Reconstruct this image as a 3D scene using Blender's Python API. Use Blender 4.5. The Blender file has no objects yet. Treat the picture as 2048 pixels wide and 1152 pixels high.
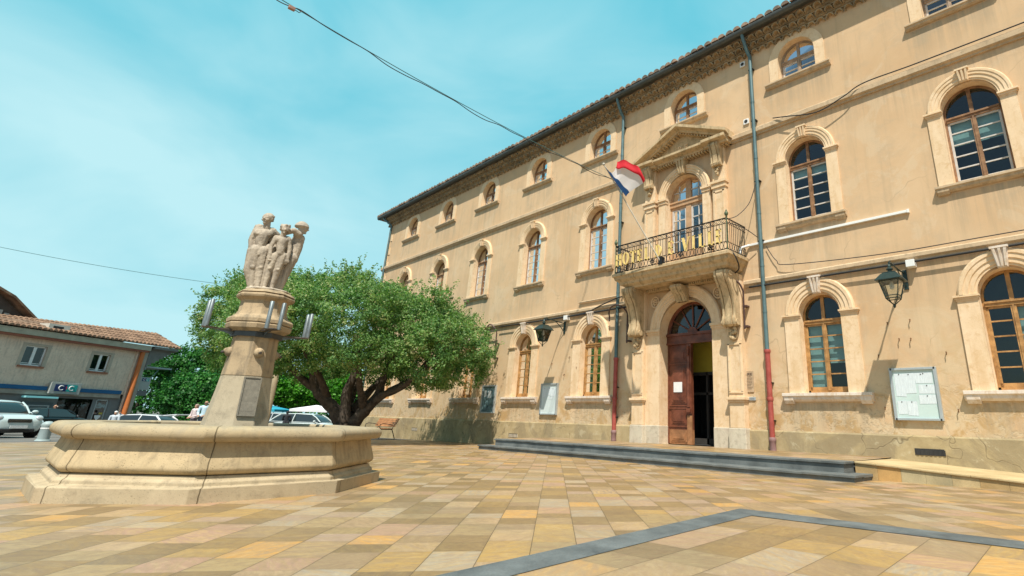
import bpy, bmesh, math, random
import numpy as np
from mathutils import Vector, Matrix
PI = math.pi; R = math.radians
rnd = random.Random(7)
SC = bpy.context.scene
COL = SC.collection

# ---------------------------------------------------------------- camera
CAM = Vector((31.5238, -14.2470, 0.0))
yaw, pitch, roll = 0.7611837, 0.3314045, 0.0321395
F_ = Vector((-math.sin(yaw)*math.cos(pitch), math.cos(yaw)*math.cos(pitch), math.sin(pitch)))
R0 = Vector((math.cos(yaw), math.sin(yaw), 0.0)); U0 = R0.cross(F_)
R_ = R0*math.cos(roll)+U0*math.sin(roll); U_ = U0*math.cos(roll)-R0*math.sin(roll)
cd = bpy.data.cameras.new('camera'); cam = bpy.data.objects.new('camera', cd); COL.objects.link(cam)
m = Matrix.Identity(4)
for i in range(3):
    m[i][0] = R_[i]; m[i][1] = U_[i]; m[i][2] = -F_[i]; m[i][3] = CAM[i]
cam.matrix_world = m
cd.sensor_fit = 'HORIZONTAL'; cd.sensor_width = 36.0
cd.lens = 36.0*1068.894/2048; cd.shift_x = -212.586/2048; cd.shift_y = -97.291/2048
cd.clip_start = 0.05; cd.clip_end = 3000
SC.camera = cam

# ---------------------------------------------------------------- light
SUN = Vector((0.342, -0.389, 0.856)).normalized()
elev = math.asin(SUN.z); az = math.atan2(SUN.x, SUN.y)
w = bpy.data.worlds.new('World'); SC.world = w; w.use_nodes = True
nt = w.node_tree; nt.nodes.clear()
wo = nt.nodes.new('ShaderNodeOutputWorld'); bg = nt.nodes.new('ShaderNodeBackground')
sk = nt.nodes.new('ShaderNodeTexSky'); sk.sky_type = 'NISHITA'; sk.sun_disc = False
sk.sun_elevation = elev; sk.sun_rotation = az; sk.air_density = 1.0; sk.dust_density = 1.2; sk.ozone_density = 1.0
tint = nt.nodes.new('ShaderNodeMix'); tint.data_type = 'RGBA'; tint.blend_type = 'MULTIPLY'; tint.inputs[0].default_value = 1.0
nt.links.new(sk.outputs[0], tint.inputs[6]); tint.inputs[7].default_value = (0.62, 0.74, 0.70, 1)
tc = nt.nodes.new('ShaderNodeTexCoord'); mp = nt.nodes.new('ShaderNodeMapping')
mp.inputs['Scale'].default_value = (1.3, 1.3, 3.4); mp.inputs['Rotation'].default_value = (0.25, 0.3, 0.8)
nt.links.new(tc.outputs['Generated'], mp.inputs[0])
nz = nt.nodes.new('ShaderNodeTexNoise'); nz.inputs['Scale'].default_value = 1.5; nz.inputs['Detail'].default_value = 5; nz.inputs['Roughness'].default_value = 0.5
nz.inputs['Distortion'].default_value = 0.5
nt.links.new(mp.outputs[0], nz.inputs['Vector'])
cr = nt.nodes.new('ShaderNodeValToRGB'); cr.color_ramp.elements[0].position = 0.30; cr.color_ramp.elements[1].position = 0.76
cr.color_ramp.elements[0].color = (0.0, 0.0, 0.0, 1); cr.color_ramp.elements[1].color = (0.88, 0.88, 0.88, 1)
nt.links.new(nz.outputs[0], cr.inputs[0])
# thin bright veil of high cloud over the north west, unseen sky towards the sun darkened to cut fill light
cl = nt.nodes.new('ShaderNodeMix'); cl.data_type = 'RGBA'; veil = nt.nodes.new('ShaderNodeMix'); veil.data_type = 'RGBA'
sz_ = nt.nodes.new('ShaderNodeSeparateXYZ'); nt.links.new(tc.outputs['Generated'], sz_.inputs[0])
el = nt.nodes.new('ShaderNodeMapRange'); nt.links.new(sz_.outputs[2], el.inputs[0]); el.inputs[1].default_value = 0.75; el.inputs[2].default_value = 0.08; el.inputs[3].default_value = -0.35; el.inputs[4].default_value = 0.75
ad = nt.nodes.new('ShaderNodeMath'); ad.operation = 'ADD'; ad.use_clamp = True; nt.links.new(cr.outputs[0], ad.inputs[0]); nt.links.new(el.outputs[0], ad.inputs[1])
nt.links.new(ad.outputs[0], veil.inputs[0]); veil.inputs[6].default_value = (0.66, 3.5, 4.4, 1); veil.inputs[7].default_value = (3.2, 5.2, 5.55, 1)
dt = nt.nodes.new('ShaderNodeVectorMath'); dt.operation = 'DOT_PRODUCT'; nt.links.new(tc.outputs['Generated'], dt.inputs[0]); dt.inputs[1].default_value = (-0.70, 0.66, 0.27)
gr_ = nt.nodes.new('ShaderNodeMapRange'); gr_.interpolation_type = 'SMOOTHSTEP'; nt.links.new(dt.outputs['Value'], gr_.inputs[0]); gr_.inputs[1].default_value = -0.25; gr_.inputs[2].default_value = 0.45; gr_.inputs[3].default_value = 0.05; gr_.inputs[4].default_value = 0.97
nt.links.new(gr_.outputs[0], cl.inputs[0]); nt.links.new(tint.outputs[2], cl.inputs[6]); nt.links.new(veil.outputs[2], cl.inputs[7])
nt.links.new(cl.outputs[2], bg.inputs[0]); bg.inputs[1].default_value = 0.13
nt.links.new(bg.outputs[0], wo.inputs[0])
sd = bpy.data.lights.new('sun', 'SUN'); sd.energy = 5.0; sd.angle = R(0.5); sd.color = (1.0, 0.94, 0.83)
so = bpy.data.objects.new('sun', sd); COL.objects.link(so)
so.rotation_euler = SUN.to_track_quat('Z', 'Y').to_euler(); so.location = (20, -30, 40)
SC.view_settings.view_transform = 'Standard'; SC.view_settings.look = 'None'
SC.view_settings.exposure = 0.38; SC.view_settings.gamma = 1.0

# ---------------------------------------------------------------- node helpers
def newmat(name):
    mt = bpy.data.materials.new(name); mt.use_nodes = True
    t = mt.node_tree; b = t.nodes['Principled BSDF']
    return mt, t, b
def nd(t, typ, ins=None, **props):
    n = t.nodes.new(typ)
    for k, v in props.items(): setattr(n, k, v)
    for k, v in (ins or {}).items():
        s = n.inputs[k]
        if isinstance(v, bpy.types.NodeSocket): t.links.new(v, s)
        else: s.default_value = v
    return n
def mth(t, op, a, b=None, c=None):
    ins = {0: a}
    if b is not None: ins[1] = b
    if c is not None: ins[2] = c
    return nd(t, 'ShaderNodeMath', ins, operation=op).outputs[0]
def mixc(t, f, a, b, blend='MIX'):
    n = nd(t, 'ShaderNodeMix', {0: f}, data_type='RGBA', blend_type=blend)
    for i, v in ((6, a), (7, b)):
        if isinstance(v, bpy.types.NodeSocket): t.links.new(v, n.inputs[i])
        else: n.inputs[i].default_value = (*v[:3], 1)
    return n.outputs[2]
def ramp(t, f, stops, interp='LINEAR'):
    n = nd(t, 'ShaderNodeValToRGB', {0: f}); e = n.color_ramp; e.interpolation = interp
    while len(e.elements) < len(stops): e.elements.new(0.5)
    for el, (p_, c) in zip(e.elements, stops):
        el.position = p_
        el.color = (c, c, c, 1) if isinstance(c, (int, float)) else (*c[:3], 1)
    return n.outputs[0]
def noise(t, vec, scale, detail=4, rough=0.55, dist=0.0):
    return nd(t, 'ShaderNodeTexNoise', {'Vector': vec, 'Scale': scale, 'Detail': detail, 'Roughness': rough, 'Distortion': dist}).outputs[0]
def coords(t, which='Object', scale=(1, 1, 1)):
    tcn = nd(t, 'ShaderNodeTexCoord')
    if scale == (1, 1, 1): return tcn.outputs[which]
    return nd(t, 'ShaderNodeMapping', {0: tcn.outputs[which], 3: scale}).outputs[0]
def bump(t, b, h, strength=0.3, dist=0.02):
    n = nd(t, 'ShaderNodeBump', {'Height': h, 'Strength': strength, 'Distance': dist})
    t.links.new(n.outputs[0], b.inputs['Normal']); return n
def M(name, c, rough=0.8, var=0.18, scale=2.0, grain=0.1, gscale=60.0, bmp=0.15, metal=0.0, c2=None, spec=0.4, dirt=None, dirtpos=0.6):
    mt, t, b = newmat(name)
    v = coords(t)
    n1 = noise(t, v, scale, 5, 0.6, 0.3); n2 = noise(t, v, gscale, 3, 0.7)
    lo = tuple(x*(1-var) for x in c); hi = tuple(min(1, x*(1+var)) for x in (c2 or c))
    col = mixc(t, ramp(t, n1, [(0.3, 0.0), (0.7, 1.0)]), lo, hi)
    if dirt:
        n3 = noise(t, v, scale*0.7+0.37, 6, 0.65, 0.6)
        col = mixc(t, ramp(t, n3, [(dirtpos-0.06, 0.0), (dirtpos+0.1, 0.8)]), col, dirt)
    g = mth(t, 'MULTIPLY_ADD', n2, 2*grain, 1-grain)
    col = mixc(t, 1.0, col, nd(t, 'ShaderNodeCombineColor', {0: g, 1: g, 2: g}).outputs[0], 'MULTIPLY')
    t.links.new(col, b.inputs['Base Color'])
    b.inputs['Roughness'].default_value = rough; b.inputs['Metallic'].default_value = metal
    b.inputs['Specular IOR Level'].default_value = spec
    if bmp: bump(t, b, mth(t, 'ADD', n2, mth(t, 'MULTIPLY', n1, 0.5)), bmp, 0.01)
    return mt

# ---------------------------------------------------------------- mesh helpers
class MB:
    def __init__(s): s.v = []; s.f = []
    def add(s, vs, fs):
        o = len(s.v); s.v += [tuple(p) for p in vs]; s.f += [tuple(i+o for i in f) for f in fs]; return s
    def box(s, x0, x1, y0, y1, z0, z1):
        return s.add([(x0, y0, z0), (x1, y0, z0), (x1, y1, z0), (x0, y1, z0), (x0, y0, z1), (x1, y0, z1), (x1, y1, z1), (x0, y1, z1)],
                     [(3, 2, 1, 0), (4, 5, 6, 7), (0, 1, 5, 4), (1, 2, 6, 5), (2, 3, 7, 6), (3, 0, 4, 7)])
    def quad(s, a, b, c, d): return s.add([a, b, c, d], [(0, 1, 2, 3)])
    def loft(s, rings, closed=True, caps=True):
        n = len(rings[0]); vs = [p for r in rings for p in r]; fs = []
        for i in range(len(rings)-1):
            for j in range(n if closed else n-1):
                k = (j+1) % n
                fs.append((i*n+j, i*n+k, (i+1)*n+k, (i+1)*n+j))
        if caps and closed:
            fs.append(tuple(range(n-1, -1, -1))); fs.append(tuple((len(rings)-1)*n+j for j in range(n)))
        return s.add(vs, fs)
    def ext(s, prof, x0, x1, axis='x', caps=True):
        """extrude a 2-d profile along an axis; profile = other two coordinates in order"""
        def P(a, p):
            return {'x': (a, p[0], p[1]), 'y': (p[0], a, p[1]), 'z': (p[0], p[1], a)}[axis]
        return s.loft([[P(x0, p) for p in prof], [P(x1, p) for p in prof]], True, caps)
    def tube(s, pts, r, n=8, caps=True, close=False):
        pts = [Vector(p) for p in pts]; rings = []; N = len(pts)
        rs = r if isinstance(r, (list, tuple)) else [r]*N
        up = None
        for i, p in enumerate(pts):
            if close: d = pts[(i+1) % N]-pts[i-1]
            else: d = pts[min(i+1, N-1)]-pts[max(i-1, 0)]
            d.normalize()
            if up is None:
                up = Vector((0, 0, 1)) if abs(d.z) < 0.9 else Vector((1, 0, 0))
            a = d.cross(up)
            if a.length < 1e-4: a = d.cross(Vector((0, 1, 0)))
            a.normalize(); b = a.cross(d); up = b
            rings.append([tuple(p+(a*math.cos(2*PI*k/n)+b*math.sin(2*PI*k/n))*rs[i]) for k in range(n)])
        if close: rings.append(rings[0])
        return s.loft(rings, True, caps and not close)
    def lathe(s, prof, c=(0, 0, 0), n=16, axis='z', caps=True, phase=0.0):
        rings = []
        for r, z in prof:
            ring = []
            for k in range(n):
                a = phase+2*PI*k/n; x, y = r*math.cos(a), r*math.sin(a)
                q = {'z': (x, y, z), 'y': (x, z, y), 'x': (z, x, y)}[axis]
                ring.append((q[0]+c[0], q[1]+c[1], q[2]+c[2]))
            rings.append(ring)
        return s.loft(rings, True, caps)
    def ball(s, c, r, n=10, mm=6):
        if not isinstance(r, (tuple, list)): r = (r, r, r)
        prof = []
        rings = []
        for i in range(mm+1):
            th = PI*i/mm; th = min(max(th, 0.06), PI-0.06)
            rings.append([(c[0]+r[0]*math.sin(th)*math.cos(2*PI*k/n), c[1]+r[1]*math.sin(th)*math.sin(2*PI*k/n), c[2]-r[2]*math.cos(th)) for k in range(n)])
        return s.loft(rings)
    def ring(s, c, rx, rz, t, axis='y', n=14, m=5):
        pts = []
        for k in range(n):
            a = 2*PI*k/n; u, v = rx*math.cos(a), rz*math.sin(a)
            pts.append({'y': (c[0]+u, c[1], c[2]+v), 'x': (c[0], c[1]+u, c[2]+v), 'z': (c[0]+u, c[1]+v, c[2])}[axis])
        return s.tube(pts, t, m, False, True)
    def build(s, name, mat=None, parent=None, smooth=False, bevel=0.0, local=False, angle=40):
        """vertices are world coordinates unless local; the object's origin is its parent's"""
        me = bpy.data.meshes.new(name)
        vs = s.v
        if parent is not None and not local:
            o = rootloc(parent); vs = [(x-o.x, y-o.y, z-o.z) for x, y, z in vs]
        me.from_pydata(vs, [], s.f); me.validate()
        bm = bmesh.new(); bm.from_mesh(me)
        bmesh.ops.recalc_face_normals(bm, faces=bm.faces[:])
        bm.to_mesh(me); bm.free()
        ob = bpy.data.objects.new(name, me); COL.objects.link(ob)
        if mat: me.materials.append(mat)
        if parent is not None: ob.parent = parent
        if smooth:
            me.polygons.foreach_set('use_smooth', [True]*len(me.polygons))
            if angle < 180:
                try: me.set_sharp_from_angle(angle=R(angle))
                except Exception: pass
        if bevel:
            b = ob.modifiers.new('bevel', 'BEVEL'); b.width = bevel; b.segments = 2; b.limit_method = 'ANGLE'; b.angle_limit = R(35)
        return ob
def rootloc(o):
    v = Vector((0, 0, 0))
    while o is not None: v = v+o.location; o = o.parent
    return v
def tag(o, label=None, cat=None, group=None, kind=None):
    if label: o['label'] = label
    if cat: o['category'] = cat
    if group: o['group'] = group
    if kind: o['kind'] = kind
    return o
def empty(name, loc, rz=0.0, **k):
    o = bpy.data.objects.new(name, None); COL.objects.link(o); o.location = loc; o.rotation_euler = (0, 0, rz)
    o.empty_display_size = 0.3
    return tag(o, **k)
def kids(o): return [c for c in bpy.data.objects if c.parent == o]
def dup(o, parent=None, loc=None):
    c = o.copy(); COL.objects.link(c)
    if parent is not None: c.parent = parent
    if loc is not None: c.location = loc
    for k in kids(o): dup(k, c)
    return c
def smooth01(a, b, x):
    t = min(1, max(0, (x-a)/(b-a))); return t*t*(3-2*t)
def gz(x, y):
    z = -1.1453+(0.0132*x if x > 0 else 0.0215*max(x, -45))+0.0068*max(min(y, 30), -40)
    return z-0.11*smooth01(15, 27, x)*smooth01(-8.5, -3.6, y)

# ---------------------------------------------------------------- materials
def mat_plaster():
    mt, t, b = newmat('ochre_plaster')
    g = nd(t, 'ShaderNodeNewGeometry').outputs['Position']
    sx = nd(t, 'ShaderNodeSeparateXYZ', {0: g}); z = sx.outputs[2]
    n1 = noise(t, g, 0.35, 6, 0.62, 0.4); n2 = noise(t, g, 1.6, 6, 0.65, 0.3); n3 = noise(t, g, 55, 3, 0.7)
    stv = nd(t, 'ShaderNodeMapping', {0: g, 3: (2.2, 2.2, 0.16)}).outputs[0]
    st = noise(t, stv, 1.3, 5, 0.65, 0.2)
    col = mixc(t, ramp(t, n1, [(0.3, 0.0), (0.7, 1.0)]), (0.555, 0.368, 0.208), (0.65, 0.468, 0.292))
    col = mixc(t, ramp(t, n2, [(0.50, 0.0), (0.68, 0.5)]), col, (0.47, 0.36, 0.24))
    n4 = noise(t, nd(t, 'ShaderNodeMapping', {0: g, 1: (3, 9, 1)}).outputs[0], 0.8, 8, 0.7, 0.9)
    col = mixc(t, ramp(t, n4, [(0.55, 0.0), (0.60, 0.35)]), col, (0.63, 0.50, 0.345))
    # faint grey runs
    col = mixc(t, ramp(t, st, [(0.52, 0.0), (0.72, 0.5)]), col, (0.40, 0.30, 0.19))
    # lower storey: paler, patched, damp ochre stains
    low = nd(t, 'ShaderNodeMapRange', {0: z, 1: 4.3, 2: 0.5, 3: 0.0, 4: 1.0}).outputs[0]
    p1 = noise(t, g, 0.9, 7, 0.68, 0.8); p2 = noise(t, nd(t, 'ShaderNodeMapping', {0: g, 1: (7, 0, 3)}).outputs[0], 1.25, 6, 0.66, 1.0)
    col = mixc(t, mth(t, 'MULTIPLY', low, ramp(t, p1, [(0.40, 0.0), (0.56, 0.75)])), col, (0.60, 0.47, 0.30))
    wet = mth(t, 'MULTIPLY', nd(t, 'ShaderNodeMapRange', {0: z, 1: 2.6, 2: 0.2, 3: 0.0, 4: 1.0}).outputs[0], ramp(t, p2, [(0.5, 0.0), (0.6, 0.85)]))
    col = mixc(t, wet, col, (0.46, 0.29, 0.125))
    # flaking near the base
    fl = noise(t, g, 3.6, 8, 0.72, 1.4)
    flm = mth(t, 'MULTIPLY', nd(t, 'ShaderNodeMapRange', {0: z, 1: 1.7, 2: 0.1, 3: 0.0, 4: 1.0}).outputs[0], ramp(t, fl, [(0.53, 0.0), (0.565, 1.0)]))
    col = mixc(t, mth(t, 'MULTIPLY', flm, 0.7), col, (0.60, 0.48, 0.32))
    fl2 = ramp(t, noise(t, nd(t, 'ShaderNodeMapping', {0: g, 1: (2, 5, 4)}).outputs[0], 9.0, 6, 0.7, 1.0), [(0.56, 0.0), (0.60, 1.0)])
    flr = mth(t, 'MULTIPLY', fl2, mth(t, 'MULTIPLY', nd(t, 'ShaderNodeMapRange', {0: z, 1: 1.6, 2: 0.4, 3: 0.0, 4: 1.0}).outputs[0], ramp(t, noise(t, g, 0.7, 3, 0.5), [(0.48, 0.0), (0.58, 1.0)])))
    col = mixc(t, mth(t, 'MULTIPLY', flr, 0.6), col, (0.36, 0.28, 0.18))
    dw = nd(t, 'ShaderNodeVectorMath', {0: g, 1: nd(t, 'ShaderNodeTexNoise', {'Vector': g, 'Scale': 1.3}).outputs[1]}, operation='ADD').outputs[0]
    ck = ramp(t, nd(t, 'ShaderNodeTexVoronoi', {'Vector': dw, 'Scale': 0.33}, feature='DISTANCE_TO_EDGE').outputs[0], [(0.0, 1.0), (0.004, 0.0)])
    col = mixc(t, mth(t, 'MULTIPLY', ck, mth(t, 'MULTIPLY', ramp(t, n1, [(0.5, 0.0), (0.6, 1.0)]), 0.45)), col, (0.22, 0.15, 0.09))
    # sooty runs hanging below the two ledges
    sr = noise(t, nd(t, 'ShaderNodeMapping', {0: g, 3: (5.0, 5.0, 0.12)}).outputs[0], 1.0, 5, 0.7, 0.1)
    for zl in (4.03, 9.08):
        run = mth(t, 'MULTIPLY', nd(t, 'ShaderNodeMapRange', {0: z, 1: zl-1.3, 2: zl, 3: 0.0, 4: 1.0}).outputs[0], mth(t, 'LESS_THAN', z, zl))
        col = mixc(t, mth(t, 'MULTIPLY', run, ramp(t, sr, [(0.44, 0.0), (0.66, 0.6)])), col, (0.33, 0.255, 0.17))
    # grey damp bands under the two string courses and under the eaves
    # rain runs below every window sill
    bx = mth(t, 'ABSOLUTE', mth(t, 'SUBTRACT', mth(t, 'FRACT', mth(t, 'ADD', mth(t, 'DIVIDE', mth(t, 'ADD', sx.outputs[0], 0.16), 4.295), 0.5)), 0.5))
    bxm = nd(t, 'ShaderNodeMapRange', {0: bx, 1: 0.22, 2: 0.27, 3: 1.0, 4: 0.0}).outputs[0]
    for zl in (0.66, 5.56, 10.53):
        run = mth(t, 'MULTIPLY', nd(t, 'ShaderNodeMapRange', {0: z, 1: zl-1.2, 2: zl, 3: 0.0, 4: 1.0}).outputs[0], mth(t, 'MULTIPLY', mth(t, 'LESS_THAN', z, zl), bxm))
        col = mixc(t, mth(t, 'MULTIPLY', run, ramp(t, sr, [(0.40, 0.0), (0.60, 0.65)])), col, (0.335, 0.27, 0.185))
    gg = mth(t, 'MULTIPLY_ADD', n3, 0.16, 0.92)
    col = mixc(t, 1.0, col, nd(t, 'ShaderNodeCombineColor', {0: gg, 1: gg, 2: gg}).outputs[0], 'MULTIPLY')
    t.links.new(col, b.inputs['Base Color']); b.inputs['Roughness'].default_value = 0.92; b.inputs['Specular IOR Level'].default_value = 0.2
    h = mth(t, 'ADD', mth(t, 'MULTIPLY', n3, 0.35), mth(t, 'ADD', mth(t, 'MULTIPLY', n2, 0.8), mth(t, 'ADD', mth(t, 'MULTIPLY', flm, -0.9), mth(t, 'MULTIPLY', flr, -0.9))))
    bump(t, b, h, 0.45, 0.02)
    return mt
def mat_plinth():
    mt, t, b = newmat('stained_plinth_render')
    g = nd(t, 'ShaderNodeNewGeometry').outputs['Position']
    n1 = noise(t, g, 0.55, 7, 0.7, 1.2); n2 = noise(t, g, 2.4, 7, 0.7, 0.6); n3 = noise(t, g, 60, 3, 0.7)
    col = mixc(t, ramp(t, n2, [(0.35, 0.0), (0.65, 1.0)]), (0.36, 0.275, 0.15), (0.47, 0.375, 0.22))
    col = mixc(t, ramp(t, n1, [(0.50, 0.0), (0.58, 0.6)]), col, (0.27, 0.215, 0.135))
    col = mixc(t, ramp(t, n2, [(0.60, 0.0), (0.63, 0.55)]), col, (0.5, 0.43, 0.29))
    vor = nd(t, 'ShaderNodeTexVoronoi', {'Vector': nd(t, 'ShaderNodeVectorMath', {0: g, 1: nd(t, 'ShaderNodeTexNoise', {'Vector': g, 'Scale': 1.8}).outputs[1]}, operation='ADD').outputs[0], 'Scale': 0.55}, feature='DISTANCE_TO_EDGE').outputs[0]
    crk = ramp(t, vor, [(0.0, 1.0), (0.006, 0.0)])
    col = mixc(t, mth(t, 'MULTIPLY', crk, 0.6), col, (0.1, 0.08, 0.05))
    t.links.new(col, b.inputs['Base Color']); b.inputs['Roughness'].default_value = 0.95; b.inputs['Specular IOR Level'].default_value = 0.15
    bump(t, b, mth(t, 'ADD', mth(t, 'MULTIPLY', n3, 0.4), mth(t, 'ADD', n2, mth(t, 'MULTIPLY', crk, -0.6))), 0.45, 0.02)
    return mt
def mat_pavers(name, ang, wid, ln, seed, joint=0.0036):
    mt, t, b = newmat(name)
    g = nd(t, 'ShaderNodeNewGeometry').outputs['Position']
    s = nd(t, 'ShaderNodeSeparateXYZ', {0: g}); x, y = s.outputs[0], s.outputs[1]
    ca, sa = math.cos(ang), math.sin(ang)
    a = mth(t, 'ADD', mth(t, 'MULTIPLY', x, ca), mth(t, 'MULTIPLY', y, sa))
    bb = mth(t, 'ADD', mth(t, 'MULTIPLY', x, -sa), mth(t, 'MULTIPLY', y, ca))
    rb = mth(t, 'ADD', mth(t, 'DIVIDE', bb, wid), seed)
    row = mth(t, 'FLOOR', rb); fb = mth(t, 'FRACT', rb)
    rr = nd(t, 'ShaderNodeTexWhiteNoise', {1: mth(t, 'ADD', row, 0.37)}, noise_dimensions='1D').outputs[0]
    ua = mth(t, 'DIVIDE', a, ln)
    wob = mth(t, 'MULTIPLY', mth(t, 'SINE', mth(t, 'ADD', mth(t, 'MULTIPLY', ua, 1.9), mth(t, 'MULTIPLY', rr, 40.0))), 0.23)
    ua2 = mth(t, 'ADD', mth(t, 'ADD', ua, mth(t, 'MULTIPLY', mth(t, 'FLOOR', mth(t, 'MULTIPLY', rr, 3.99)), 0.25)), wob)
    cell = mth(t, 'FLOOR', ua2); fa = mth(t, 'FRACT', ua2)
    vec = nd(t, 'ShaderNodeCombineXYZ', {0: row, 1: cell, 2: seed+0.5}).outputs[0]
    wn = nd(t, 'ShaderNodeTexWhiteNoise', {0: vec}, noise_dimensions='3D')
    rv = wn.outputs[0]; rc = nd(t, 'ShaderNodeSeparateColor', {0: wn.outputs[1]})
    col = ramp(t, rv, [(0.0, (0.38, 0.25, 0.115)), (0.14, (0.36, 0.225, 0.085)), (0.28, (0.42, 0.30, 0.15)), (0.40, (0.33, 0.225, 0.13)),
                       (0.52, (0.42, 0.255, 0.075)), (0.62, (0.40, 0.275, 0.165)), (0.70, (0.35, 0.205, 0.145)), (0.79, (0.30, 0.21, 0.165)),
                       (0.86, (0.27, 0.235, 0.185)), (0.93, (0.43, 0.215, 0.045)), (0.97, (0.22, 0.16, 0.125))], 'CONSTANT')
    # streaky sandstone bedding inside every slab, direction differs per slab
    rot = mth(t, 'MULTIPLY', rc.outputs[1], 3.0)
    vr = nd(t, 'ShaderNodeVectorRotate', {'Vector': g, 'Angle': rot}, rotation_type='Z_AXIS').outputs[0]
    st = noise(t, nd(t, 'ShaderNodeMapping', {0: vr, 3: (2.0, 11.0, 1.0)}).outputs[0], 2.2, 6, 0.65, 0.8)
    col = mixc(t, ramp(t, st, [(0.40, 0.0), (0.62, 0.75)]), col, mixc(t, rc.outputs[2], (0.44, 0.29, 0.12), (0.26, 0.18, 0.11)))
    # large weathering patches
    big = noise(t, g, 0.33, 4, 0.55, 0.5); b2 = noise(t, g, 0.16, 3, 0.5, 0.2)
    col = mixc(t, ramp(t, big, [(0.53, 0.0), (0.66, 0.6)]), col, (0.25, 0.205, 0.135))
    fine = noise(t, g, 38, 4, 0.7)
    gg = mth(t, 'MULTIPLY', mth(t, 'MULTIPLY_ADD', fine, 0.36, 0.86), mth(t, 'MULTIPLY_ADD', rc.outputs[0], 0.55, 0.60))
    blend = noise(t, g, 2.6, 6, 0.7, 1.0)
    col = mixc(t, mth(t, 'MULTIPLY_ADD', blend, 0.3, 0.0), col, (0.36, 0.235, 0.115))
    mo = noise(t, nd(t, 'ShaderNodeMapping', {0: vr, 3: (1.0, 2.2, 1.0)}).outputs[0], 5.5, 7, 0.75, 1.4)
    col = mixc(t, ramp(t, mo, [(0.40, 0.5), (0.52, 0.0)]), col, (0.26, 0.17, 0.105)); col = mixc(t, ramp(t, mo, [(0.54, 0.0), (0.68, 0.45)]), col, (0.47, 0.345, 0.19))
    spot = nd(t, 'ShaderNodeTexVoronoi', {'Vector': g, 'Scale': 1.7, 'Randomness': 1.0})
    col = mixc(t, mth(t, 'MULTIPLY', ramp(t, spot.outputs[0], [(0.022, 0.55), (0.05, 0.0)]), mth(t, 'GREATER_THAN', nd(t, 'ShaderNodeSeparateColor', {0: spot.outputs[1]}).outputs[0], 0.55)), col, (0.06, 0.05, 0.04))
    stn = noise(t, nd(t, 'ShaderNodeMapping', {0: g, 1: (5, 3, 2)}).outputs[0], 0.9, 7, 0.72, 1.2)
    col = mixc(t, ramp(t, stn, [(0.56, 0.0), (0.66, 0.4)]), col, (0.20, 0.15, 0.085))
    col = mixc(t, 1.0, col, nd(t, 'ShaderNodeCombineColor', {0: gg, 1: gg, 2: gg}).outputs[0], 'MULTIPLY')
    db = mth(t, 'MULTIPLY', mth(t, 'MINIMUM', fb, mth(t, 'SUBTRACT', 1.0, fb)), wid)
    da = mth(t, 'MULTIPLY', mth(t, 'MINIMUM', fa, mth(t, 'SUBTRACT', 1.0, fa)), ln*0.8)
    jb = nd(t, 'ShaderNodeMapRange', {0: db, 1: joint*0.45, 2: joint, 3: 1.0, 4: 0.0}).outputs[0]
    ja = nd(t, 'ShaderNodeMapRange', {0: da, 1: joint*0.25, 2: joint*0.6, 3: 0.35, 4: 0.0}).outputs[0]
    soft = nd(t, 'ShaderNodeMapRange', {0: mth(t, 'MINIMUM', db, da), 1: 0.0, 2: 0.035, 3: 0.14, 4: 0.0}).outputs[0]
    j = mth(t, 'MAXIMUM', mth(t, 'MAXIMUM', jb, ja), mth(t, 'MULTIPLY', soft, ramp(t, fine, [(0.35, 0.2), (0.65, 1.0)])))
    col = mixc(t, mth(t, 'MULTIPLY', j, 0.85), col, (0.085, 0.065, 0.04))
    t.links.new(col, b.inputs['Base Color'])
    t.links.new(mth(t, 'MULTIPLY_ADD', rc.outputs[1], 0.22, 0.34), b.inputs['Roughness']); b.inputs['Specular IOR Level'].default_value = 0.3
    h = mth(t, 'ADD', mth(t, 'MULTIPLY', j, -1.0), mth(t, 'ADD', mth(t, 'MULTIPLY', st, 0.25), mth(t, 'MULTIPLY', fine, 0.12)))
    bump(t, b, h, 0.5, 0.008)
    return mt
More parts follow.
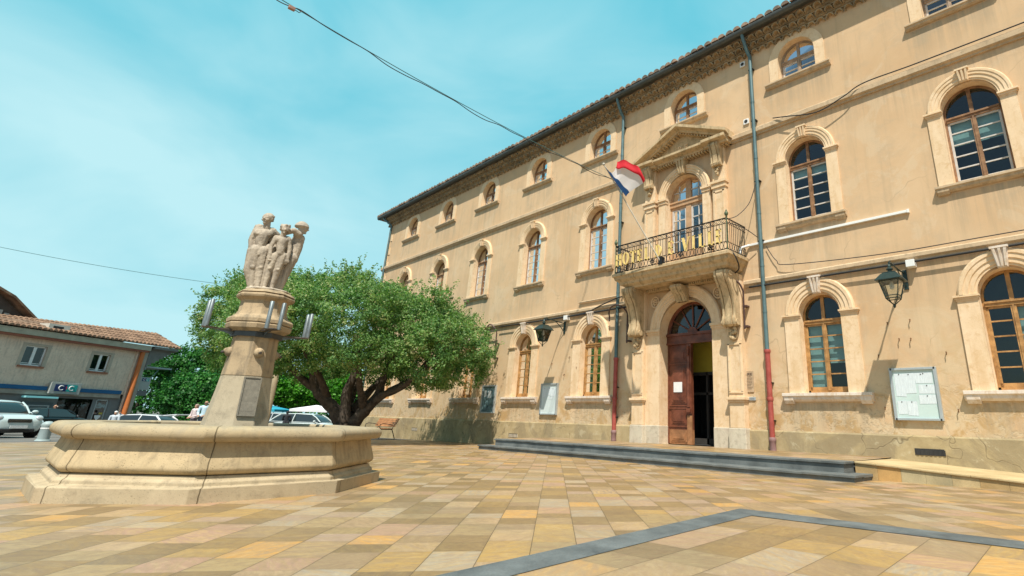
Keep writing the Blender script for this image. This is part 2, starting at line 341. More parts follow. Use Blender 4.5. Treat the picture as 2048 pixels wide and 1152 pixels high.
def mat_stone(name, c1, c2, dark, pit=0.5, joints=None, topdark=None, streak=0.0):
    mt, t, b = newmat(name)
    v = coords(t)
    n1 = noise(t, v, 1.6, 6, 0.65, 0.4); n2 = noise(t, v, 7.0, 6, 0.7, 0.3); n3 = noise(t, v, 90, 3, 0.7)
    vo = nd(t, 'ShaderNodeTexVoronoi', {'Vector': v, 'Scale': 48.0, 'Randomness': 1.0}).outputs[0]
    pm = mth(t, 'MULTIPLY', ramp(t, vo, [(0.10, 1.0), (0.22, 0.0)]), ramp(t, noise(t, v, 4.0, 3, 0.6), [(0.45, 0.0), (0.6, 1.0)]))
    col = mixc(t, ramp(t, n1, [(0.32, 0.0), (0.68, 1.0)]), c1, c2)
    col = mixc(t, ramp(t, n2, [(0.51, 0.0), (0.69, 0.65)]), col, dark)
    if streak:
        sn = noise(t, nd(t, 'ShaderNodeMapping', {0: v, 3: (5, 5, 0.7)}).outputs[0], 1.4, 5, 0.65, 0.3)
        col = mixc(t, ramp(t, sn, [(0.5, 0.0), (0.68, streak)]), col, dark)
    if topdark:
        z = nd(t, 'ShaderNodeSeparateXYZ', {0: v}).outputs[2]
        tm = mth(t, 'MULTIPLY', nd(t, 'ShaderNodeMapRange', {0: z, 1: topdark[0], 2: topdark[1], 3: 0.0, 4: 1.0}).outputs[0], ramp(t, noise(t, v, 3.1, 6, 0.7, 0.8), [(0.36, 0.0), (0.62, 1.0)]))
        col = mixc(t, mth(t, 'MULTIPLY', tm, 0.75), col, topdark[2])
    col = mixc(t, mth(t, 'MULTIPLY', pm, pit), col, tuple(x*0.45 for x in dark))
    hj = None
    if joints:
        s = nd(t, 'ShaderNodeSeparateXYZ', {0: v}); ang = mth(t, 'ARCTAN2', s.outputs[1], s.outputs[0])
        rad = mth(t, 'SQRT', mth(t, 'ADD', mth(t, 'MULTIPLY', s.outputs[0], s.outputs[0]), mth(t, 'MULTIPLY', s.outputs[1], s.outputs[1])))
        wob = mth(t, 'MULTIPLY', mth(t, 'SUBTRACT', noise(t, v, 9, 3), 0.5), 0.012)
        for ja in joints:
            d = mth(t, 'MULTIPLY', mth(t, 'ABSOLUTE', mth(t, 'ADD', mth(t, 'SUBTRACT', ang, ja), wob)), rad)
            k = nd(t, 'ShaderNodeMapRange', {0: d, 1: 0.003, 2: 0.007, 3: 1.0, 4: 0.0}).outputs[0]
            hj = k if hj is None else mth(t, 'MAXIMUM', hj, k)
        col = mixc(t, mth(t, 'MULTIPLY', hj, 0.8), col, (0.10, 0.075, 0.04))
    gg = mth(t, 'MULTIPLY_ADD', n3, 0.3, 0.85)
    col = mixc(t, 1.0, col, nd(t, 'ShaderNodeCombineColor', {0: gg, 1: gg, 2: gg}).outputs[0], 'MULTIPLY')
    t.links.new(col, b.inputs['Base Color']); b.inputs['Roughness'].default_value = 0.9; b.inputs['Specular IOR Level'].default_value = 0.25
    h = mth(t, 'ADD', mth(t, 'MULTIPLY', pm, -0.8), mth(t, 'ADD', mth(t, 'MULTIPLY', n3, 0.3), mth(t, 'MULTIPLY', n2, 0.6)))
    if hj is not None: h = mth(t, 'ADD', h, mth(t, 'MULTIPLY', hj, -2.0))
    bump(t, b, h, 0.55, 0.012)
    return mt
def mat_glass(name, tintc=(0.55, 0.75, 0.78), refl=1.0):
    mt, t, b = newmat(name)
    t.nodes.remove(b); o = t.nodes['Material Output']
    v = coords(t)
    bm_ = nd(t, 'ShaderNodeBump', {'Height': noise(t, v, 1.7, 2, 0.4), 'Strength': 0.12, 'Distance': 0.05})
    gl = nd(t, 'ShaderNodeBsdfGlossy', {'Color': (1, 1, 1, 1), 'Roughness': 0.03, 'Normal': bm_.outputs[0]})
    tr = nd(t, 'ShaderNodeBsdfTransparent', {'Color': (*tintc, 1)})
    fr = nd(t, 'ShaderNodeFresnel', {'IOR': 1.5})
    f2 = mth(t, 'MINIMUM', mth(t, 'MULTIPLY_ADD', fr.outputs[0], 1.7*refl, 0.04*refl), 1.0)
    mx = nd(t, 'ShaderNodeMixShader', {0: f2, 1: tr.outputs[0], 2: gl.outputs[0]})
    t.links.new(mx.outputs[0], o.inputs[0]); return mt
def mat_leaf(name, cols, transl=0.35):
    mt, t, b = newmat(name)
    o = t.nodes['Material Output']
    at = nd(t, 'ShaderNodeAttribute', attribute_name='leafrand')
    c = ramp(t, at.outputs['Fac'], [(i/max(1, len(cols)-1), c_) for i, c_ in enumerate(cols)])
    t.links.new(c, b.inputs['Base Color']); b.inputs['Roughness'].default_value = 0.5; b.inputs['Specular IOR Level'].default_value = 0.3
    tl = nd(t, 'ShaderNodeBsdfTranslucent', {'Color': mixc(t, 1.0, c, (0.9, 1.15, 0.5), 'MULTIPLY')})
    mx = nd(t, 'ShaderNodeMixShader', {0: transl, 1: b.outputs[0], 2: tl.outputs[0]})
    t.links.new(mx.outputs[0], o.inputs[0]); return mt

PLASTER = mat_plaster(); PLINTH = mat_plinth()
TRIM = mat_stone('dressed_limestone', (0.68, 0.49, 0.295), (0.78, 0.60, 0.41), (0.58, 0.375, 0.19), 0.2, None, None, 0.4)
TRIMG = mat_stone('white_washed_stone', (0.66, 0.57, 0.49), (0.74, 0.65, 0.56), (0.52, 0.36, 0.20), 0.25, None, None, 0.6)
COURSE = mat_stone('weathered_string_course', (0.46, 0.34, 0.215), (0.59, 0.44, 0.285), (0.29, 0.225, 0.15), 0.4, None, None, 0.45)
BALC = mat_stone('mossy_balcony_stone', (0.46, 0.335, 0.19), (0.59, 0.44, 0.265), (0.20, 0.155, 0.085), 0.5, None, None, 0.62)
GREYST = mat_stone('worn_grey_stone', (0.50, 0.42, 0.33), (0.60, 0.54, 0.42), (0.33, 0.28, 0.2), 0.5, None, None, 0.2)
GENO = M('mortar_and_tile_eaves', (0.34, 0.25, 0.15), 0.9, 0.3, 3.0, 0.2, 40, 0.2, dirt=(0.17, 0.135, 0.085), dirtpos=0.55)
TILE = M('old_canal_tiles', (0.20, 0.135, 0.095), 0.85, 0.35, 2.0, 0.25, 30, 0.3, c2=(0.30, 0.2, 0.14), dirt=(0.09, 0.08, 0.065), dirtpos=0.5)
ZINC = M('grey_green_zinc', (0.10, 0.165, 0.175), 0.5, 0.2, 4, 0.1, 50, 0.05, 0.3)
GUTTER = M('dark_gutter_zinc', (0.075, 0.08, 0.075), 0.5, 0.2, 3, 0.1, 50, 0.05, 0.3)
REDPIPE = M('oxide_red_cast_iron', (0.32, 0.055, 0.04), 0.5, 0.2, 5, 0.1, 60, 0.08, c2=(0.33, 0.075, 0.06))
WOODO = M('honey_varnished_wood', (0.33, 0.165, 0.055), 0.55, 0.3, 6, 0.2, 50, 0.1, c2=(0.40, 0.225, 0.085))
WOODB = M('brown_weathered_wood', (0.21, 0.10, 0.045), 0.6, 0.35, 6, 0.2, 50, 0.1, c2=(0.27, 0.15, 0.075))
WOODG = M('bleached_grey_wood', (0.34, 0.25, 0.18), 0.7, 0.35, 6, 0.25, 50, 0.1)
WHITEW = M('flaking_white_paint', (0.54, 0.51, 0.48), 0.6, 0.12, 8, 0.15, 60, 0.05)
DOORW = M('dark_red_brown_door_wood', (0.12, 0.036, 0.020), 0.40, 0.35, 3, 0.25, 60, 0.08, c2=(0.165, 0.055, 0.03))
DOORL = M('worn_lower_door_wood', (0.27, 0.13, 0.06), 0.55, 0.35, 4, 0.3, 60, 0.1)
GLASS = mat_glass('window_glass', (0.5, 0.68, 0.70), 0.5)
DARKGL = mat_glass('fanlight_glass', (0.5, 0.5, 0.5), 0.35)
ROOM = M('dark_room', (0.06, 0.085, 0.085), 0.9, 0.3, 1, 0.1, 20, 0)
CURT = M('white_net_curtain', (0.66, 0.66, 0.62), 0.9, 0.1, 6, 0.1, 80, 0)
BLIND = M('grey_window_blind', (0.56, 0.58, 0.54), 0.9, 0.1, 6, 0.1, 80, 0)
IRON = M('black_wrought_iron', (0.018, 0.018, 0.018), 0.5, 0.3, 8, 0.2, 60, 0.05, 0.3)
IRONB = M('brown_painted_iron', (0.075, 0.04, 0.035), 0.5, 0.3, 8, 0.2, 60, 0.05)
GOLD = M('gold_painted_letter', (0.74, 0.55, 0.20), 0.45, 0.2, 6, 0.1, 60, 0.0)
FINIAL = M('green_bronze', (0.10, 0.13, 0.075), 0.5, 0.3, 20, 0.2, 60, 0.1, 0.4)
CABLE = M('black_cable_rubber', (0.02, 0.02, 0.022), 0.6, 0.2, 5, 0.1, 50, 0)
WHITEP = M('white_plastic', (0.74, 0.74, 0.72), 0.45, 0.06, 3, 0.05, 50, 0)
BLUEST = M('blue_grey_basalt', (0.115, 0.125, 0.122), 0.6, 0.25, 2.2, 0.3, 70, 0.2, c2=(0.14, 0.15, 0.145), dirt=(0.20, 0.205, 0.19), dirtpos=0.66)
SANDST = M('yellow_sandstone_slab', (0.46, 0.33, 0.16), 0.75, 0.22, 1.2, 0.2, 50, 0.2, c2=(0.46, 0.36, 0.2))
# ================================================================ ground
def sheet(name, xs, ys, mat, dz=0.0, clip=None):
    mb = MB(); idx = {}
    for i, x in enumerate(xs):
        for j, y in enumerate(ys):
            idx[i, j] = len(mb.v); mb.v.append((x, y, gz(x, y)+dz))
    for i in range(len(xs)-1):
        for j in range(len(ys)-1):
            mb.f.append((idx[i, j], idx[i+1, j], idx[i+1, j+1], idx[i, j+1]))
    return tag(mb.build(name, mat, None, True, angle=180), kind='structure')
def lin(a, b, n): return [a+(b-a)*i/n for i in range(n+1)]
TH = 2.4342544
ASPH = M('grey_asphalt', (0.115, 0.105, 0.095), 0.9, 0.2, 0.4, 0.3, 60, 0.3, c2=(0.15, 0.14, 0.125))
sheet('ground', [-900, -300, -120]+lin(-60, 60, 30)+[150, 400, 900], [-900, -300, -100]+lin(-60, 60, 30)+[150, 400, 900], ASPH, -0.01)
sheet('plaza_paving', lin(4.6, 52, 60), lin(-42, 0.3, 48), mat_pavers('sandstone_pavers', TH, 0.327, 0.36, 0.2+26), 0.0)
# inlaid panel by the lower right corner: big slabs framed by a blue-grey band
pa = R(4.0); px, py = 28.15, -8.68
ex = Vector((math.cos(pa), math.sin(pa), 0)); ey = Vector((math.sin(pa), -math.cos(pa), 0))
def pq(a, b, dz):
    p_ = Vector((px, py, 0))+ex*a+ey*b; return (p_.x, p_.y, gz(p_.x, p_.y)+dz)
def strip(mb, a0, a1, b0, b1, dz, n=8):
    for i in range(n):
        for j in range(n):
            A0, A1 = a0+(a1-a0)*i/n, a0+(a1-a0)*(i+1)/n; B0, B1 = b0+(b1-b0)*j/n, b0+(b1-b0)*(j+1)/n
            mb.quad(pq(A0, B0, dz), pq(A0, B1, dz), pq(A1, B1, dz), pq(A1, B0, dz))
mb = MB(); strip(mb, 0.3, 6.2, 0.36, 5.6, 0.004); tag(mb.build('paving_panel', mat_pavers('large_sandstone_slabs', pa+PI/2, 0.41, 0.46, 0.62), None, True, angle=180), kind='structure')
BAND = M('blue_grey_band_stone', (0.085, 0.097, 0.10), 0.7, 0.25, 3, 0.4, 60, 0.25, c2=(0.115, 0.127, 0.127))
mb = MB(); strip(mb, 0, 0.31, 0.355, 5.6, 0.008); strip(mb, 0, 6.2, 0, 0.355, 0.008); tag(mb.build('paving_band', BAND, None, True, angle=180), kind='structure')

# ================================================================ town hall
BAYS = [-0.16, 4.10, 8.31, 12.54, 16.73, 21.16, 25.62, 29.90, 34.2]
DOORX = 21.16
XL, XR = -3.62, 45.9
HALL = empty('town_hall', (DOORX, 0, -0.555), label='long three storey ochre town hall with arched stone windows, central balcony and tiled eaves', cat='town hall')

def archpts(cx, hw, zs, z0, n=16):
    """opening outline from bottom left, up the left jamb, over the arch, down to bottom right"""
    pts = [(cx-hw, z0), (cx-hw, zs)]
    for i in range(1, n): a = PI-PI*i/n; pts.append((cx+hw*math.cos(a), zs+hw*math.sin(a)))
    return pts+[(cx+hw, zs), (cx+hw, z0)]
def wallcell(mb, x0, x1, z0, z1, op=None, y=0.0, n=16):
    if op is None: mb.quad((x0, y, z0), (x1, y, z0), (x1, y, z1), (x0, y, z1)); return
    cx, hw, zs, zb = op
    if zb > z0+1e-4: mb.quad((x0, y, z0), (x1, y, z0), (x1, y, zb), (x0, y, zb))
    zl = max(zb, z0)
    mb.quad((x0, y, zl), (cx-hw, y, zl), (cx-hw, y, zs), (x0, y, zs)); mb.quad((cx+hw, y, zl), (x1, y, zl), (x1, y, zs), (cx+hw, y, zs))
    ar = [(cx+hw*math.cos(PI-PI*i/n), zs+hw*math.sin(PI-PI*i/n)) for i in range(n+1)]
    def top(i):
        f = i/n
        if f < 0.25: return (x0, zs+(z1-zs)*f*4)
        if f > 0.75: return (x1, zs+(z1-zs)*(1-f)*4)
        return (x0+(x1-x0)*(f-0.25)*2, z1)
    for i in range(n):
        a, b, c, d = ar[i], ar[i+1], top(i+1), top(i)
        mb.quad((a[0], y, a[1]), (b[0], y, b[1]), (c[0], y, c[1]), (d[0], y, d[1]))
mid = [XL]+[(BAYS[i]+BAYS[i+1])/2 for i in range(8)]+[36.4]
mb = MB()
for i, bx in enumerate(BAYS):
    x0, x1 = mid[i], mid[i+1]
    if i == 5:
        wallcell(mb, x0, x1, -0.06, 4.2, (bx, 1.04, 2.90, -0.56)); wallcell(mb, x0, x1, 4.2, 9.2, (bx, 0.80, 7.70, 4.9))
    else:
        wallcell(mb, x0, x1, -0.06, 4.2, (bx, 0.575, 2.98, 0.92)); wallcell(mb, x0, x1, 4.2, 9.2, (bx, 0.625, 7.78, 5.78))
    wallcell(mb, x0, x1, 9.2, 13.0, (bx, 0.615, 11.48, 10.73))
mb.quad((36.4, 0, -0.06), (XR, 0, -0.06), (XR, 0, 13), (36.4, 0, 13))
for (x0, x1) in ((XL, DOORX-1.04), (DOORX+1.04, XR)): mb.quad((x0, 0, -1.7), (x1, 0, -1.7), (x1, 0, -0.06), (x0, 0, -0.06))
mb.quad((XL, 0, -1.7), (XL, 13, -1.7), (XL, 13, 13), (XL, 0, 13)); mb.quad((XR, 0, -1.7), (XR, 13, -1.7), (XR, 13, 13), (XR, 0, 13))
mb.quad((XL, 13, -1.7), (XR, 13, -1.7), (XR, 13, 13), (XL, 13, 13))
mb.build('wall', PLASTER, HALL)
mb = MB()
for x0, x1 in ((XL-0.05, DOORX-2.22), (DOORX+1.88, XR)):
    mb.ext([(0.05, -1.7), (-0.055, -1.7), (-0.055, -0.085), (-0.035, -0.05), (0.05, -0.05)], x0, x1)
mb.build('plinth', PLINTH, HALL)
# quoins on the far corner
mb = MB()
for k in range(26):
    wq = 0.62 if k % 2 else 0.38; z0 = -0.05+k*0.485
    if z0+0.47 < 12.2: mb.box(XL-0.03, XL+wq, -0.03, 0.02, z0+0.008, z0+0.477)
mb.build('quoins', TRIM, HALL, bevel=0.008)
# string courses
def course(z0, z1, pr, cuts):
    mb = MB()
    prof = [(0.02, z0), (-pr*0.45, z0), (-pr*0.5, z0+0.05), (-pr*0.9, z0+0.075), (-pr, z0+0.09), (-pr, z1-0.035), (-pr*0.75, z1), (0.02, z1+0.03)]
    for x0, x1 in cuts: mb.ext(prof, x0, x1)
    mb.build('string_course', COURSE, HALL)
course(4.03, 4.24, 0.12, [(XL-0.12, 18.95), (23.4, XR)])
course(9.08, 9.34, 0.13, [(XL-0.12, 19.35), (23.0, XR)])

# ---- eaves: three rows of corbelled tiles, gutter, roof
mb = MB(); sp = 0.29
for k in range(3):
    z0 = 12.2+0.215*k; pr = 0.125*(k+1)
    nn = int((XR-XL+2*pr)/sp)
    for i in range(nn):
        cx = XL-pr+sp*(i+0.5)+(0.5*sp if k % 2 else 0)+rnd.uniform(-.012, .012); rr_ = 0.125; j = rnd.uniform(-.018, .018)
        o1 = [(cx+rr_*math.cos(PI*q/7), -pr+j, z0+0.02+rr_*1.15*math.sin(PI*q/7)) for q in range(8)]
        i1 = [(cx+(rr_-.03)*math.cos(PI*q/7), -pr+j, z0+0.02+(rr_-.03)*1.15*math.sin(PI*q/7)) for q in range(7, -1, -1)]
        rg = o1+i1
        mb.loft([rg, [(a, 0.02, c) for a, b, c in rg]])
    mb.box(XL-pr, XR+pr, -pr+0.05, 0.03, z0+0.165, z0+0.215)
    mb.box(XL-pr+0.1, XR+pr-0.1, -pr+0.14, 0.03, z0+0.001, z0+0.166)
mb.build('eaves_cornice', GENO, HALL)
mb = MB()
mb.ext([(y+.17, z) for y, z in [(-0.55, 12.85), (-0.62, 12.85), (-0.70, 12.83), (-0.76, 12.87), (-0.785, 12.93), (-0.785, 13.0), (-0.755, 13.0), (-0.75, 12.92), (-0.55, 12.90)]], XL-1.02, XR+0.6)
mb.build('gutter', GUTTER, HALL, True)
mb = MB(); sl = math.tan(R(17))
mb.quad((XL-1.0, -0.55, 12.985), (XR+0.6, -0.55, 12.985), (XR+0.6, 6.5, 12.985+7.05*sl), (XL-1.0, 6.5, 12.985+7.05*sl))
mb.quad((XL-1.0, 6.5, 12.985+7.05*sl), (XR+0.6, 6.5, 12.985+7.05*sl), (XR+0.6, 13.7, 12.985), (XL-1.0, 13.7, 12.985))
mb.quad((XL-1.0, -0.55, 12.98), (XL-1.0, 13.7, 12.98), (XL-1.0, 13.7, 12.90), (XL-1.0, -0.55, 12.90))
mb.quad((XL-1.0, -0.38, 12.845), (XR+0.6, -0.38, 12.845), (XR+0.6, 13.6, 12.845), (XL-1.0, 13.6, 12.845))
n = int((XR-XL+1.6)/0.30)
for i in range(n+1):
    x = XL-1.0+0.30*i+rnd.uniform(-.015, .015); y0 = -0.63+rnd.uniform(-.03, .03); rings = []
    for k in range(6):
        ya, yb = y0+k*0.42, y0+k*0.42+0.44
        for yy, rr_ in ((ya, 0.14), (yb, 0.115)):
            z0 = 13.04+(yy+0.55)*sl+(0.025 if rr_ > 0.12 else 0)
            rings.append([(x+rr_*math.cos(PI*q/6), yy, z0+rr_*math.sin(PI*q/6)) for q in range(7)])
    mb.loft(rings, True, True)
mb.build('roof', TILE, HALL)

# ---- stone window surrounds and joinery
def arch_ring(mb, prof, zs, a0=0.0, a1=PI, n=20, cx=0.0):
    """profile of (radius, proud) swept round a half circle; proud is towards -y"""
    rings = []
    for i in range(n+1):
        a = a0+(a1-a0)*i/n
        rings.append([(cx+r*math.cos(a), -p, zs+r*math.sin(a)) for r, p in prof])
    m_ = len(prof)
    vs = [q for r in rings for q in r]; fs = []
    for i in range(n):
        for j in range(m_-1): fs.append((i*m_+j, i*m_+j+1, (i+1)*m_+j+1, (i+1)*m_+j))
    mb.add(vs, fs)
def reveal(mb, hw, zs, zb, y0, y1, n=20):
    pts = archpts(0, hw, zs, zb, n)
    for a, b in zip(pts, pts[1:]): mb.quad((a[0], y0, a[1]), (b[0], y0, b[1]), (b[0], y1, b[1]), (a[0], y1, a[1]))
    mb.quad((-hw, y0, zb), (hw, y0, zb), (hw, y1, zb), (-hw, y1, zb))
def keystone(mb, z0, z1, w0, w1, pr, flutes=True):
    mb.loft([[(-w0/2, 0, z0), (w0/2, 0, z0), (w0/2, -pr*0.75, z0), (-w0/2, -pr*0.75, z0)], [(-w1/2, 0, z1), (w1/2, 0, z1), (w1/2, -pr, z1), (-w1/2, -pr, z1)]])
    if flutes:
        for s in (-1, 0, 1):
            wa, wb = w0*0.24, w1*0.24; ca, cb = s*w0*0.33, s*w1*0.33
            mb.loft([[(ca-wa/2, -pr*0.6, z0+.02), (ca+wa/2, -pr*0.6, z0+.02), (ca+wa/3, -pr*0.75-.03, z0+.02), (ca-wa/3, -pr*0.75-.03, z0+.02)],
                     [(cb-wb/2, -pr*0.8, z1-.05), (cb+wb/2, -pr*0.8, z1-.05), (cb+wb/3, -pr-.04, z1-.05), (cb-wb/3, -pr-.04, z1-.05)]])
        mb.box(-w1/2-.015, w1/2+.015, -pr-.045, 0, z1-.05, z1)
def sillmesh(hw, z0, z1, pr, ends):
    mb = MB(); h = z1-z0
    mb.ext([(0.02, z1), (-pr, z1-0.008), (-pr, z1-h*0.30), (-pr*0.8, z1-h*0.38), (-pr*0.72, z1-h*0.62), (-pr*0.35, z1-h*0.8), (0.02, z1-h*0.8)], -hw, hw)
    if ends:
        for s in (-1, 1):
            c = s*(hw-0.17)
            mb.ext([(0.02, z1-h*0.35), (-pr*0.86, z1-h*0.35), (-pr*0.80, z1-h*0.7), (-pr*0.42, z0), (0.02, z0)], c-0.13, c+0.13)
    return mb
def frame_parts(hw, zs, zb, transom, rows, yf, tw=0.055, mv=0.11, bw=0.10, arched_inner=True):
    """wooden frame (outer, mullion, transom) and thin glazing bars; returns two mesh builders"""
    f = MB(); g = MB()
    r0, r1 = hw, hw-tw
    # outer frame
    for s in (-1, 1): f.box(min(s*r0, s*r1), max(s*r0, s*r1), yf, yf+0.09, zb, zs)
    f.box(-r0, r0, yf, yf+0.09, zb, zb+0.05)
    arch_ring(f, [(r0, -yf-0.09), (r0, -yf), (r1, -yf), (r1, -yf-0.09)], zs, n=16)
    f.box(-r1, r1, yf-0.03, yf+0.08, transom-bw, transom)            # transom
    f.box(-r1, r1, yf-0.055, yf+0.02, transom-0.03, transom+0.015)
    f.box(-mv/2, mv/2, yf-0.015, yf+0.07, zb+0.05, transom-bw)       # meeting stiles
    f.box(-0.02, 0.02, yf-0.03, yf+0.02, zb+0.05, transom-bw)
    f.box(-mv*0.4, mv*0.4, yf, yf+0.07, transom, zs+math.sqrt(max(0, r1*r1-0.003)))
    for s in (-1, 1):                                                # casement stiles and rails
        xa, xb = s*mv/2, s*r1
        g.box(min(xb, xb-s*0.05), max(xb, xb-s*0.05), yf+0.01, yf+0.06, zb+0.05, transom-bw)
        g.box(min(xa, xb), max(xa, xb), yf+0.01, yf+0.06, zb+0.05, zb+0.14)
        for k in range(1, rows):
            z = zb+0.14+(transom-bw-zb-0.14)*k/rows
            g.box(min(xa, xb), max(xa, xb), yf+0.012, yf+0.05, z-0.016, z+0.016)
        g.box(min(xa, xb), max(xa, xb), yf+0.01, yf+0.06, transom-bw-0.05, transom-bw)
    return f, g
def glassmesh(hw, zs, zb, y):
    mb = MB(); pts = archpts(0, hw, zs, zb, 16); mb.add([(x, y, z) for x, z in pts], [tuple(range(len(pts)))]); return mb
def roommesh(hw, zs, zb, y0, d=0.9):
    mb = MB(); h = zs+hw
    e = 0.35
    mb.quad((-hw-e, y0+d, zb-.3), (hw+e, y0+d, zb-.3), (hw+e, y0+d, h+.1), (-hw-e, y0+d, h+.1))
    mb.quad((-hw-e, y0+.12, zb-.3), (-hw-e, y0+d, zb-.3), (-hw-e, y0+d, h+.1), (-hw-e, y0+.12, h+.1)); mb.quad((hw+e, y0+.12, zb-.3), (hw+e, y0+d, zb-.3), (hw+e, y0+d, h+.1), (hw+e, y0+.12, h+.1))
    mb.quad((-hw-e, y0+.12, zb-.3), (hw+e, y0+.12, zb-.3), (hw+e, y0+d, zb-.3), (-hw-e, y0+d, zb-.3)); mb.quad((-hw-e, y0+.12, h+.1), (hw+e, y0+.12, h+.1), (hw+e, y0+d, h+.1), (-hw-e, y0+d, h+.1))
    return mb
def pleats(x0, x1, z0, z1, y, n=26, amp=0.02, spread=0.0):
    mb = MB(); vs = []
    for k in range(5):
        z = z1+(z0-z1)*k/4
        for i in range(n+1):
            f = i/n; x = x0+(x1-x0)*(f*(1-spread*(k/4)*0.55))
            vs.append((x, y+amp*math.sin(f*n*1.35)+0.01*math.sin(k+i), z))
    fs = [(k*(n+1)+i, k*(n+1)+i+1, (k+1)*(n+1)+i+1, (k+1)*(n+1)+i) for k in range(4) for i in range(n)]
    return mb.add(vs, fs)
def place_sub(name, mb, mat, win, **k): return mb.build(name, mat, win, local=True, **k)

def make_window(floor):
    s = MB()
    if floor == 1:
        hw, zs, zb = 0.575, 2.98, 0.92
        reveal(s, hw, zs, zb, -0.05, 0.36)
        for q in (-1, 1):
            xa, xb = sorted((q*(hw+.003), q*1.01)); s.box(xa, xb, -0.05, 0.01, zb, 2.90)
            xa, xb = sorted((q*(hw-0.03), q*1.07)); s.box(xa, xb, -0.115, 0.02, 2.985, 3.03)
            xa, xb = sorted((q*(hw-0.015), q*1.045)); s.box(xa, xb, -0.085, 0.02, 2.94, 2.985)
            xa, xb = sorted((q*(hw+.003), q*1.025)); s.box(xa, xb, -0.065, 0.02, 2.90, 2.94)
        arch_ring(s, [(hw, -0.36), (hw, 0.05), (0.62, 0.05), (0.635, 0.075), (0.73, 0.075), (0.745, 0.10), (0.84, 0.10), (0.855, 0.12), (0.93, 0.12), (0.965, 0.09), (0.965, 0.0)], 3.03, 0.0, PI, 26)
        w_ = s.build('window', TRIM, HALL, True, local=True, angle=35)
        k = MB(); keystone(k, 3.55, 4.03, 0.2, 0.33, 0.17); place_sub('keystone', k, TRIMG, w_)
        place_sub('sill', sillmesh(1.18, 0.64, 0.92, 0.17, True), TRIMG, w_, bevel=0.006)
        f, g = frame_parts(hw, zs, zb+0.02, 2.86, 5, 0.22); fm, gm = WOODO, WOODO
        rows = 5
    elif floor == 2:
        hw, zs, zb = 0.625, 7.78, 5.78
        reveal(s, hw, zs, zb, -0.04, 0.36)
        for q in (-1, 1):
            xa, xb = sorted((q*(hw+.003), q*0.955)); s.box(xa, xb, -0.04, 0.01, zb, 7.70)
            xa, xb = sorted((q*(hw-0.03), q*1.02)); s.box(xa, xb, -0.115, 0.02, 7.79, 7.835)
            xa, xb = sorted((q*(hw-0.015), q*0.99)); s.box(xa, xb, -0.08, 0.02, 7.74, 7.79)
            xa, xb = sorted((q*(hw+.003), q*0.965)); s.box(xa, xb, -0.055, 0.02, 7.70, 7.74)
        arch_ring(s, [(hw, -0.36), (hw, 0.045), (0.66, 0.045), (0.675, 0.065), (0.75, 0.065), (0.765, 0.085), (0.83, 0.085), (0.845, 0.10), (0.90, 0.10), (0.925, 0.07), (0.925, 0.0)], 7.83, 0.0, PI, 26)
        w_ = s.build('window', TRIM, HALL, True, local=True, angle=35)
        k = MB(); keystone(k, 8.43, 8.79, 0.2, 0.27, 0.14); place_sub('keystone', k, TRIM, w_)
        place_sub('sill', sillmesh(1.04, 5.55, 5.78, 0.15, True), COURSE, w_, bevel=0.006)
        f, g = frame_parts(hw, zs, zb+0.02, 7.66, 5, 0.22); fm, gm = WOODB, WHITEW
    else:
        hw, zs, zb = 0.615, 11.48, 10.73
        reveal(s, hw, zs, zb, -0.03, 0.36)
        for q in (-1, 1):
            xa, xb = sorted((q*(hw+.003), q*0.93)); s.box(xa, xb, -0.03, 0.01, zb, zs)
        arch_ring(s, [(hw, -0.36), (hw, 0.03), (0.93, 0.03), (0.93, 0.0)], zs, 0.0, PI, 24)
        w_ = s.build('window', TRIM, HALL, True, local=True, angle=35)
        place_sub('sill', sillmesh(1.08, 10.52, 10.73, 0.15, False), COURSE, w_, bevel=0.006)
        f, g = frame_parts(hw, zs, zb+0.02, 11.50, 2, 0.22, bw=0.09); fm, gm = WOODB, WHITEW
    place_sub('frame', f, fm, w_); place_sub('glazing_bars', g, gm, w_)
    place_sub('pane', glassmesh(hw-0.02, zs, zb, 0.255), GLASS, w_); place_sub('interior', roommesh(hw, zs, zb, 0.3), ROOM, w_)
    return w_
for floor in (1, 2, 3):
    proto = make_window(floor); bays = [i for i in range(9) if not (i == 5 and floor < 3)]
    wins_ = [proto]+[dup(proto, HALL) for _ in bays[1:]]
    for i, w_ in zip(bays, wins_):
        bx = BAYS[i]
        w_.location = (bx-HALL.location.x, 0, 0.555)
        if floor == 1 and i <= 4:
            place_sub('curtain', pleats(-0.5, 0.0, 0.98, 2.75, 0.33, 22, 0.02, 0.6), CURT, w_)
            if i < 4: place_sub('curtain', pleats(0.5, 0.03, 0.98, 2.75, 0.33, 22, 0.02, 0.6), CURT, w_)
        if floor == 1 and i == 6:
            q = MB(); q.box(-0.52, -0.02, 0.34, 0.345, 0.95, 2.75); q.box(0.02, 0.52, 0.34, 0.345, 1.7, 2.75); place_sub('blind', q, BLIND, w_)
        if floor == 1 and i == 7:
            q = MB(); q.box(0.02, 0.52, 0.34, 0.345, 1.9, 2.75); place_sub('blind', q, BLIND, w_)
        if floor == 2:
            if i <= 4:
                q = pleats(-0.55, 0.55, 5.85, 7.6, 0.36, 40, 0.012, 0.0); place_sub('curtain', q, CURT, w_)
            else:
                q = MB(); zc = 7.24 if i == 6 else 6.92
                q.box(-0.55, -0.02, 0.34, 0.345, zc, 7.6); q.box(0.02, 0.55, 0.34, 0.345, zc-(0.0 if i == 6 else 0.02), 7.6); place_sub('blind', q, BLIND, w_)
        if floor == 3 and i >= 6:
            for c in kids(w_):
                if c.name.startswith('frame'):
                    c.data = c.data.copy(); c.data.materials[0] = WOODG
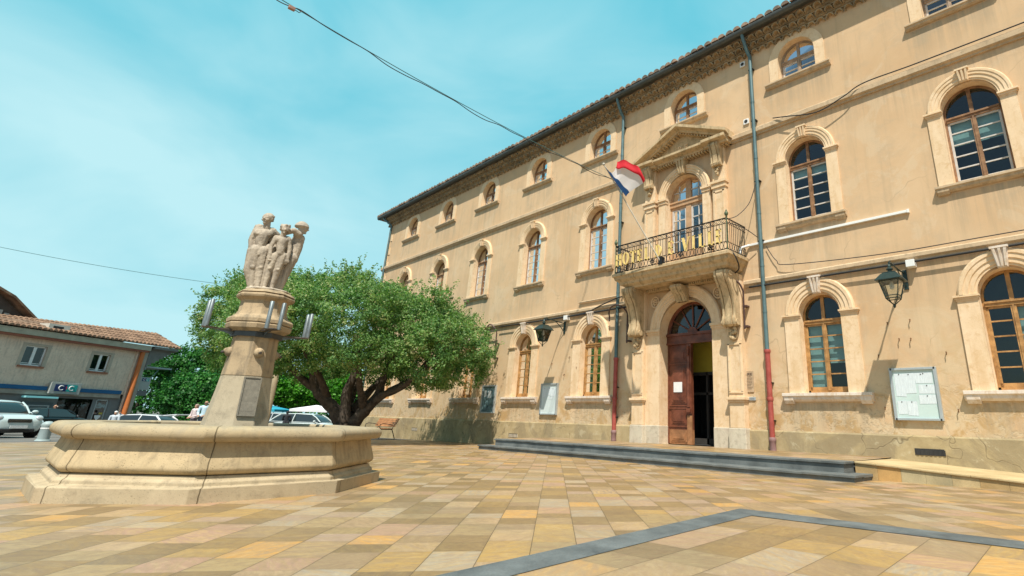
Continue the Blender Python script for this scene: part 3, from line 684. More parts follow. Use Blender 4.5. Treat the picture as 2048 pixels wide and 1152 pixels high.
# ================================================================ portal and balcony
def shift(mb, dx=0.0, dy=0.0, dz=0.0):
    mb.v = [(x+dx, y+dy, z+dz) for x, y, z in mb.v]; return mb
def hp(name, mb, mat, parent=None, **k): return shift(mb, DOORX).build(name, mat, parent or HALL, **k)
# jambs, pilasters, archivolt
s = MB(); reveal(s, 1.04, 2.90, -0.6, -0.10, 0.42)
for q in (-1, 1):
    xa, xb = sorted((q*1.044, q*1.646)); s.box(xa, xb, -0.10, 0.02, -0.02, 2.86)
    xa, xb = sorted((q*1.0, q*1.62)); s.box(xa, xb, -0.17, 0.02, 2.97, 3.05)
    xa, xb = sorted((q*1.02, q*1.59)); s.box(xa, xb, -0.135, 0.02, 2.90, 2.97)
    xa, xb = sorted((q*1.044, q*1.57)); s.box(xa, xb, -0.115, 0.02, 2.86, 2.90)
arch_ring(s, [(1.04, -0.42), (1.04, 0.10), (1.10, 0.10), (1.115, 0.125), (1.20, 0.125), (1.215, 0.15), (1.30, 0.15), (1.33, 0.18), (1.40, 0.18), (1.44, 0.13), (1.44, 0.0)], 3.0, 0, PI, 32)
hp('portal_surround', s, TRIM, smooth=True, angle=35)
for q in (-1, 1):
    s = MB(); c = q*1.90
    s.box(c-.25, c+.25, -0.22, 0.02, 0.82, 2.45)                       # panelled pilaster
    for dx in (-.2, .2): s.box(c+dx-.03, c+dx+.03, -0.245, -0.21, 0.95, 2.35)
    s.box(c-.23, c+.23, -0.245, -0.21, 2.30, 2.36); s.box(c-.23, c+.23, -0.245, -0.21, 0.92, 0.98)
    s.box(c-.30, c+.30, -0.30, 0.02, 0.74, 0.82); s.box(c-.27, c+.27, -0.26, 0.02, 0.68, 0.74)
    s.box(c-.24, c+.24, -0.22, 0.02, -0.02, 0.68)
    s.box(c-.25, c+.25, -0.20, 0.02, 2.45, 4.45)
    hp('pilaster', s, TRIM, bevel=0.008)
for q in (-1, 1):
    s = MB(); c = q*1.90; s.box(c-.28, c+.28, -0.26, 0.02, -0.60, -0.025)
    xa, xb = sorted((q*1.03, q*1.645)); s.box(xa, xb, -0.13, 0.42, -0.60, -0.022)
    hp('base_block', s, GREYST, bevel=0.02)
# keystone console over the door
s = MB()
prof = [(-.17, 4.30), (-.60, 4.36), (-.62, 4.28), (-.50, 4.12), (-.36, 4.02), (-.30, 3.92), (-.26, 3.84), (-.16, 3.84)]
for x0, x1, d in ((-.22, .22, 0.0), (-.17, -.07, .03), (-.05, .05, .05), (.07, .17, .03)):
    s.ext([(y-(d if y < -.18 else 0), z) for y, z in prof], x0, x1)
hp('keystone', s, BALC, smooth=True, angle=30)
# two big scroll consoles
for q in (-1, 1):
    s = MB(); c = q*1.90
    prof = [(-.1, 4.46), (-.98, 4.46), (-1.0, 4.36), (-.94, 4.22), (-.80, 4.06), (-.66, 3.86), (-.56, 3.62), (-.50, 3.38), (-.48, 3.18), (-.53, 3.08), (-.55, 2.98), (-.51, 2.88), (-.42, 2.83), (-.33, 2.86), (-.1, 2.86)]
    for x0, x1, d in ((-.235, .235, 0.0), (-.22, -.15, .035), (-.11, .11, .05), (.15, .22, .035)):
        s.ext([(y*.88-(d if y < -.3 else 0), z) for y, z in prof], c+x0, c+x1)
    s.tube([(c-.27, -.39, 2.95), (c+.27, -.39, 2.95)], 0.095, 12)
    s.tube([(c-.28, -.74, 4.38), (c+.28, -.74, 4.38)], 0.085, 12)
    for k in range(16):
        t_ = rnd.random(); s.ball((c+rnd.uniform(-.16, .16)*(1-t_*.7), -.26-rnd.uniform(0, .07), 2.80-t_*.34), (.055, .05, .06), 7, 5)
    s.ring((c, -.27, 2.62), .15, .17, .02)
    hp('scroll_console', s, BALC, smooth=True, angle=32)
    s = MB(); c = q*1.28                                               # rosettes in the spandrels
    s.ring((c, -.05, 4.02), .16, .18, .035, n=18)
    for k in range(7):
        a = k*2*PI/7; s.ball((c+.08*math.cos(a), -.05, 4.02+.09*math.sin(a)), (.04, .04, .045), 7, 5)
    s.ball((c, -.06, 4.02), .04, 7, 5)
    hp('rosette', s, TRIM, smooth=True)
# balcony: slab, dentils, railing
bal = MB(); BX0, BX1, BY = 18.82-DOORX, 23.52-DOORX, -1.12
def ringbox(y, dx, z): return [(BX0+dx, 0.02, z), (BX0+dx, y, z), (BX1-dx, y, z), (BX1-dx, 0.02, z)]
bal.loft([ringbox(BY, 0, 4.97), ringbox(BY-.03, -.03, 4.95), ringbox(BY-.03, -.03, 4.86), ringbox(BY+.02, .02, 4.83), ringbox(BY+.05, .05, 4.74), ringbox(BY+.14, .16, 4.66), ringbox(BY+.17, .18, 4.58), ringbox(BY+.30, .34, 4.50), ringbox(BY+.32, .36, 4.45)])
BALCO = hp('balcony', bal, BALC, smooth=True, angle=25)
s = MB()
for x0, x1 in ((-1.55, -.3), (.3, 1.55)):
    s.box(x0, x1, -0.24, 0.0, 4.36, 4.45)
    n = int((x1-x0)/0.085)
    for i in range(n): s.box(x0+.02+i*.085, x0+.065+i*.085, -0.30, -0.235, 4.37, 4.445)
hp('dentils', s, BALC, BALCO)
s = MB(); zt, zb = 6.0, 4.98
L0, L1, YF = BX0+.05, BX1-.05, BY+.05
path = [(L0, 0.0), (L0, YF), (L1, YF), (L1, 0.0)]
for z, r in ((zt, .02), (zt-.17, .011), (zb+.27, .011), (zb+.04, .014)):
    s.tube([(x, y, z) for x, y in path], r, 6)
def along(step):
    out = []
    for (xa, ya), (xb, yb) in zip(path, path[1:]):
        n = max(1, int(round(math.hypot(xb-xa, yb-ya)/step)))
        for i in range(n): f = (i+.5)/n; out.append((xa+(xb-xa)*f, ya+(yb-ya)*f, abs(xb-xa) > abs(yb-ya)))
    return out
for x, y, fr in along(.105): s.tube([(x, y, zb+.27), (x, y, zt-.17)], .0085, 5)
for x, y, fr in along(.135):
    s.ring((x, y, zb+.155), .058, .105, .009, 'y' if fr else 'x', 12, 4)
for x, y, fr in along(.19):
    s.ring((x, y, zt-.085), .08, .062, .009, 'y' if fr else 'x', 12, 4)
    s.tube([(x-.09*fr, y-.09*(not fr), zt-.15), (x+.09*fr, y+.09*(not fr), zt-.02)], .006, 4)
for i in range(9):
    x = L0+(L1-L0)*i/8; s.tube([(x, YF, zb-.02), (x, YF, zt)], .012, 6)
    if i % 2: # wrought bunches near the foot
        for k in range(8): s.ring((x+rnd.uniform(-.12, .12), YF-.02, zb+.14+rnd.uniform(-.05, .1)), .05, .05, .009, 'y', 10, 4)
hp('railing', s, IRON, BALCO)
for x in (L0, L1):
    s = MB()
    s.tube([(x, YF, zb-.02), (x, YF, zt+.02)], .02, 8)
    s.lathe([(.018, zt+.02), (.035, zt+.04), (.02, zt+.06), (.05, zt+.09), (.062, zt+.14), (.05, zt+.19), (.025, zt+.21), (.03, zt+.23), (.006, zt+.28)], (x, YF, 0), 12)
    hp('corner_finial', s, FINIAL, BALCO, smooth=True)
# french window on the balcony
s = MB(); reveal(s, 0.80, 7.70, 4.9, -0.10, 0.40)
for q in (-1, 1):
    xa, xb = sorted((q*.804, q*1.12)); s.box(xa, xb, -0.10, 0.02, 4.97, 7.60)
    xa, xb = sorted((q*.76, q*1.16)); s.box(xa, xb, -0.17, 0.02, 7.71, 7.79)
    xa, xb = sorted((q*.78, q*1.14)); s.box(xa, xb, -0.13, 0.02, 7.60, 7.71)
    c = q*1.50
    s.box(c-.24, c+.24, -0.16, 0.02, 4.97, 7.56); s.box(c-.30, c+.30, -0.24, 0.02, 7.72, 7.81); s.box(c-.27, c+.27, -0.20, 0.02, 7.56, 7.72)
    for dx in (-.17, .17): s.box(c+dx-.03, c+dx+.03, -0.18, -0.155, 5.1, 7.45)
    s.box(c-.2, c+.2, -0.18, -0.155, 7.40, 7.45)
    s.box(c-.24, c+.24, -0.14, 0.02, 7.81, 9.1)
arch_ring(s, [(.80, -.40), (.80, .10), (.85, .10), (.865, .125), (.94, .125), (.955, .15), (1.03, .15), (1.05, .17), (1.09, .17), (1.12, .12), (1.12, 0.0)], 7.76, 0, PI, 28)
FW = hp('balcony_window', s, TRIM, smooth=True, angle=35)
s = MB(); keystone(s, 8.52, 9.06, .26, .40, .30); hp('keystone', s, BALC, FW, smooth=True, angle=30)
WOODP = M('pale_pink_brown_wood', (0.47, 0.29, 0.16), 0.6, 0.2, 6, 0.2, 50, 0.08)
s, g = MB(), MB(); hw, yf = .80, .22
for q in (-1, 1): s.box(min(q*hw, q*(hw-.07)), max(q*hw, q*(hw-.07)), yf, yf+.1, 4.95, 7.70)
s.box(-hw, hw, yf-.05, yf+.1, 7.48, 7.66); s.box(-hw, hw, yf-.08, yf+.04, 7.62, 7.68); s.box(-.11, .11, yf-.02, yf+.08, 4.95, 8.48)
arch_ring(s, [(hw, -yf-.1), (hw, -yf), (hw-.07, -yf), (hw-.07, -yf-.1)], 7.70, n=16)
for q in (-1, 1):
    xa, xb = sorted((q*.11, q*.73)); s.box(xa, xb, yf, yf+.06, 4.95, 5.75); s.box(xa, xb, yf, yf+.06, 7.38, 7.48)
    for e in (q*.14, q*.70): g.box(e-.03, e+.03, yf+.005, yf+.05, 5.75, 7.38)
    xm = q*.42; g.box(xm-.018, xm+.018, yf+.01, yf+.05, 5.75, 7.38)
    for k in range(5):
        z = 5.76+1.60*k/4; g.box(xa, xb, yf+.01, yf+.05, z-.018, z+.018)
    g.box(xm-.018, xm+.018, yf+.01, yf+.05, 7.68, 8.30); g.box(xa, xb, yf+.01, yf+.05, 8.02, 8.055); g.box(xa, xb, yf+.01, yf+.05, 7.68, 7.72)
hp('frame', s, WOODP, FW); hp('glazing_bars', g, WHITEW, FW)
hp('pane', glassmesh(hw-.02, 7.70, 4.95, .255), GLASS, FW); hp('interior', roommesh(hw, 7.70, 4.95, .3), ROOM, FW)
# two consoles and the pediment
for q in (-1, 1):
    s = MB(); c = q*1.50
    prof = [(-.1, 9.14), (-.42, 9.14), (-.44, 9.04), (-.36, 8.9), (-.30, 8.7), (-.27, 8.5), (-.30, 8.42), (-.28, 8.34), (-.2, 8.32), (-.1, 8.36)]
    for x0, x1, d in ((-.19, .19, 0.0), (-.18, -.12, .03), (-.08, .08, .045), (.12, .18, .03)):
        s.ext([(y-(d if y < -.2 else 0), z) for y, z in prof], c+x0, c+x1)
    for k in range(12):
        t_ = rnd.random(); s.ball((c+rnd.uniform(-.11, .11)*(1-t_*.6), -.18-rnd.uniform(0, .05), 8.30-t_*.26), (.045, .045, .05), 7, 5)
    hp('pediment_console', s, BALC, smooth=True, angle=32)
s = MB(); hwP = 1.98; zc0, zc1, za = 9.12, 9.32, 10.26
s.ext([(0.02, 9.10), (-.28, 9.10), (-.30, 9.16), (-.46, 9.2), (-.50, 9.22), (-.50, 9.30), (0.02, 9.32)], -hwP, hwP)
for q in (-1, 1): s.ext([(0.0, 9.08), (-.36, 9.08), (-.38, 9.15), (-.54, 9.19), (-.575, 9.21), (-.575, 9.31), (0.0, 9.33)], q*1.55-.46, q*1.55+.46)
# raking cornices
for q in (-1, 1):
    def rk(d, off): # section point at depth d, height offset above the rake line
        return [(q*(hwP+.06), -d, zc1+off), (0, -d, za-.02+off)]
    sec = [(0.0, -.06), (.34, -.06), (.36, .02), (.52, .06), (.56, .08), (.56, .19), (0.0, .21)]
    s.loft([[(q*(hwP+.10), -d, zc1-.04+o) for d, o in sec], [(0, -d, za-.04+o) for d, o in sec]])
    n = 16
    for i in range(n):
        f = (i+.7)/n; s.box(q*hwP*(1-f)-.028, q*hwP*(1-f)+.028, -.30, -.06, zc1-.16+(za-zc1)*f, zc1-.10+(za-zc1)*f)
for i in range(32): s.box(-1.9+i*.1215, -1.9+i*.1215+.06, -.26, -.05, 9.02, 9.10)
s.add([(-hwP, -.10, zc1), (hwP, -.10, zc1), (0, -.10, za)], [(0, 1, 2)])
s.add([(-hwP, .0, zc1), (hwP, .0, zc1), (0, .0, za)], [(0, 1, 2)])
PED = hp('pediment', s, BALC)
# ---- door
DL = DOORX
s = MB(); y0 = .34
s.box(-1.04, -.98, y0, y0+.12, -.56, 2.60); s.box(.98, 1.04, y0, y0+.12, -.56, 2.60)
s.box(-1.04, 1.04, y0-.05, y0+.12, 2.60, 2.86); s.box(-1.04, 1.04, y0-.10, y0+.02, 2.84, 2.92); s.box(-1.04, 1.04, y0-.08, y0+.02, 2.56, 2.62)
arch_ring(s, [(1.04, -y0-.1), (1.04, -y0+.03), (.96, -y0+.03), (.96, -y0-.1)], 2.90, n=24)
for k in range(1, 6):
    a = PI*k/6; d = Vector((math.cos(a), 0, math.sin(a)))
    s.tube([(.2*d.x, y0+.03, 2.92+.2*d.z), (.98*d.x, y0+.03, 2.92+.98*d.z)], .022, 6)
s.lathe([(.2, -.03), (.2, .04)], (0, 0, 0), 20, 'y'); sv = s.v[-40:]; s.v[-40:] = [(x, y+y0, z+2.90) for x, y, z in sv]
DR = hp('entrance_door', s, DOORW)
s = MB(); pts = archpts(0, .97, 2.9, 2.88, 20); s.add([(x, y0+.06, z) for x, z in pts], [tuple(range(len(pts)))]); hp('fanlight', s, DARKGL, DR)
def panel(mb, x0, x1, z0, z1, y):
    mb.box(x0, x1, y-.018, y, z0, z1); mb.box(x0+.045, x1-.045, y-.034, y-.018, z0+.045, z1-.045)
    mb.box(x0+.09, x1-.09, y-.05, y-.034, z0+.1, z1-.1)
s = MB(); s.box(-.98, -.06, y0+.02, y0+.10, -.13, 2.56)
for z0, z1 in ((1.98, 2.42), (.66, 1.84), (.02, .52)): panel(s, -.88, -.28, z0, z1, y0+.02)
for z in (1.9, .58, .50, -.05): s.box(-.96, -.16, y0-.01, y0+.02, z, z+.05)
s.box(-.24, -.06, y0-.04, y0+.02, .36, 2.56); s.box(-.20, -.10, y0-.075, y0-.04, .56, 2.2); s.box(-.22, -.08, y0-.1, y0-.04, .40, .52)
for k in range(5): s.ball((-.15, y0-.08, 2.44-k*.06), (.06-.006*k, .05, .05), 8, 6)
LEAF = hp('door_leaf', s, DOORW, DR)
s = MB(); s.box(-.98, -.06, y0+.018, y0+.11, -.56, -.13); panel(s, -.9, -.28, -.50, -.17, y0+.018); s.box(-.24, -.06, y0-.03, y0+.018, -.56, .30)
hp('kick_panel', s, DOORL, LEAF)
s = MB(); s.box(-.76, -.42, y0-.045, y0-.033, 1.02, 1.34)
PAPER = M('white_paper_notice', (0.72, 0.74, 0.74), 0.8, 0.06, 9, 0.05, 60, 0)
hp('paper_notice', s, PAPER, LEAF)
s = MB(); s.box(.90, .97, y0+.10, y0+1.05, -.55, 2.55); hp('door_leaf', s, DOORW, DR)
# hall behind the open leaf
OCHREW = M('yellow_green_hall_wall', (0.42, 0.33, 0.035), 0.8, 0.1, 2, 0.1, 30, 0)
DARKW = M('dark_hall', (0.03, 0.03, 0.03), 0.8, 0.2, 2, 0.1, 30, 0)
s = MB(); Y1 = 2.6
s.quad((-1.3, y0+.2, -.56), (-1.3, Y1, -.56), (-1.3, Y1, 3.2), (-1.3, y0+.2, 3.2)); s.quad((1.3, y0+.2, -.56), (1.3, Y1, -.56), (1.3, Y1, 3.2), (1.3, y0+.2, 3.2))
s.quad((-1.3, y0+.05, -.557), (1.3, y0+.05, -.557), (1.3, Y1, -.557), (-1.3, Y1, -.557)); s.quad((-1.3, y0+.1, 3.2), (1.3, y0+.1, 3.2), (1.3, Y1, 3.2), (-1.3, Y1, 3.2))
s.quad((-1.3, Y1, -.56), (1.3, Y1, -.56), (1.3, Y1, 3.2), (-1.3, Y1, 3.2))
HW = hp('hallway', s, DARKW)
s = MB(); s.box(-1.28, 1.28, 1.22, 1.3, 1.72, 3.1); hp('lintel_wall', s, OCHREW, HW)
s = MB()
for x in (-1.25, -.1, 1.0): s.box(x, x+.07, 1.2, 1.3, -.55, 1.72)
s.box(-1.25, 1.25, 1.2, 1.3, .98, 1.06); s.box(-1.25, 1.25, 1.2, 1.3, -.55, -.38); s.box(-1.25, 1.25, 1.2, 1.3, 1.62, 1.72)
hp('inner_glass_door', s, M('dark_bronze_frame', (0.06, 0.055, 0.05), .5, .1, 4, .1, 40, 0), HW)

# ---- downpipes
def pipe(name, x, ztop, zred, zbot, upper=True):
    s = MB(); y = -.12
    s.tube([(x-.06, -.48, 12.88), (x-.05, -.46, 12.74), (x-.02, -.28, 12.30), (x, y, 12.10), (x, y, 11.9), (x, y, zred)], .062, 10)
    for z in (10.3, 8.2, 6.3, 4.6, 3.2): s.lathe([(.07, z-.03), (.07, z+.03)], (x, y, 0), 10)
    o = s.build(name, ZINC, HALL, smooth=True)
    s = MB(); s.tube([(x, y, zred+.02), (x, y, zbot+.34)], .075, 12)
    for z in (zred-.03, (zred+zbot)/2): s.lathe([(.088, z-.05), (.095, z-.02), (.095, z+.02), (.088, z+.05)], (x, y, 0), 12)
    s.build('red_lower_pipe', REDPIPE, o, smooth=True)
    s = MB(); s.lathe([(.09, zbot), (.085, zbot+.22), (.098, zbot+.24), (.098, zbot+.30), (.08, zbot+.34)], (x, y, 0), 12)
    s.build('pipe_foot', M('mauve_faded_iron', (0.26, 0.15, 0.145), .7, .2, 5, .2, 50, .1), o, smooth=True)
    s = MB()
    for z in (11.6, 9.6, 7.4, 5.4, 1.2, .2): s.box(x-.09, x+.09, -.13, .0, z-.015, z+.015)
    s.build('bracket', IRON, o)
pipe('downpipe', 18.14, 12.9, 2.2, -.56); pipe('downpipe', 24.06, 12.9, 2.1, -.57)
s = MB(); x = XL+.35
s.tube([(XL-.3, -.48, 12.88), (XL-.2, -.4, 12.7), (x-.1, -.2, 12.35), (x-.02, -.10, 12.2), (x-.02, -.10, 12.0), (x-.02, -.10, -1.1)], .06, 8)
s.build('downpipe', ZINC, HALL, smooth=True)
# vents and cellar grilles
for (x, z) in ((23.72, 12.02), (23.74, 9.72)):
    s = MB(); s.box(x-.10, x+.10, -.05, 0.0, z-.10, z+.10); o = s.build('vent_box', WHITEP, HALL, bevel=.01)
    s = MB(); s.lathe([(.065, -.055), (.065, -.051)], (0, 0, 0), 14, 'y'); s.v = [(a+x, b, c+z) for a, b, c in s.v]; s.build('vent_hole', DARKW, o)
for x in (3.95, 12.37, 27.85):
    z = -.60 if x < 20 else -.40
    s = MB(); s.box(x-.3, x+.3, -.062, -.056, z-.07, z+.07)
    o = s.build('cellar_grille', DARKW, HALL)
    s = MB(); [s.box(x-.27+i*.09, x-.22+i*.09, -.07, -.062, z-.07, z+.05) for i in range(7)]
    s.build('grille_bars', GREYST if x < 20 else DARKW, o)

# ================================================================ steps and ramp
ST = empty('front_steps', (DOORX, -1.6, -.83), label='two long blue-grey stone steps with a paved landing before the town hall door', cat='steps')
def topz(x, y): return -.557-.03*(-y/2.85)-(.035*(27-x)/12 if y < -.1 else .02*(27-x)/12)
def stepblock(y0, y1, xa, xb, dz, name, depth):
    s = MB()
    n = 12; xs = lin(xa, xb, n)
    for i in range(n):
        a, b = xs[i]+(.002 if i else 0), xs[i+1]-.002; j = rnd.uniform(-.004, .004)
        za0, zb0 = topz(a, y0)+dz+j, topz(b, y0)+dz+j; za1, zb1 = topz(a, y1)+dz+j, topz(b, y1)+dz+j
        s.add([(a, y0, za0-.045), (b, y0, zb0-.045), (b, y1, zb1-.045), (a, y1, za1-.045), (a, y0, za0), (b, y0, zb0), (b, y1, zb1), (a, y1, za1)],
              [(3, 2, 1, 0), (4, 5, 6, 7), (0, 1, 5, 4), (1, 2, 6, 5), (2, 3, 7, 6), (3, 0, 4, 7)])
    s.build('tread', BLUEST, ST, bevel=.006)
    s = MB()
    yr = y0+.035
    for a0, a1 in ((xa+.035, xb-.035),):
        ns = 9; ys = lin(a0, a1, ns)
        for i in range(ns):
            a, b = ys[i]+.002, ys[i+1]-.002
            za, zb = topz(a, y0)+dz-.046, topz(b, y0)+dz-.046
            s.add([(a, yr, za-depth), (b, yr, zb-depth), (b, -.06, zb-depth), (a, -.06, za-depth), (a, yr, za), (b, yr, zb), (b, -.06, zb), (a, -.06, za)],
                  [(3, 2, 1, 0), (4, 5, 6, 7), (0, 1, 5, 4), (1, 2, 6, 5), (2, 3, 7, 6), (3, 0, 4, 7)])
    s.build('riser', BLUEST, ST)
stepblock(-2.85, -2.35, 15.1, 27.02, 0.0, 'upper', .3)
stepblock(-3.26, -2.80, 14.75, 27.36, -.205, 'lower', .4)
s = MB()
for i in range(12):
    for (a0, a1, b0, b1) in ((15.1+i*11.92/12, 15.1+(i+1)*11.92/12, -2.346, -.056),):
        s.quad((a0, b0, topz(a0, b0)), (a1, b0, topz(a1, b0)), (a1, b1, topz(a1, b1)), (a0, b1, topz(a0, b1)))
s.build('landing', mat_pavers('landing_slabs', 0.0, 0.40, 0.42, 0.3), ST, True, angle=180)
s = MB(); s.box(15.12, 15.4, -2.35, -.06, -1.2, -.66); s.build('side_wall', BLUEST, ST)
# return of the lower tread round the right end
s = MB(); s.box(27.022, 27.358, -2.798, -2.33, -.845, -.797); s.box(27.024, 27.33, -2.80, -2.33, -1.2, -.846); s.build('end_tread', BLUEST, ST)
RP = empty('access_ramp', (29.5, -1.2, -.8), label='low yellow sandstone ramp running down along the wall beside the steps', cat='ramp')
s = MB(); ra, rb = 27.024, 33.5
def rz(x): return -.583-(x-ra)*.05
for i in range(16):
    a, b = ra+(rb-ra)*i/16+.002, ra+(rb-ra)*(i+1)/16-.002
    s.add([(a, -2.36, rz(a)-.035), (b, -2.36, rz(b)-.035), (b, -2.0, rz(b)-.035), (a, -2.0, rz(a)-.035), (a, -2.36, rz(a)), (b, -2.36, rz(b)), (b, -2.0, rz(b)), (a, -2.0, rz(a))],
          [(3, 2, 1, 0), (4, 5, 6, 7), (0, 1, 5, 4), (1, 2, 6, 5), (2, 3, 7, 6), (3, 0, 4, 7)])
s.build('coping', SANDST, RP, bevel=.008)
s = MB(); s.quad((ra, -2.0, rz(ra)-.002), (rb, -2.0, rz(rb)-.002), (rb, -.056, rz(rb)-.002), (ra, -.056, rz(ra)-.002)); s.build('ramp_surface', SANDST, RP)
SLABS = [M('yellow_sandstone_slab', c, .75, .22, 2.2, .2, 50, .25) for c in ((.43, .29, .13), (.45, .34, .18), (.38, .31, .18), (.45, .27, .10))]
for i in range(15):
    s = MB()
    a, b = ra+.43*i+.002, ra+.43*(i+1)-.002
    s.add([(a, -2.33, -1.3), (b, -2.33, -1.3), (b, -.06, -1.3), (a, -.06, -1.3), (a, -2.33, rz(a)-.036), (b, -2.33, rz(b)-.036), (b, -.06, rz(b)-.036), (a, -.06, rz(a)-.036)],
             [(3, 2, 1, 0), (4, 5, 6, 7), (0, 1, 5, 4), (1, 2, 6, 5), (2, 3, 7, 6), (3, 0, 4, 7)])
    s.build('side_slab', SLABS[(i*7+i//3) % 4], RP)
# ================================================================ fountain
FX, FY = 22.4421, -12.1708; FG = gz(FX, FY)
A0 = R(-110.399)
JN = [A0+PI/4*k+.05 for k in range(-2, 6)]
JN = [((a+PI) % (2*PI))-PI for a in JN]
FST = mat_stone('fountain_limestone', (0.39, 0.30, 0.175), (0.49, 0.385, 0.235), (0.24, 0.19, 0.12), 0.65, JN, None, .6)
FRIM = mat_stone('fountain_rim_stone', (0.37, 0.29, 0.175), (0.46, 0.365, 0.225), (0.25, 0.20, 0.125), 0.9, JN, (.60, .76, (0.27, 0.235, 0.175)))
FBASE = mat_stone('fountain_base_stone', (0.37, 0.295, 0.19), (0.47, 0.385, 0.255), (0.23, 0.185, 0.125), 0.6, JN)
FT = empty('fountain', (FX, FY, FG), label='octagonal limestone fountain basin with bulging sides and a tall stone pedestal in the square', cat='fountain')
def octring(r, z, n=8, ph=A0): return [(FX+r*math.cos(ph+2*PI*k/n), FY+r*math.sin(ph+2*PI*k/n), z) for k in range(n)]
def octloft(prof, sub=6, ph=A0):
    """octagonal sweep, every face subdivided so that its corners can be softened"""
    mb = MB(); mb.loft([octring(r, z, 8, ph) for r, z in prof], True, False); return mb
# plinth follows the sloping ground
mb = MB()
def gring(r, dz): return [(x, y, gz(x, y)+dz) for x, y, z in octring(r, 0)]
mb.loft([gring(1.93, -.1), gring(1.93, .145), octring(1.915, -.775), octring(1.82, -.765), octring(1.815, -.725), octring(1.78, -.70), octring(1.765, -.665), octring(1.70, -.66)], True, False)
mb.build('basin_plinth', FBASE, FT, bevel=.012)
mb = octloft([(1.70, -.665), (1.755, -.655), (1.80, -.632), (1.816, -.60), (1.808, -.565), (1.785, -.50), (1.76, -.43), (1.742, -.37), (1.735, -.31)])
mb.build('basin_body', FST, FT, True, bevel=.012, angle=38)
pr = [(1.735, -.315), (1.80, -.325), (1.838, -.312)]+[(1.785+.09*math.cos(a), -.248+.078*math.sin(a)) for a in [R(-50+20*k) for k in range(8)]]+[(1.76, -.168), (1.50, -.16), (1.46, -.175), (1.45, -.40), (1.45, -.62)]
mb = octloft(pr); mb.build('basin_rim', FRIM, FT, True, bevel=.012, angle=28)
mt, t, b = newmat('dark_fountain_water'); b.inputs['Base Color'].default_value = (.03, .035, .03, 1); b.inputs['Roughness'].default_value = .05
bump(t, b, noise(t, coords(t), 6, 3, .5), .15, .02); WATER = mt
mb = MB(); mb.v = octring(1.46, -.235); mb.f = [tuple(range(8))]; mb.build('water', WATER, FT)
# pedestal: flared octagonal shaft, moulded cap
FCOL = mat_stone('pedestal_limestone', (0.34, 0.255, 0.16), (0.44, 0.335, 0.21), (0.18, 0.145, 0.10), 0.45, None, None, .85)
FCOLG = mat_stone('pedestal_grey_stone', (0.36, 0.30, 0.21), (0.46, 0.39, 0.275), (0.25, 0.21, 0.15), 0.7)
pa_ = math.atan2(CAM.y-FY, CAM.x-FX)
def colring(h, ch, z, off=0.0):
    """square of half width h with corners cut by ch, turned so that one cut corner faces the square's near side"""
    an = pa_+R(14)+R(45); pts = []
    for k in range(4):
        c, s_ = math.cos(an+k*PI/2), math.sin(an+k*PI/2)
        for u, v in ((h, -h+ch), (h, h-ch)): pts.append((FX+u*c-v*s_, FY+u*s_+v*c, z))
    return pts
mb = MB()
mb.loft([colring(h, h*.50, z) for h, z in ((.42, -.6), (.385, -.35), (.345, -.16), (.315, .05), (.292, .25), (.275, .455))], True, False)
mb.build('shaft_base', FCOLG, FT, True, bevel=.01, angle=25)
mb = MB(); mb.loft([colring(h, h*.50, z) for h, z in ((.268, .455), (.275, .463), (.258, .7), (.25, .95), (.25, 1.06))], True, True)
mb.build('shaft', FCOL, FT, True, bevel=.008, angle=25)
mb = MB(); mb.loft([colring(h, h*.52, z) for h, z in ((.30, 1.06), (.36, 1.10), (.372, 1.16), (.365, 1.175), (.33, 1.18), (.372, 1.185), (.372, 1.235), (.35, 1.26), (.30, 1.30), (.272, 1.36), (.268, 1.50), (.28, 1.515), (.325, 1.545), (.335, 1.575), (.325, 1.60), (.29, 1.605), (.33, 1.615), (.31, 1.64), (.27, 1.665))], True, True)
mb.build('cap', FCOL, FT, True, bevel=.006, angle=25)
mb = MB(); mb.loft([colring(h, h*.5, z) for h, z in ((.277, .99), (.285, .99), (.285, 1.065), (.277, 1.065))], True, False)
mb.build('metal_collar', M('dark_grey_steel', (.07, .08, .085), .5, .2, 5, .15, 50, .05, .5), FT)
u_ = Vector((.2203, .9754, 0)); v_ = Vector((.9754, -.2203, 0)); FC = Vector((FX, FY, 0))
STEEL = M('galvanised_steel', (.16, .19, .20), .45, .25, 8, .2, 60, .05, .4); STEELD = M('rusty_steel_plate', (.09, .075, .065), .6, .3, 8, .2, 60, .05, .3)
for k in range(4):                                    # four light brackets, each a shaped plate with two tubes
    an = pa_+R(14)+k*PI/2
    d = Vector((math.cos(an), math.sin(an), 0)); e = Vector((-d.y, d.x, 0)); c0 = FC+d*.24
    mb = MB(); outl = [(0, -.13), (.10, -.06), (.24, -.035), (.40, -.11), (.43, 0), (.40, .11), (.24, .035), (.10, .06), (0, .13)]
    lo = [tuple(c0+d*a+e*b+Vector((0, 0, 1.062+a*.02))) for a, b in outl]; hi = [(x, y, z+.012) for x, y, z in lo]
    mb.loft([lo, hi]); br = mb.build('light_bracket', STEELD, FT)
    mb = MB(); mb.loft([[tuple(c0+d*.01+e*b+Vector((0, 0, z))) for b, z in ((-.12, 1.06), (.12, 1.06), (.09, .985), (-.09, .985))], [tuple(c0+d*.03+e*b+Vector((0, 0, z))) for b, z in ((-.12, 1.06), (.12, 1.06), (.09, .985), (-.09, .985))]])
    mb.add([tuple(c0+d*a+Vector((0, 0, z))) for a, z in ((.02, 1.06), (.36, 1.06), (.18, 1.035), (.02, .985))], [(0, 1, 2, 3)])
    mb.build('gusset', STEEL, br)
    for b in (-.075, .075):
        q = c0+d*.395+e*b; mb = MB(); mb.lathe([(.026, 1.07), (.026, 1.44), (.02, 1.445)], (q.x, q.y, 0), 14); mb.build('light_tube', STEEL, br, smooth=True, angle=50)
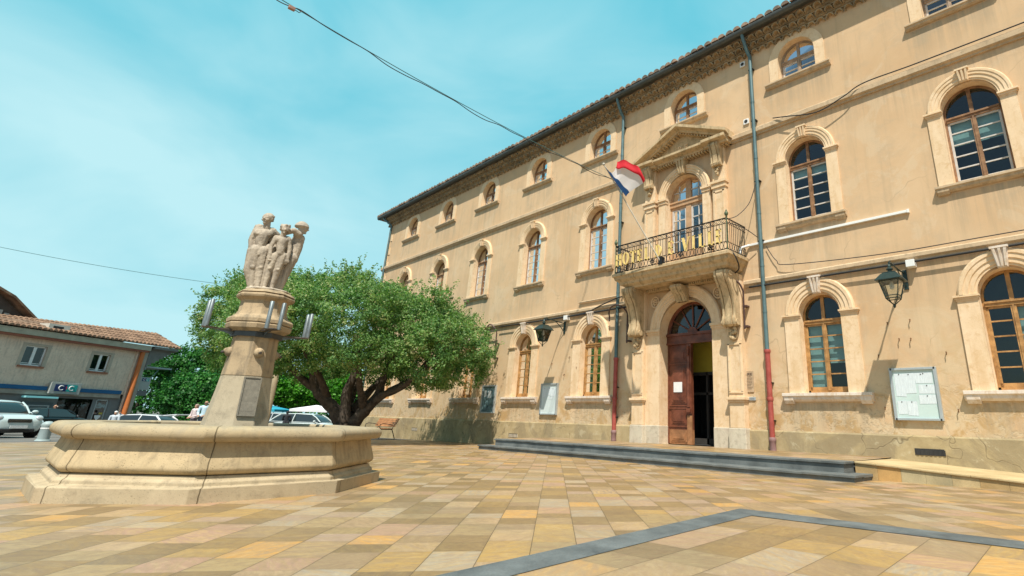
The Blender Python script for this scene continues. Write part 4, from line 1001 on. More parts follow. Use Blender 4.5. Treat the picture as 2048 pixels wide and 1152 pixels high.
for k in range(4):                                    # carved spout heads with a short pipe
    an = pa_+R(-8)+R(45)*0+k*PI/2 + R(22)
    d = Vector((math.cos(an), math.sin(an), 0)); e = Vector((-d.y, d.x, 0)); c0 = FC+d*.275+Vector((0, 0, .775))
    mb = MB(); mb.ball(tuple(c0), (.065, .065, .068), 12, 8); mb.ball(tuple(c0+d*.045+Vector((0, 0, .01))), (.035, .035, .04), 8, 6)
    mb.ball(tuple(c0+d*.05+e*.02+Vector((0, 0, .03))), .014, 6, 5); mb.ball(tuple(c0+d*.05-e*.02+Vector((0, 0, .03))), .014, 6, 5)
    o = mb.build('spout_head', FCOL, FT, True)
    mb = MB(); mb.tube([tuple(c0+d*.05), tuple(c0+d*.10-Vector((0, 0, .01)))], [.02, .016], 8); mb.build('spout_pipe', STEELD, o)
# plaque on the face towards the camera
an = pa_+R(14); d = Vector((math.cos(an), math.sin(an), 0)); e = Vector((-d.y, d.x, 0))
mb = MB()
def pl(b, z, o): # on the cut corner face, leaning with the flare
    h = .275+(.345-.275)*max(0, (.455-z)/.615)**1.3; return tuple(FC+d*(h*1.5/math.sqrt(2)+o)+e*b+Vector((0, 0, z)))
mb.loft([[pl(-.095, -.05, .012), pl(.095, -.05, .012), pl(.095, .43, .012), pl(-.095, .43, .012)], [pl(-.095, -.05, .022), pl(.095, -.05, .022), pl(.095, .43, .022), pl(-.095, .43, .022)]])
for a, b2, z0, z1 in ((-.105, -.09, -.06, .44), (.09, .105, -.06, .44), (-.105, .105, .43, .445), (-.105, .105, -.06, -.045)):
    mb.loft([[pl(a, z0, .01), pl(b2, z0, .01), pl(b2, z1, .01), pl(a, z1, .01)], [pl(a, z0, .032), pl(b2, z0, .032), pl(b2, z1, .032), pl(a, z1, .032)]])
o = mb.build('plaque', M('grey_engraved_plate', (.21, .19, .15), .7, .2, 20, .4, 120, .2), FT)
mb = MB()
for i in range(15):
    z = .39-.028*i; n = 5+i % 3; x = -.075
    while x < .07:
        L_ = rnd.uniform(.012, .03); mb.loft([[pl(x, z, .0225), pl(min(x+L_, .075), z, .0225), pl(min(x+L_, .075), z+.010, .0225), pl(x, z+.010, .0225)], [pl(x, z, .0235), pl(min(x+L_, .075), z, .0235), pl(min(x+L_, .075), z+.010, .0235), pl(x, z+.010, .0235)]]); x += L_+.007
mb.build('inscription', M('worn_inscription', (.13, .115, .09), .8, .1, 5, .1, 50, 0), o)

# ================================================================ bodies grown from joints
def capsule(mb, a, ra, b, rb, n=12):
    a, b = Vector(a), Vector(b); d = b-a; L = d.length
    if L < 1e-5: mb.ball(tuple(a), ra, n, 8); return
    d.normalize(); up = Vector((0, 0, 1)) if abs(d.z) < .9 else Vector((1, 0, 0)); x = d.cross(up).normalized(); y = x.cross(d)
    rings = []
    for i in range(5): th = PI/2*(1-i/4)*.97; rings.append((a-d*ra*math.sin(th), ra*math.cos(th)))
    for i in range(5): th = PI/2*(i/4)*.97; rings.append((b+d*rb*math.sin(th), rb*math.cos(th)))
    mb.loft([[tuple(c+(x*math.cos(2*PI*k/n)+y*math.sin(2*PI*k/n))*r) for k in range(n)] for c, r in rings])
ROUGH = bpy.data.textures.new('weathering', 'CLOUDS'); ROUGH.noise_scale = .035; ROUGH.noise_depth = 3
def blob(name, shapes, voxel, mat, parent, sm=3, local=True, rough=0.0, fat=1.0):
    mb = MB(); F_at = lambda r: tuple(q*fat for q in r) if isinstance(r, (tuple, list)) else r*fat
    shapes = [('c', q[1], F_at(q[2]), q[3], F_at(q[4])) if q[0] == 'c' else ('b', q[1], F_at(q[2])) for q in shapes]
    for s in shapes:
        if s[0] == 'c': capsule(mb, *s[1:])
        else: mb.ball(s[1], s[2], 14, 10)
    o = mb.build(name, mat, parent, True, local=local, angle=180)
    r = o.modifiers.new('remesh', 'REMESH'); r.mode = 'VOXEL'; r.voxel_size = voxel; r.use_smooth_shade = True
    k = o.modifiers.new('smooth', 'SMOOTH'); k.iterations = sm; k.factor = .5
    if rough:
        dp = o.modifiers.new('weathering', 'DISPLACE'); dp.texture = ROUGH; dp.strength = rough; dp.mid_level = .5; dp.texture_coords = 'LOCAL'
    return o
STAT = mat_stone('carved_statue_stone', (0.38, 0.32, 0.245), (0.55, 0.47, 0.37), (0.19, 0.16, 0.13), 0.5, None, (.45, 1.2, (.27, .24, .205)), .7)
SG = empty('statue_group', tuple(FC+Vector((0, 0, 1.66))), math.atan2(u_.y, u_.x), label='carved stone group of four bare figures standing back to back on the fountain pedestal', cat='statue')
# local frame: x = right in the picture, y = away from the camera, z up from the cap
def S_(x, z, y=0.0): return (x, y, z-1.66)
def hand(sh, w, dirv, side, L=.085, r=.013):
    """palm, four unequal fingers and a thumb, slightly curled"""
    w = Vector(w); d = Vector(dirv).normalized(); s_ = Vector(side).normalized(); nrm = d.cross(s_)
    sh.append(('c', tuple(w), r*1.5, tuple(w+d*L*.45), r*1.7))
    for i, (o, l) in enumerate(((-.9, .46), (-.3, .55), (.3, .52), (.9, .42))):
        b0 = w+d*L*.5+s_*o*r*1.35; m0 = b0+d*L*l*.5+nrm*.004; e0 = m0+d*L*l*.42+nrm*L*.14
        sh.append(('c', tuple(b0), r*.72, tuple(m0), r*.62)); sh.append(('c', tuple(m0), r*.62, tuple(e0), r*.5))
    t0 = w+d*L*.12-s_*r*1.5; t1 = t0+d*L*.28-s_*r*1.0; sh.append(('c', tuple(t0), r*.8, tuple(t1), r*.65)); sh.append(('c', tuple(t1), r*.65, tuple(t1+d*L*.2+s_*r*.2), r*.5))
def face(sh, c, f, up, s, hair=None):
    """head centred at c looking along f; s = half head height"""
    c, f, up = Vector(c), Vector(f).normalized(), Vector(up).normalized(); r = f.cross(up).normalized()
    P = lambda a, b, z: tuple(c+f*a*s+r*b*s+up*z*s)
    sh.append(('c', P(-.12, 0, .28), .66*s, P(.05, 0, .22), .64*s)); sh.append(('c', P(.10, 0, -.1), .50*s, P(.30, 0, -.62), .30*s))
    sh.append(('c', P(.48, -.30, .10), .17*s, P(.48, .30, .10), .17*s))                         # brow
    sh.append(('c', P(.66, 0, .05), .09*s, P(.80, 0, -.20), .13*s)); sh.append(('c', P(.70, -.08, -.24), .08*s, P(.70, .08, -.24), .08*s))  # nose
    for q in (-1, 1):
        sh.append(('b', P(.42, .30*q, -.22), (.22*s,)*3)); sh.append(('b', P(.555, .23*q, -.02), (.085*s,)*3))   # cheek, eye
        sh.append(('c', P(-.02, .62*q, .12), .11*s, P(.0, .60*q, -.14), .08*s))                  # ear
    sh.append(('c', P(.60, -.14, -.43), .07*s, P(.60, .14, -.43), .07*s)); sh.append(('c', P(.58, -.11, -.52), .07*s, P(.58, .11, -.52), .07*s)) # lips
    sh.append(('b', P(.50, 0, -.74), (.17*s,)*3))                                                # chin
    sh.append(('c', tuple(c-up*.35*s-f*.12*s), .40*s, tuple(c-up*1.25*s-f*.2*s), .46*s))         # neck
sh = []   # the man on the left, head turned to the left
face(sh, S_(-.232, 2.755, -.05), (-.55, -.83, .05), (0, 0, 1), .108)
sh.append(('b', S_(-.223, 2.795, -.036), (.072, .075, .066)))
for k in range(18):
    a = rnd.uniform(0, 2*PI); q = Vector((math.cos(a), math.sin(a), 0))
    if q.x*-.55+q.y*-.83 < .25: sh.append(('b', (-.225+q.x*.062, -.04+q.y*.062, 2.755-1.66+rnd.uniform(-.01, .07)), (.018, .018, .018)))
sh += [('c', S_(-.325, 2.575, 0), .052, S_(-.135, 2.60, 0), .056), ('c', S_(-.30, 2.53, -.03), .062, S_(-.18, 2.54, -.035), .066), ('b', S_(-.285, 2.51, -.068), (.05, .03, .035)), ('b', S_(-.185, 2.52, -.07), (.05, .03, .035)),
       ('c', S_(-.24, 2.50, -.01), .098, S_(-.24, 2.38, -.01), .078), ('c', S_(-.24, 2.42, -.055), .036, S_(-.238, 2.31, -.05), .04), ('c', S_(-.285, 2.28, -.0), .072, S_(-.19, 2.29, -.0), .076),
       ('c', S_(-.275, 2.26, -.03), .078, S_(-.262, 2.0, -.035), .056), ('c', S_(-.185, 2.26, -.035), .080, S_(-.165, 2.0, -.04), .058), ('c', S_(-.262, 2.0, -.035), .056, S_(-.215, 1.73, -.03), .036),
       ('c', S_(-.165, 2.0, -.04), .060, S_(-.142, 1.73, -.05), .038), ('b', S_(-.262, 1.99, -.085), (.03, .02, .03)), ('b', S_(-.165, 2.0, -.09), (.03, .02, .03)),
       ('c', S_(-.212, 1.69, -.03), .036, S_(-.215, 1.675, -.13), .026), ('c', S_(-.142, 1.69, -.05), .036, S_(-.135, 1.675, -.15), .026),
       ('c', S_(-.222, 2.235, -.085), .022, S_(-.222, 2.185, -.095), .018),
       ('c', S_(-.335, 2.57, .0), .046, S_(-.365, 2.42, .02), .040), ('c', S_(-.365, 2.42, .02), .040, S_(-.335, 2.22, .0), .032), ('c', S_(-.335, 2.25, .0), .05, S_(-.31, 1.95, .0), .056), ('c', S_(-.31, 1.95, .0), .056, S_(-.225, 1.70, .01), .034),
       ('c', S_(-.13, 2.595, .0), .054, S_(-.07, 2.56, .03), .05)]
blob('male_figure', sh, .0078, STAT, SG, 2, rough=.008, fat=1.0)
sh = []   # the child in front
face(sh, S_(.015, 2.62, -.165), (.12, -.98, -.1), (.02, 0, 1), .088)
for k in range(40):
    a = rnd.uniform(0, 2*PI); z = rnd.uniform(-.25, .85); q = Vector((math.cos(a)*.66, math.sin(a)*.62, z))
    if q.y > -.38 or z > .55: sh.append(('b', (.015+q.x*.078, -.165+q.y*.074, 2.62-1.66+q.z*.078), (.02, .02, .024)))
sh += [('c', S_(-.062, 2.475, -.14), .036, S_(.085, 2.49, -.14), .038), ('c', S_(-.025, 2.44, -.15), .056, S_(.05, 2.45, -.15), .056), ('c', S_(.015, 2.43, -.145), .07, S_(.022, 2.32, -.15), .062), ('c', S_(.025, 2.31, -.17), .05, S_(.03, 2.24, -.16), .056),
       ('c', S_(-.01, 2.20, -.14), .058, S_(.07, 2.21, -.14), .060), ('c', S_(-.022, 2.18, -.14), .062, S_(-.052, 1.98, -.15), .042), ('c', S_(.065, 2.19, -.14), .064, S_(.048, 1.98, -.155), .044),
       ('c', S_(-.052, 1.98, -.15), .044, S_(-.062, 1.73, -.135), .028), ('c', S_(.048, 1.98, -.155), .046, S_(.03, 1.73, -.135), .030), ('c', S_(-.062, 1.695, -.135), .03, S_(-.068, 1.675, -.235), .02), ('c', S_(.03, 1.695, -.135), .03, S_(.03, 1.675, -.24), .02),
       ('b', S_(-.052, 1.985, -.19), (.022, .016, .024)), ('b', S_(.048, 1.985, -.195), (.022, .016, .024)),
       ('c', S_(-.07, 2.475, -.14), .036, S_(-.105, 2.32, -.15), .029), ('c', S_(-.105, 2.32, -.15), .029, S_(-.092, 2.19, -.18), .022), ('c', S_(.095, 2.485, -.14), .036, S_(.138, 2.32, -.14), .029), ('c', S_(.138, 2.32, -.14), .029, S_(.14, 2.18, -.16), .022)]
hand(sh, S_(-.092, 2.18, -.18), (.1, -.1, -1), (1, .2, 0), .085, .013); hand(sh, S_(.14, 2.17, -.16), (-.25, -.1, -1), (-1, .2, .2), .085, .013)
blob('child_figure', sh, .0078, STAT, SG, 2, rough=.008, fat=1.0)
sh = []   # the figure on the right in profile, bowl of hair
face(sh, S_(.205, 2.745, .02), (.96, -.25, -.05), (0, 0, 1), .106)
for k in range(90):
    a = 2*PI*k/30; z = (.18, .48, .72)[k//30]; rr_ = (.86, .74, .5)[k//30]
    sh.append(('b', (.19+math.cos(a)*rr_*.092, .025+math.sin(a)*rr_*.088, 2.745-1.66+z*.092+.012*math.cos(a)*0-.015*(math.cos(a) > .2)*0), (.024, .024, .022)))
sh.append(('b', S_(.185, 2.80, .025), (.072, .07, .05)))
sh += [('c', S_(.17, 2.60, -.02), .066, S_(.19, 2.59, .09), .064), ('c', S_(.185, 2.54, .03), .085, S_(.19, 2.38, .03), .084), ('c', S_(.19, 2.36, .02), .078, S_(.175, 2.22, .02), .084),
       ('c', S_(.175, 2.22, -.03), .080, S_(.155, 2.0, -.03), .060), ('c', S_(.175, 2.22, .07), .080, S_(.15, 2.0, .07), .060), ('c', S_(.155, 2.0, -.03), .060, S_(.13, 1.73, -.02), .040), ('c', S_(.15, 2.0, .07), .058, S_(.12, 1.73, .06), .038),
       ('c', S_(.13, 1.70, -.02), .038, S_(.185, 1.675, -.07), .026), ('c', S_(.12, 1.70, .06), .036, S_(.18, 1.675, .06), .026),
       ('c', S_(.17, 2.61, -.05), .054, S_(.10, 2.645, -.10), .042), ('c', S_(.10, 2.645, -.10), .042, S_(-.02, 2.57, -.08), .034),
       ('c', S_(.225, 2.59, .07), .052, S_(.235, 2.42, .10), .044), ('c', S_(.235, 2.42, .10), .044, S_(.225, 2.22, .10), .036)]
sh = [tuple((q[0]+.035*q[2], q[1], q[2]) if isinstance(q, tuple) and i in ((1, 3) if s_[0] == 'c' else (1,)) else q for i, q in enumerate(s_)) for s_ in sh]
blob('bowl_haired_figure', sh, .0078, STAT, SG, 2, rough=.008, fat=1.0)
sh = []   # the figure behind, only its head and shoulder show on the left
face(sh, S_(-.315, 2.63, .14), (-.9, .3, 0), (0, 0, 1), .09)
for k in range(30):
    a = rnd.uniform(0, 2*PI); z = rnd.uniform(.1, .8); sh.append(('b', (-.31+math.cos(a)*.05, .145+math.sin(a)*.05, 2.63-1.66+z*.07), (.022, .022, .022)))
sh += [('c', S_(-.30, 2.50, .12), .06, S_(-.17, 2.50, .16), .06), ('c', S_(-.24, 2.45, .13), .09, S_(-.23, 2.25, .12), .085), ('c', S_(-.26, 2.22, .10), .075, S_(-.22, 1.70, .09), .04), ('c', S_(-.18, 2.22, .12), .075, S_(-.16, 1.70, .11), .04), ('c', S_(-.22, 1.69, .09), .04, S_(-.26, 1.675, .16), .026), ('c', S_(-.16, 1.69, .11), .04, S_(-.16, 1.675, .19), .026),
       ('c', S_(-.3, 2.5, .12), .048, S_(-.345, 2.36, .1), .04), ('c', S_(-.345, 2.36, .1), .04, S_(-.31, 2.2, .08), .032)]
blob('rear_figure', sh, .009, STAT, SG, 2, rough=.008, fat=1.0)
sh = [('c', S_(-.1, 2.48, .07), .08, S_(.1, 2.48, .07), .08), ('c', S_(-.08, 2.2, .05), .11, S_(.08, 2.2, .04), .12), ('c', S_(-.1, 2.3, .02), .11, S_(-.1, 1.74, .02), .10), ('c', S_(.07, 2.3, .02), .11, S_(.06, 1.74, .02), .11)]
blob('stone_core', sh, .015, STAT, SG, 3, rough=.012)
mb = MB(); mb.lathe([(.29, 0.0), (.30, .02), (.285, .035)], (0, 0, 0), 9); mb.build('statue_base', STAT, SG, local=True, bevel=.01)
# ================================================================ foliage
def leaves(name, pos, nrm, size, mat, parent, seed=1, aspect=.45, rand=None, local_off=(0, 0, 0)):
    """one mesh of small folded leaf quads at pos, roughly facing nrm"""
    rg = np.random.default_rng(seed); n = len(pos)
    d = nrm+rg.normal(0, .75, (n, 3)); d /= np.linalg.norm(d, axis=1)[:, None]
    a = np.cross(d, rg.normal(0, 1, (n, 3))); a /= np.linalg.norm(a, axis=1)[:, None]; b = np.cross(d, a)
    sz = (size*rg.uniform(.6, 1.25, n))[:, None]
    p0 = pos-a*sz*.5; p2 = pos+a*sz*.5; p1 = pos+b*sz*aspect*.5+d*sz*.08; p3 = pos-b*sz*aspect*.5+d*sz*.08
    co = np.stack([p0, p1, p2, p3], 1).reshape(-1, 3)-np.array(local_off)
    me = bpy.data.meshes.new(name); me.vertices.add(4*n); me.vertices.foreach_set('co', co.astype(np.float32).ravel())
    me.loops.add(4*n); me.loops.foreach_set('vertex_index', np.arange(4*n, dtype=np.int32))
    me.polygons.add(n); me.polygons.foreach_set('loop_start', np.arange(0, 4*n, 4, dtype=np.int32)); me.polygons.foreach_set('loop_total', np.full(n, 4, np.int32))
    me.update(calc_edges=True)
    at = me.attributes.new('leafrand', 'FLOAT', 'FACE')
    rv = rg.uniform(0, 1, n) if rand is None else np.clip(rand+rg.normal(0, .16, n), 0, 1)
    at.data.foreach_set('value', rv.astype(np.float32))
    me.materials.append(mat)
    o = bpy.data.objects.new(name, me); COL.objects.link(o); o.parent = parent; return o
def crown_points(lumps, ncl, per, crad, seed, inner=.55, squash=.75, gaps=0.12):
    """leaf clumps over the outer shells of overlapping ellipsoids"""
    rg = np.random.default_rng(seed); L = np.array(lumps, float); vol = (L[:, 3]*L[:, 4]*L[:, 5])**(2/3); pr = vol/vol.sum()
    C = []; N = []
    while len(C) < ncl:
        i = rg.choice(len(L), p=pr); d = rg.normal(0, 1, 3); d /= np.linalg.norm(d)
        if d[2] < -.35 and rg.random() < .35: continue
        f = inner+(1-inner)*rg.random()**.45
        p = L[i, :3]+d*L[i, 3:]*f
        dep = 0
        for j in range(len(L)):
            q = (p-L[j, :3])/L[j, 3:]; dep = max(dep, 1-np.linalg.norm(q))
        if dep > .42 and rg.random() < .8: continue
        C.append(p); N.append(d)
    C = np.array(C); N = np.array(N)
    rc = crad*rg.uniform(.55, 1.3, len(C))
    idx = np.repeat(np.arange(len(C)), per)
    off = rg.normal(0, 1, (len(idx), 3)); off /= np.linalg.norm(off, axis=1)[:, None]; off *= (rg.random(len(idx))**.5)[:, None]
    off[:, 2] *= squash
    pos = C[idx]+off*rc[idx][:, None]; nrm = off+N[idx]*.5+np.array([0, 0, .35])
    tone = rg.uniform(.15, .85, len(C))[idx]
    return pos, nrm, tone
def sprigs(lumps, n, seed, L=.5, per=16, up=.8):
    rg = np.random.default_rng(seed); P = []; N = []
    Lm = np.array(lumps, float)
    for _ in range(n):
        i = rg.integers(len(Lm)); d = rg.normal(0, 1, 3); d[2] = abs(d[2])*up+.1; d /= np.linalg.norm(d)
        p = Lm[i, :3]+d*Lm[i, 3:]*rg.uniform(.92, 1.0); g = d+np.array([0, 0, .7])+rg.normal(0, .3, 3); g /= np.linalg.norm(g); l = L*rg.uniform(.4, 1.2)
        for k in range(per): P.append(p+g*l*k/per+rg.normal(0, .035, 3)); N.append(rg.normal(0, 1, 3))
    return np.array(P), np.array(N)
BARK = M('dark_grey_bark', (.045, .034, .026), .95, .4, 6, .4, 40, .9, c2=(.07, .055, .042))
BARKP = M('pale_bark', (.2, .16, .11), .95, .3, 5, .3, 40, .6)
def limb(mb, pts, r0, r1, n=9, seed=0):
    rg = random.Random(seed); P = [Vector(p) for p in pts]; Q = []
    for i in range(len(P)-1):
        for k in range(4):
            f = k/4; a = P[max(i-1, 0)]; b = P[i]; c = P[i+1]; d = P[min(i+2, len(P)-1)]
            q = 0.5*((2*b)+(c-a)*f+(2*a-5*b+4*c-d)*f*f+(3*b-a-3*c+d)*f**3); Q.append(q+Vector((rg.uniform(-1, 1), rg.uniform(-1, 1), 0))*r0*.07)
    Q.append(P[-1]); m_ = len(Q)
    mb.tube([tuple(q) for q in Q], [(r0+(r1-r0)*i/(m_-1))*(1+.08*math.sin(i*2.3+seed)) for i in range(m_)], n)
# ---- the large evergreen in front of the hall
TX, TY = 8.3, -5.2; TG = gz(TX, TY)
tu = Vector((.7309, .6819, 0)).normalized(); td = Vector((-tu.y, tu.x, 0))
def TP(u, d, z): q = Vector((TX, TY, 0))+tu*u+td*d; return (q.x, q.y, z)
TREE = empty('evergreen_oak_tree', (TX, TY, TG), label='large spreading evergreen tree with a forked dark trunk between the fountain and the hall', cat='tree')
mb = MB()
limb(mb, [TP(.05, 0, TG-.2), TP(.0, 0, -.75), TP(.02, 0, -.3)], .56, .42, 14, 1); mb.lathe([(.82, TG-.1), (.62, TG+.12), (.5, TG+.35)], (TX+.03, TY, 0), 14)
limb(mb, [TP(-.05, 0, -.6), TP(-.55, -.1, .2), TP(-1.2, -.2, .75), TP(-1.55, -.3, 1.5), TP(-1.9, -.4, 2.6)], .29, .11, 10, 2)
limb(mb, [TP(.05, .1, -.5), TP(-.3, .5, .5), TP(-.35, .9, 1.6), TP(-.6, 1.2, 3.0)], .27, .1, 10, 3)
limb(mb, [TP(.0, -.1, -.4), TP(-.1, -.2, .7), TP(.1, -.3, 1.7), TP(-.2, -.3, 3.2)], .25, .09, 10, 4)
limb(mb, [TP(.15, 0, -.5), TP(.62, .0, .15), TP(1.02, .1, .75), TP(1.15, .1, 1.45), TP(1.5, .3, 2.8)], .27, .1, 10, 5)
limb(mb, [TP(.75, .0, .25), TP(1.3, -.2, .75), TP(2.0, -.3, 1.05), TP(2.6, -.4, 1.5), TP(3.5, -.3, 2.4)], .18, .08, 9, 6)
limb(mb, [TP(1.6, -.25, .92), TP(2.2, .3, 1.5), TP(2.6, .8, 2.3)], .14, .06, 8, 7)
limb(mb, [TP(-1.3, -.2, .9), TP(-2.1, -.3, 1.4), TP(-3.2, -.4, 2.4)], .18, .07, 8, 8)
limb(mb, [TP(-.9, -.1, .6), TP(-.9, -.9, 1.3), TP(-1.3, -1.9, 2.4)], .17, .07, 8, 9)
limb(mb, [TP(.6, .0, .2), TP(.7, -1.0, 1.2), TP(.9, -2.0, 2.3)], .17, .07, 8, 10)
limb(mb, [TP(.0, .3, .1), TP(.5, 1.2, 1.4), TP(1.2, 2.2, 2.6)], .2, .08, 8, 11)
mb.build('trunk', BARK, TREE, True, angle=180)
LUMP = [(-.6, 0, 3.45, 4.3, 4.0, 2.0), (3.0, .2, 2.75, 2.35, 2.8, 1.65), (-4.0, 0, 3.3, 2.3, 2.8, 1.8), (-1.3, 0, 4.5, 2.4, 2.4, 1.15), (-4.6, .2, 4.5, 1.2, 1.5, .85), (2.2, 0, 3.75, 1.9, 2.0, 1.15),
        (4.1, -.1, 2.6, 1.35, 1.6, 1.2), (1.0, -.4, 4.4, 1.3, 1.4, .8), (-2.9, -1.0, 4.6, 1.1, 1.2, .8), (-5.5, 0, 3.1, 1.0, 1.3, 1.1), (.6, -2.6, 3.0, 2.0, 1.4, 1.5), (-2.6, -2.4, 3.0, 1.8, 1.5, 1.5), (3.3, -1.5, 2.2, 1.3, 1.2, .9), (-.3, 1.6, 2.3, 3.0, 1.8, 1.1), (-2.4, .8, 2.1, 1.6, 1.5, .9), (2.6, 1.2, 1.9, 1.7, 1.4, .9), (4.2, .2, 1.85, 1.1, 1.2, .8), (.2, -1.4, 2.5, 1.7, 1.3, .9), (-4.6, -.2, 2.2, 1.4, 1.4, .9), (-1.2, -2.2, 2.3, 1.5, 1.0, .9), (1.6, -2.0, 2.2, 1.4, 1.0, .85), (-3.2, -1.4, 2.0, 1.3, 1.1, .75)]
rg_ = np.random.default_rng(3)
for i in range(34):      # small bosses that break up the outline
    L_ = LUMP[rg_.integers(len(LUMP[:7]))]; d = rg_.normal(0, 1, 3); d[2] = abs(d[2])-.2; d /= np.linalg.norm(d); r = rg_.uniform(.45, .85)
    LUMP.append((L_[0]+d[0]*L_[3]*.86, L_[1]+d[1]*L_[4]*.86, L_[2]+d[2]*L_[5]*.86, r, r, r*.8))
WL = [(*TP(a, b, c), r1*.9, r2*.95, r3) for a, b, c, r1, r2, r3 in LUMP]
LEAFM = mat_leaf('evergreen_leaves', [(.045, .11, .034), (.095, .215, .062), (.165, .31, .092), (.25, .37, .125), (.41, .41, .19)], .43)
p_, n_, t_ = crown_points(WL, 3000, 60, .30, 5, .70)
sp_, sn_ = sprigs(WL, 1150, 8, .62, 22)
p_ = np.vstack([p_, sp_]); n_ = np.vstack([n_, sn_]); t_ = np.concatenate([t_, np.random.default_rng(2).uniform(.2, .8, len(sp_))])
keep = p_[:, 1] < -.12; p_, n_, t_ = p_[keep], n_[keep], t_[keep]
leaves('crown', p_, n_, .105, LEAFM, TREE, 11, .5, t_, (TX, TY, TG))

# ---- trees further away
LEAFB = mat_leaf('dark_green_leaves', [(.010, .065, .012), (.020, .115, .020), (.038, .17, .026), (.075, .25, .04)], .3)
LEAFV = mat_leaf('bright_plane_leaves', [(.03, .14, .008), (.055, .22, .012), (.09, .30, .02), (.14, .38, .04)], .42)
LEAFG = mat_leaf('yellow_green_leaves', [(.04, .11, .015), (.075, .17, .03), (.12, .23, .05), (.2, .27, .08)], .35)
def tree(name, x, y, lumps, h0, label, leafm, ncl, per, crad, size, seed, tr=.22, group=None, bark=None, cat='tree'):
    g = gz(x, y); o = empty(name, (x, y, g), label=label, cat=cat, group=group)
    mb = MB(); W = [(x+a, y+b, g+c, r1, r2, r3) for a, b, c, r1, r2, r3 in lumps]
    limb(mb, [(x, y, g-.1), (x+.05, y, g+h0*.5), (x, y+.05, g+h0)], tr, tr*.7, 9, seed)
    for i, L_ in enumerate(W[:6]): limb(mb, [(x, y, g+h0*.85), ((x+L_[0])/2, (y+L_[1])/2, (g+h0+L_[2])/2), (L_[0], L_[1], L_[2]+L_[5]*.3)], tr*.6, tr*.15, 6, seed+i)
    mb.build('trunk', bark or BARK, o, True, angle=180)
    p, n, t = crown_points(W, ncl, per, crad, seed, .68)
    sp, sn = sprigs(W, ncl//4, seed+1, crad*1.5, 10)
    leaves('crown', np.vstack([p, sp]), np.vstack([n, sn]), size, leafm, o, seed, .6, np.concatenate([t, np.full(len(sp), .6)]), (x, y, g)); return o
tree('broadleaf_tree', -32.6, -3.4, [(0, 0, 4.6, 3.2, 3.2, 2.6), (1.2, 1.5, 6.2, 2.0, 2.2, 1.5), (-1, -1.2, 5.6, 2.2, 2.2, 1.8), (1.6, -.2, 3.4, 2.6, 2.4, 1.8), (1.5, 2.4, 3.6, 2.2, 2.2, 2.0)], 2.4, 'tall dark green tree rising beside the tiled end of the bank', LEAFB, 650, 40, .55, .24, 31)
tree('broadleaf_tree', -17.4, -5.0, [(0, 0, 2.5, 2.3, 2.6, 1.7), (.6, 1.6, 3.0, 1.8, 1.8, 1.3), (.4, -1.5, 2.2, 1.6, 1.6, 1.5), (1.0, .4, 1.3, 2.0, 2.6, 1.0)], .9, 'low dense dark bush like tree below the pale canopy at the bank corner', LEAFB, 560, 40, .45, .2, 32)
tree('broadleaf_tree', -21.5, -2.4, [(0, 0, 4.4, 2.3, 2.3, 2.0), (.6, 1.0, 5.6, 1.5, 1.6, 1.1), (-.8, -.6, 5.2, 1.5, 1.5, 1.2)], 2.4, 'yellow green feathery tree seen to the left of the statue pedestal', LEAFG, 420, 36, .45, .18, 33)
k = 0
LB = ['pollarded bright green tree nearest the fountain pedestal on its right', 'pollarded bright green tree behind the pale round post', 'pollarded bright green tree seen through the fork of the big trunk', 'pollarded bright green tree closest to the hall corner']
for (x, y) in ((-20.5, 2.0), (-17.2, 4.6), (-13.6, 7.4), (-10.4, 10.2)):
    tree('pollarded_tree', x, y, [(0, 0, 2.95, 2.3, 2.3, 1.0), (.8, .9, 3.1, 1.6, 1.6, .9), (-.9, -.8, 2.9, 1.6, 1.6, .85), (.6, -1.0, 3.5, 1.3, 1.3, .8), (-.5, .7, 3.9, 1.3, 1.3, .8)], 1.9, LB[k], LEAFV, 380, 34, .40, .26, 41+k, .16, 'pollarded trees along the far car park', BARKP); k += 1
for i, (x, y, s_) in enumerate(((-38, 2, 1.1), (-36, 9, 1.2), (-33, 16, 1.15), (-28, 23, 1.2), (-44, -6, 1.2))):
    tree('broadleaf_tree', x, y, [(0, 0, 3.6*s_, 3.4, 3.4, 2.2*s_), (1, 1.5, 4.6*s_, 2.4, 2.4, 1.5), (-1, -1.6, 4.4*s_, 2.4, 2.4, 1.4), (1, -.5, 2.2, 3.0, 3.2, 1.4)], 2.0, ['distant dark tree behind the white stalls', 'distant dark tree behind the parked silver cars', 'distant dark tree behind the pollarded row', 'far dark tree behind the hall corner', 'distant dark tree behind the bank roof end'][i], LEAFB, 300, 30, .6, .34, 61+i)

# ================================================================ bench, posts, bollard
BENCHW = M('orange_brown_bench_slats', (.36, .145, .05), .55, .25, 3, .2, 50, .08, c2=(.42, .19, .075))
bx, by = 2.75, -1.1; g0 = gz(bx, by)+.03
BN = empty('park_bench', (bx, by, g0), label='wooden slat bench with curled black iron arms standing against the hall wall', cat='bench'); BN.scale = (1.18, 1.12, 1.06)
mb = MB(); [mb.box(-.95, .95, -.48+.095*i, -.40+.095*i, .43, .465) for i in range(5)]; mb.build('seat', BENCHW, BN, local=True, bevel=.006)
mb = MB()
for i in range(4):
    z = .55+.095*i; y = .0+.045*i; mb.add([(-.95, y, z), (.95, y, z), (.95, y+.035, z+.08), (-.95, y+.035, z+.08), (-.95, y+.03, z-.01), (.95, y+.03, z-.01), (.95, y+.065, z+.07), (-.95, y+.065, z+.07)], [(0, 1, 2, 3), (7, 6, 5, 4), (0, 4, 5, 1), (3, 2, 6, 7), (0, 3, 7, 4), (1, 5, 6, 2)])
mb.build('backrest', BENCHW, BN, local=True)
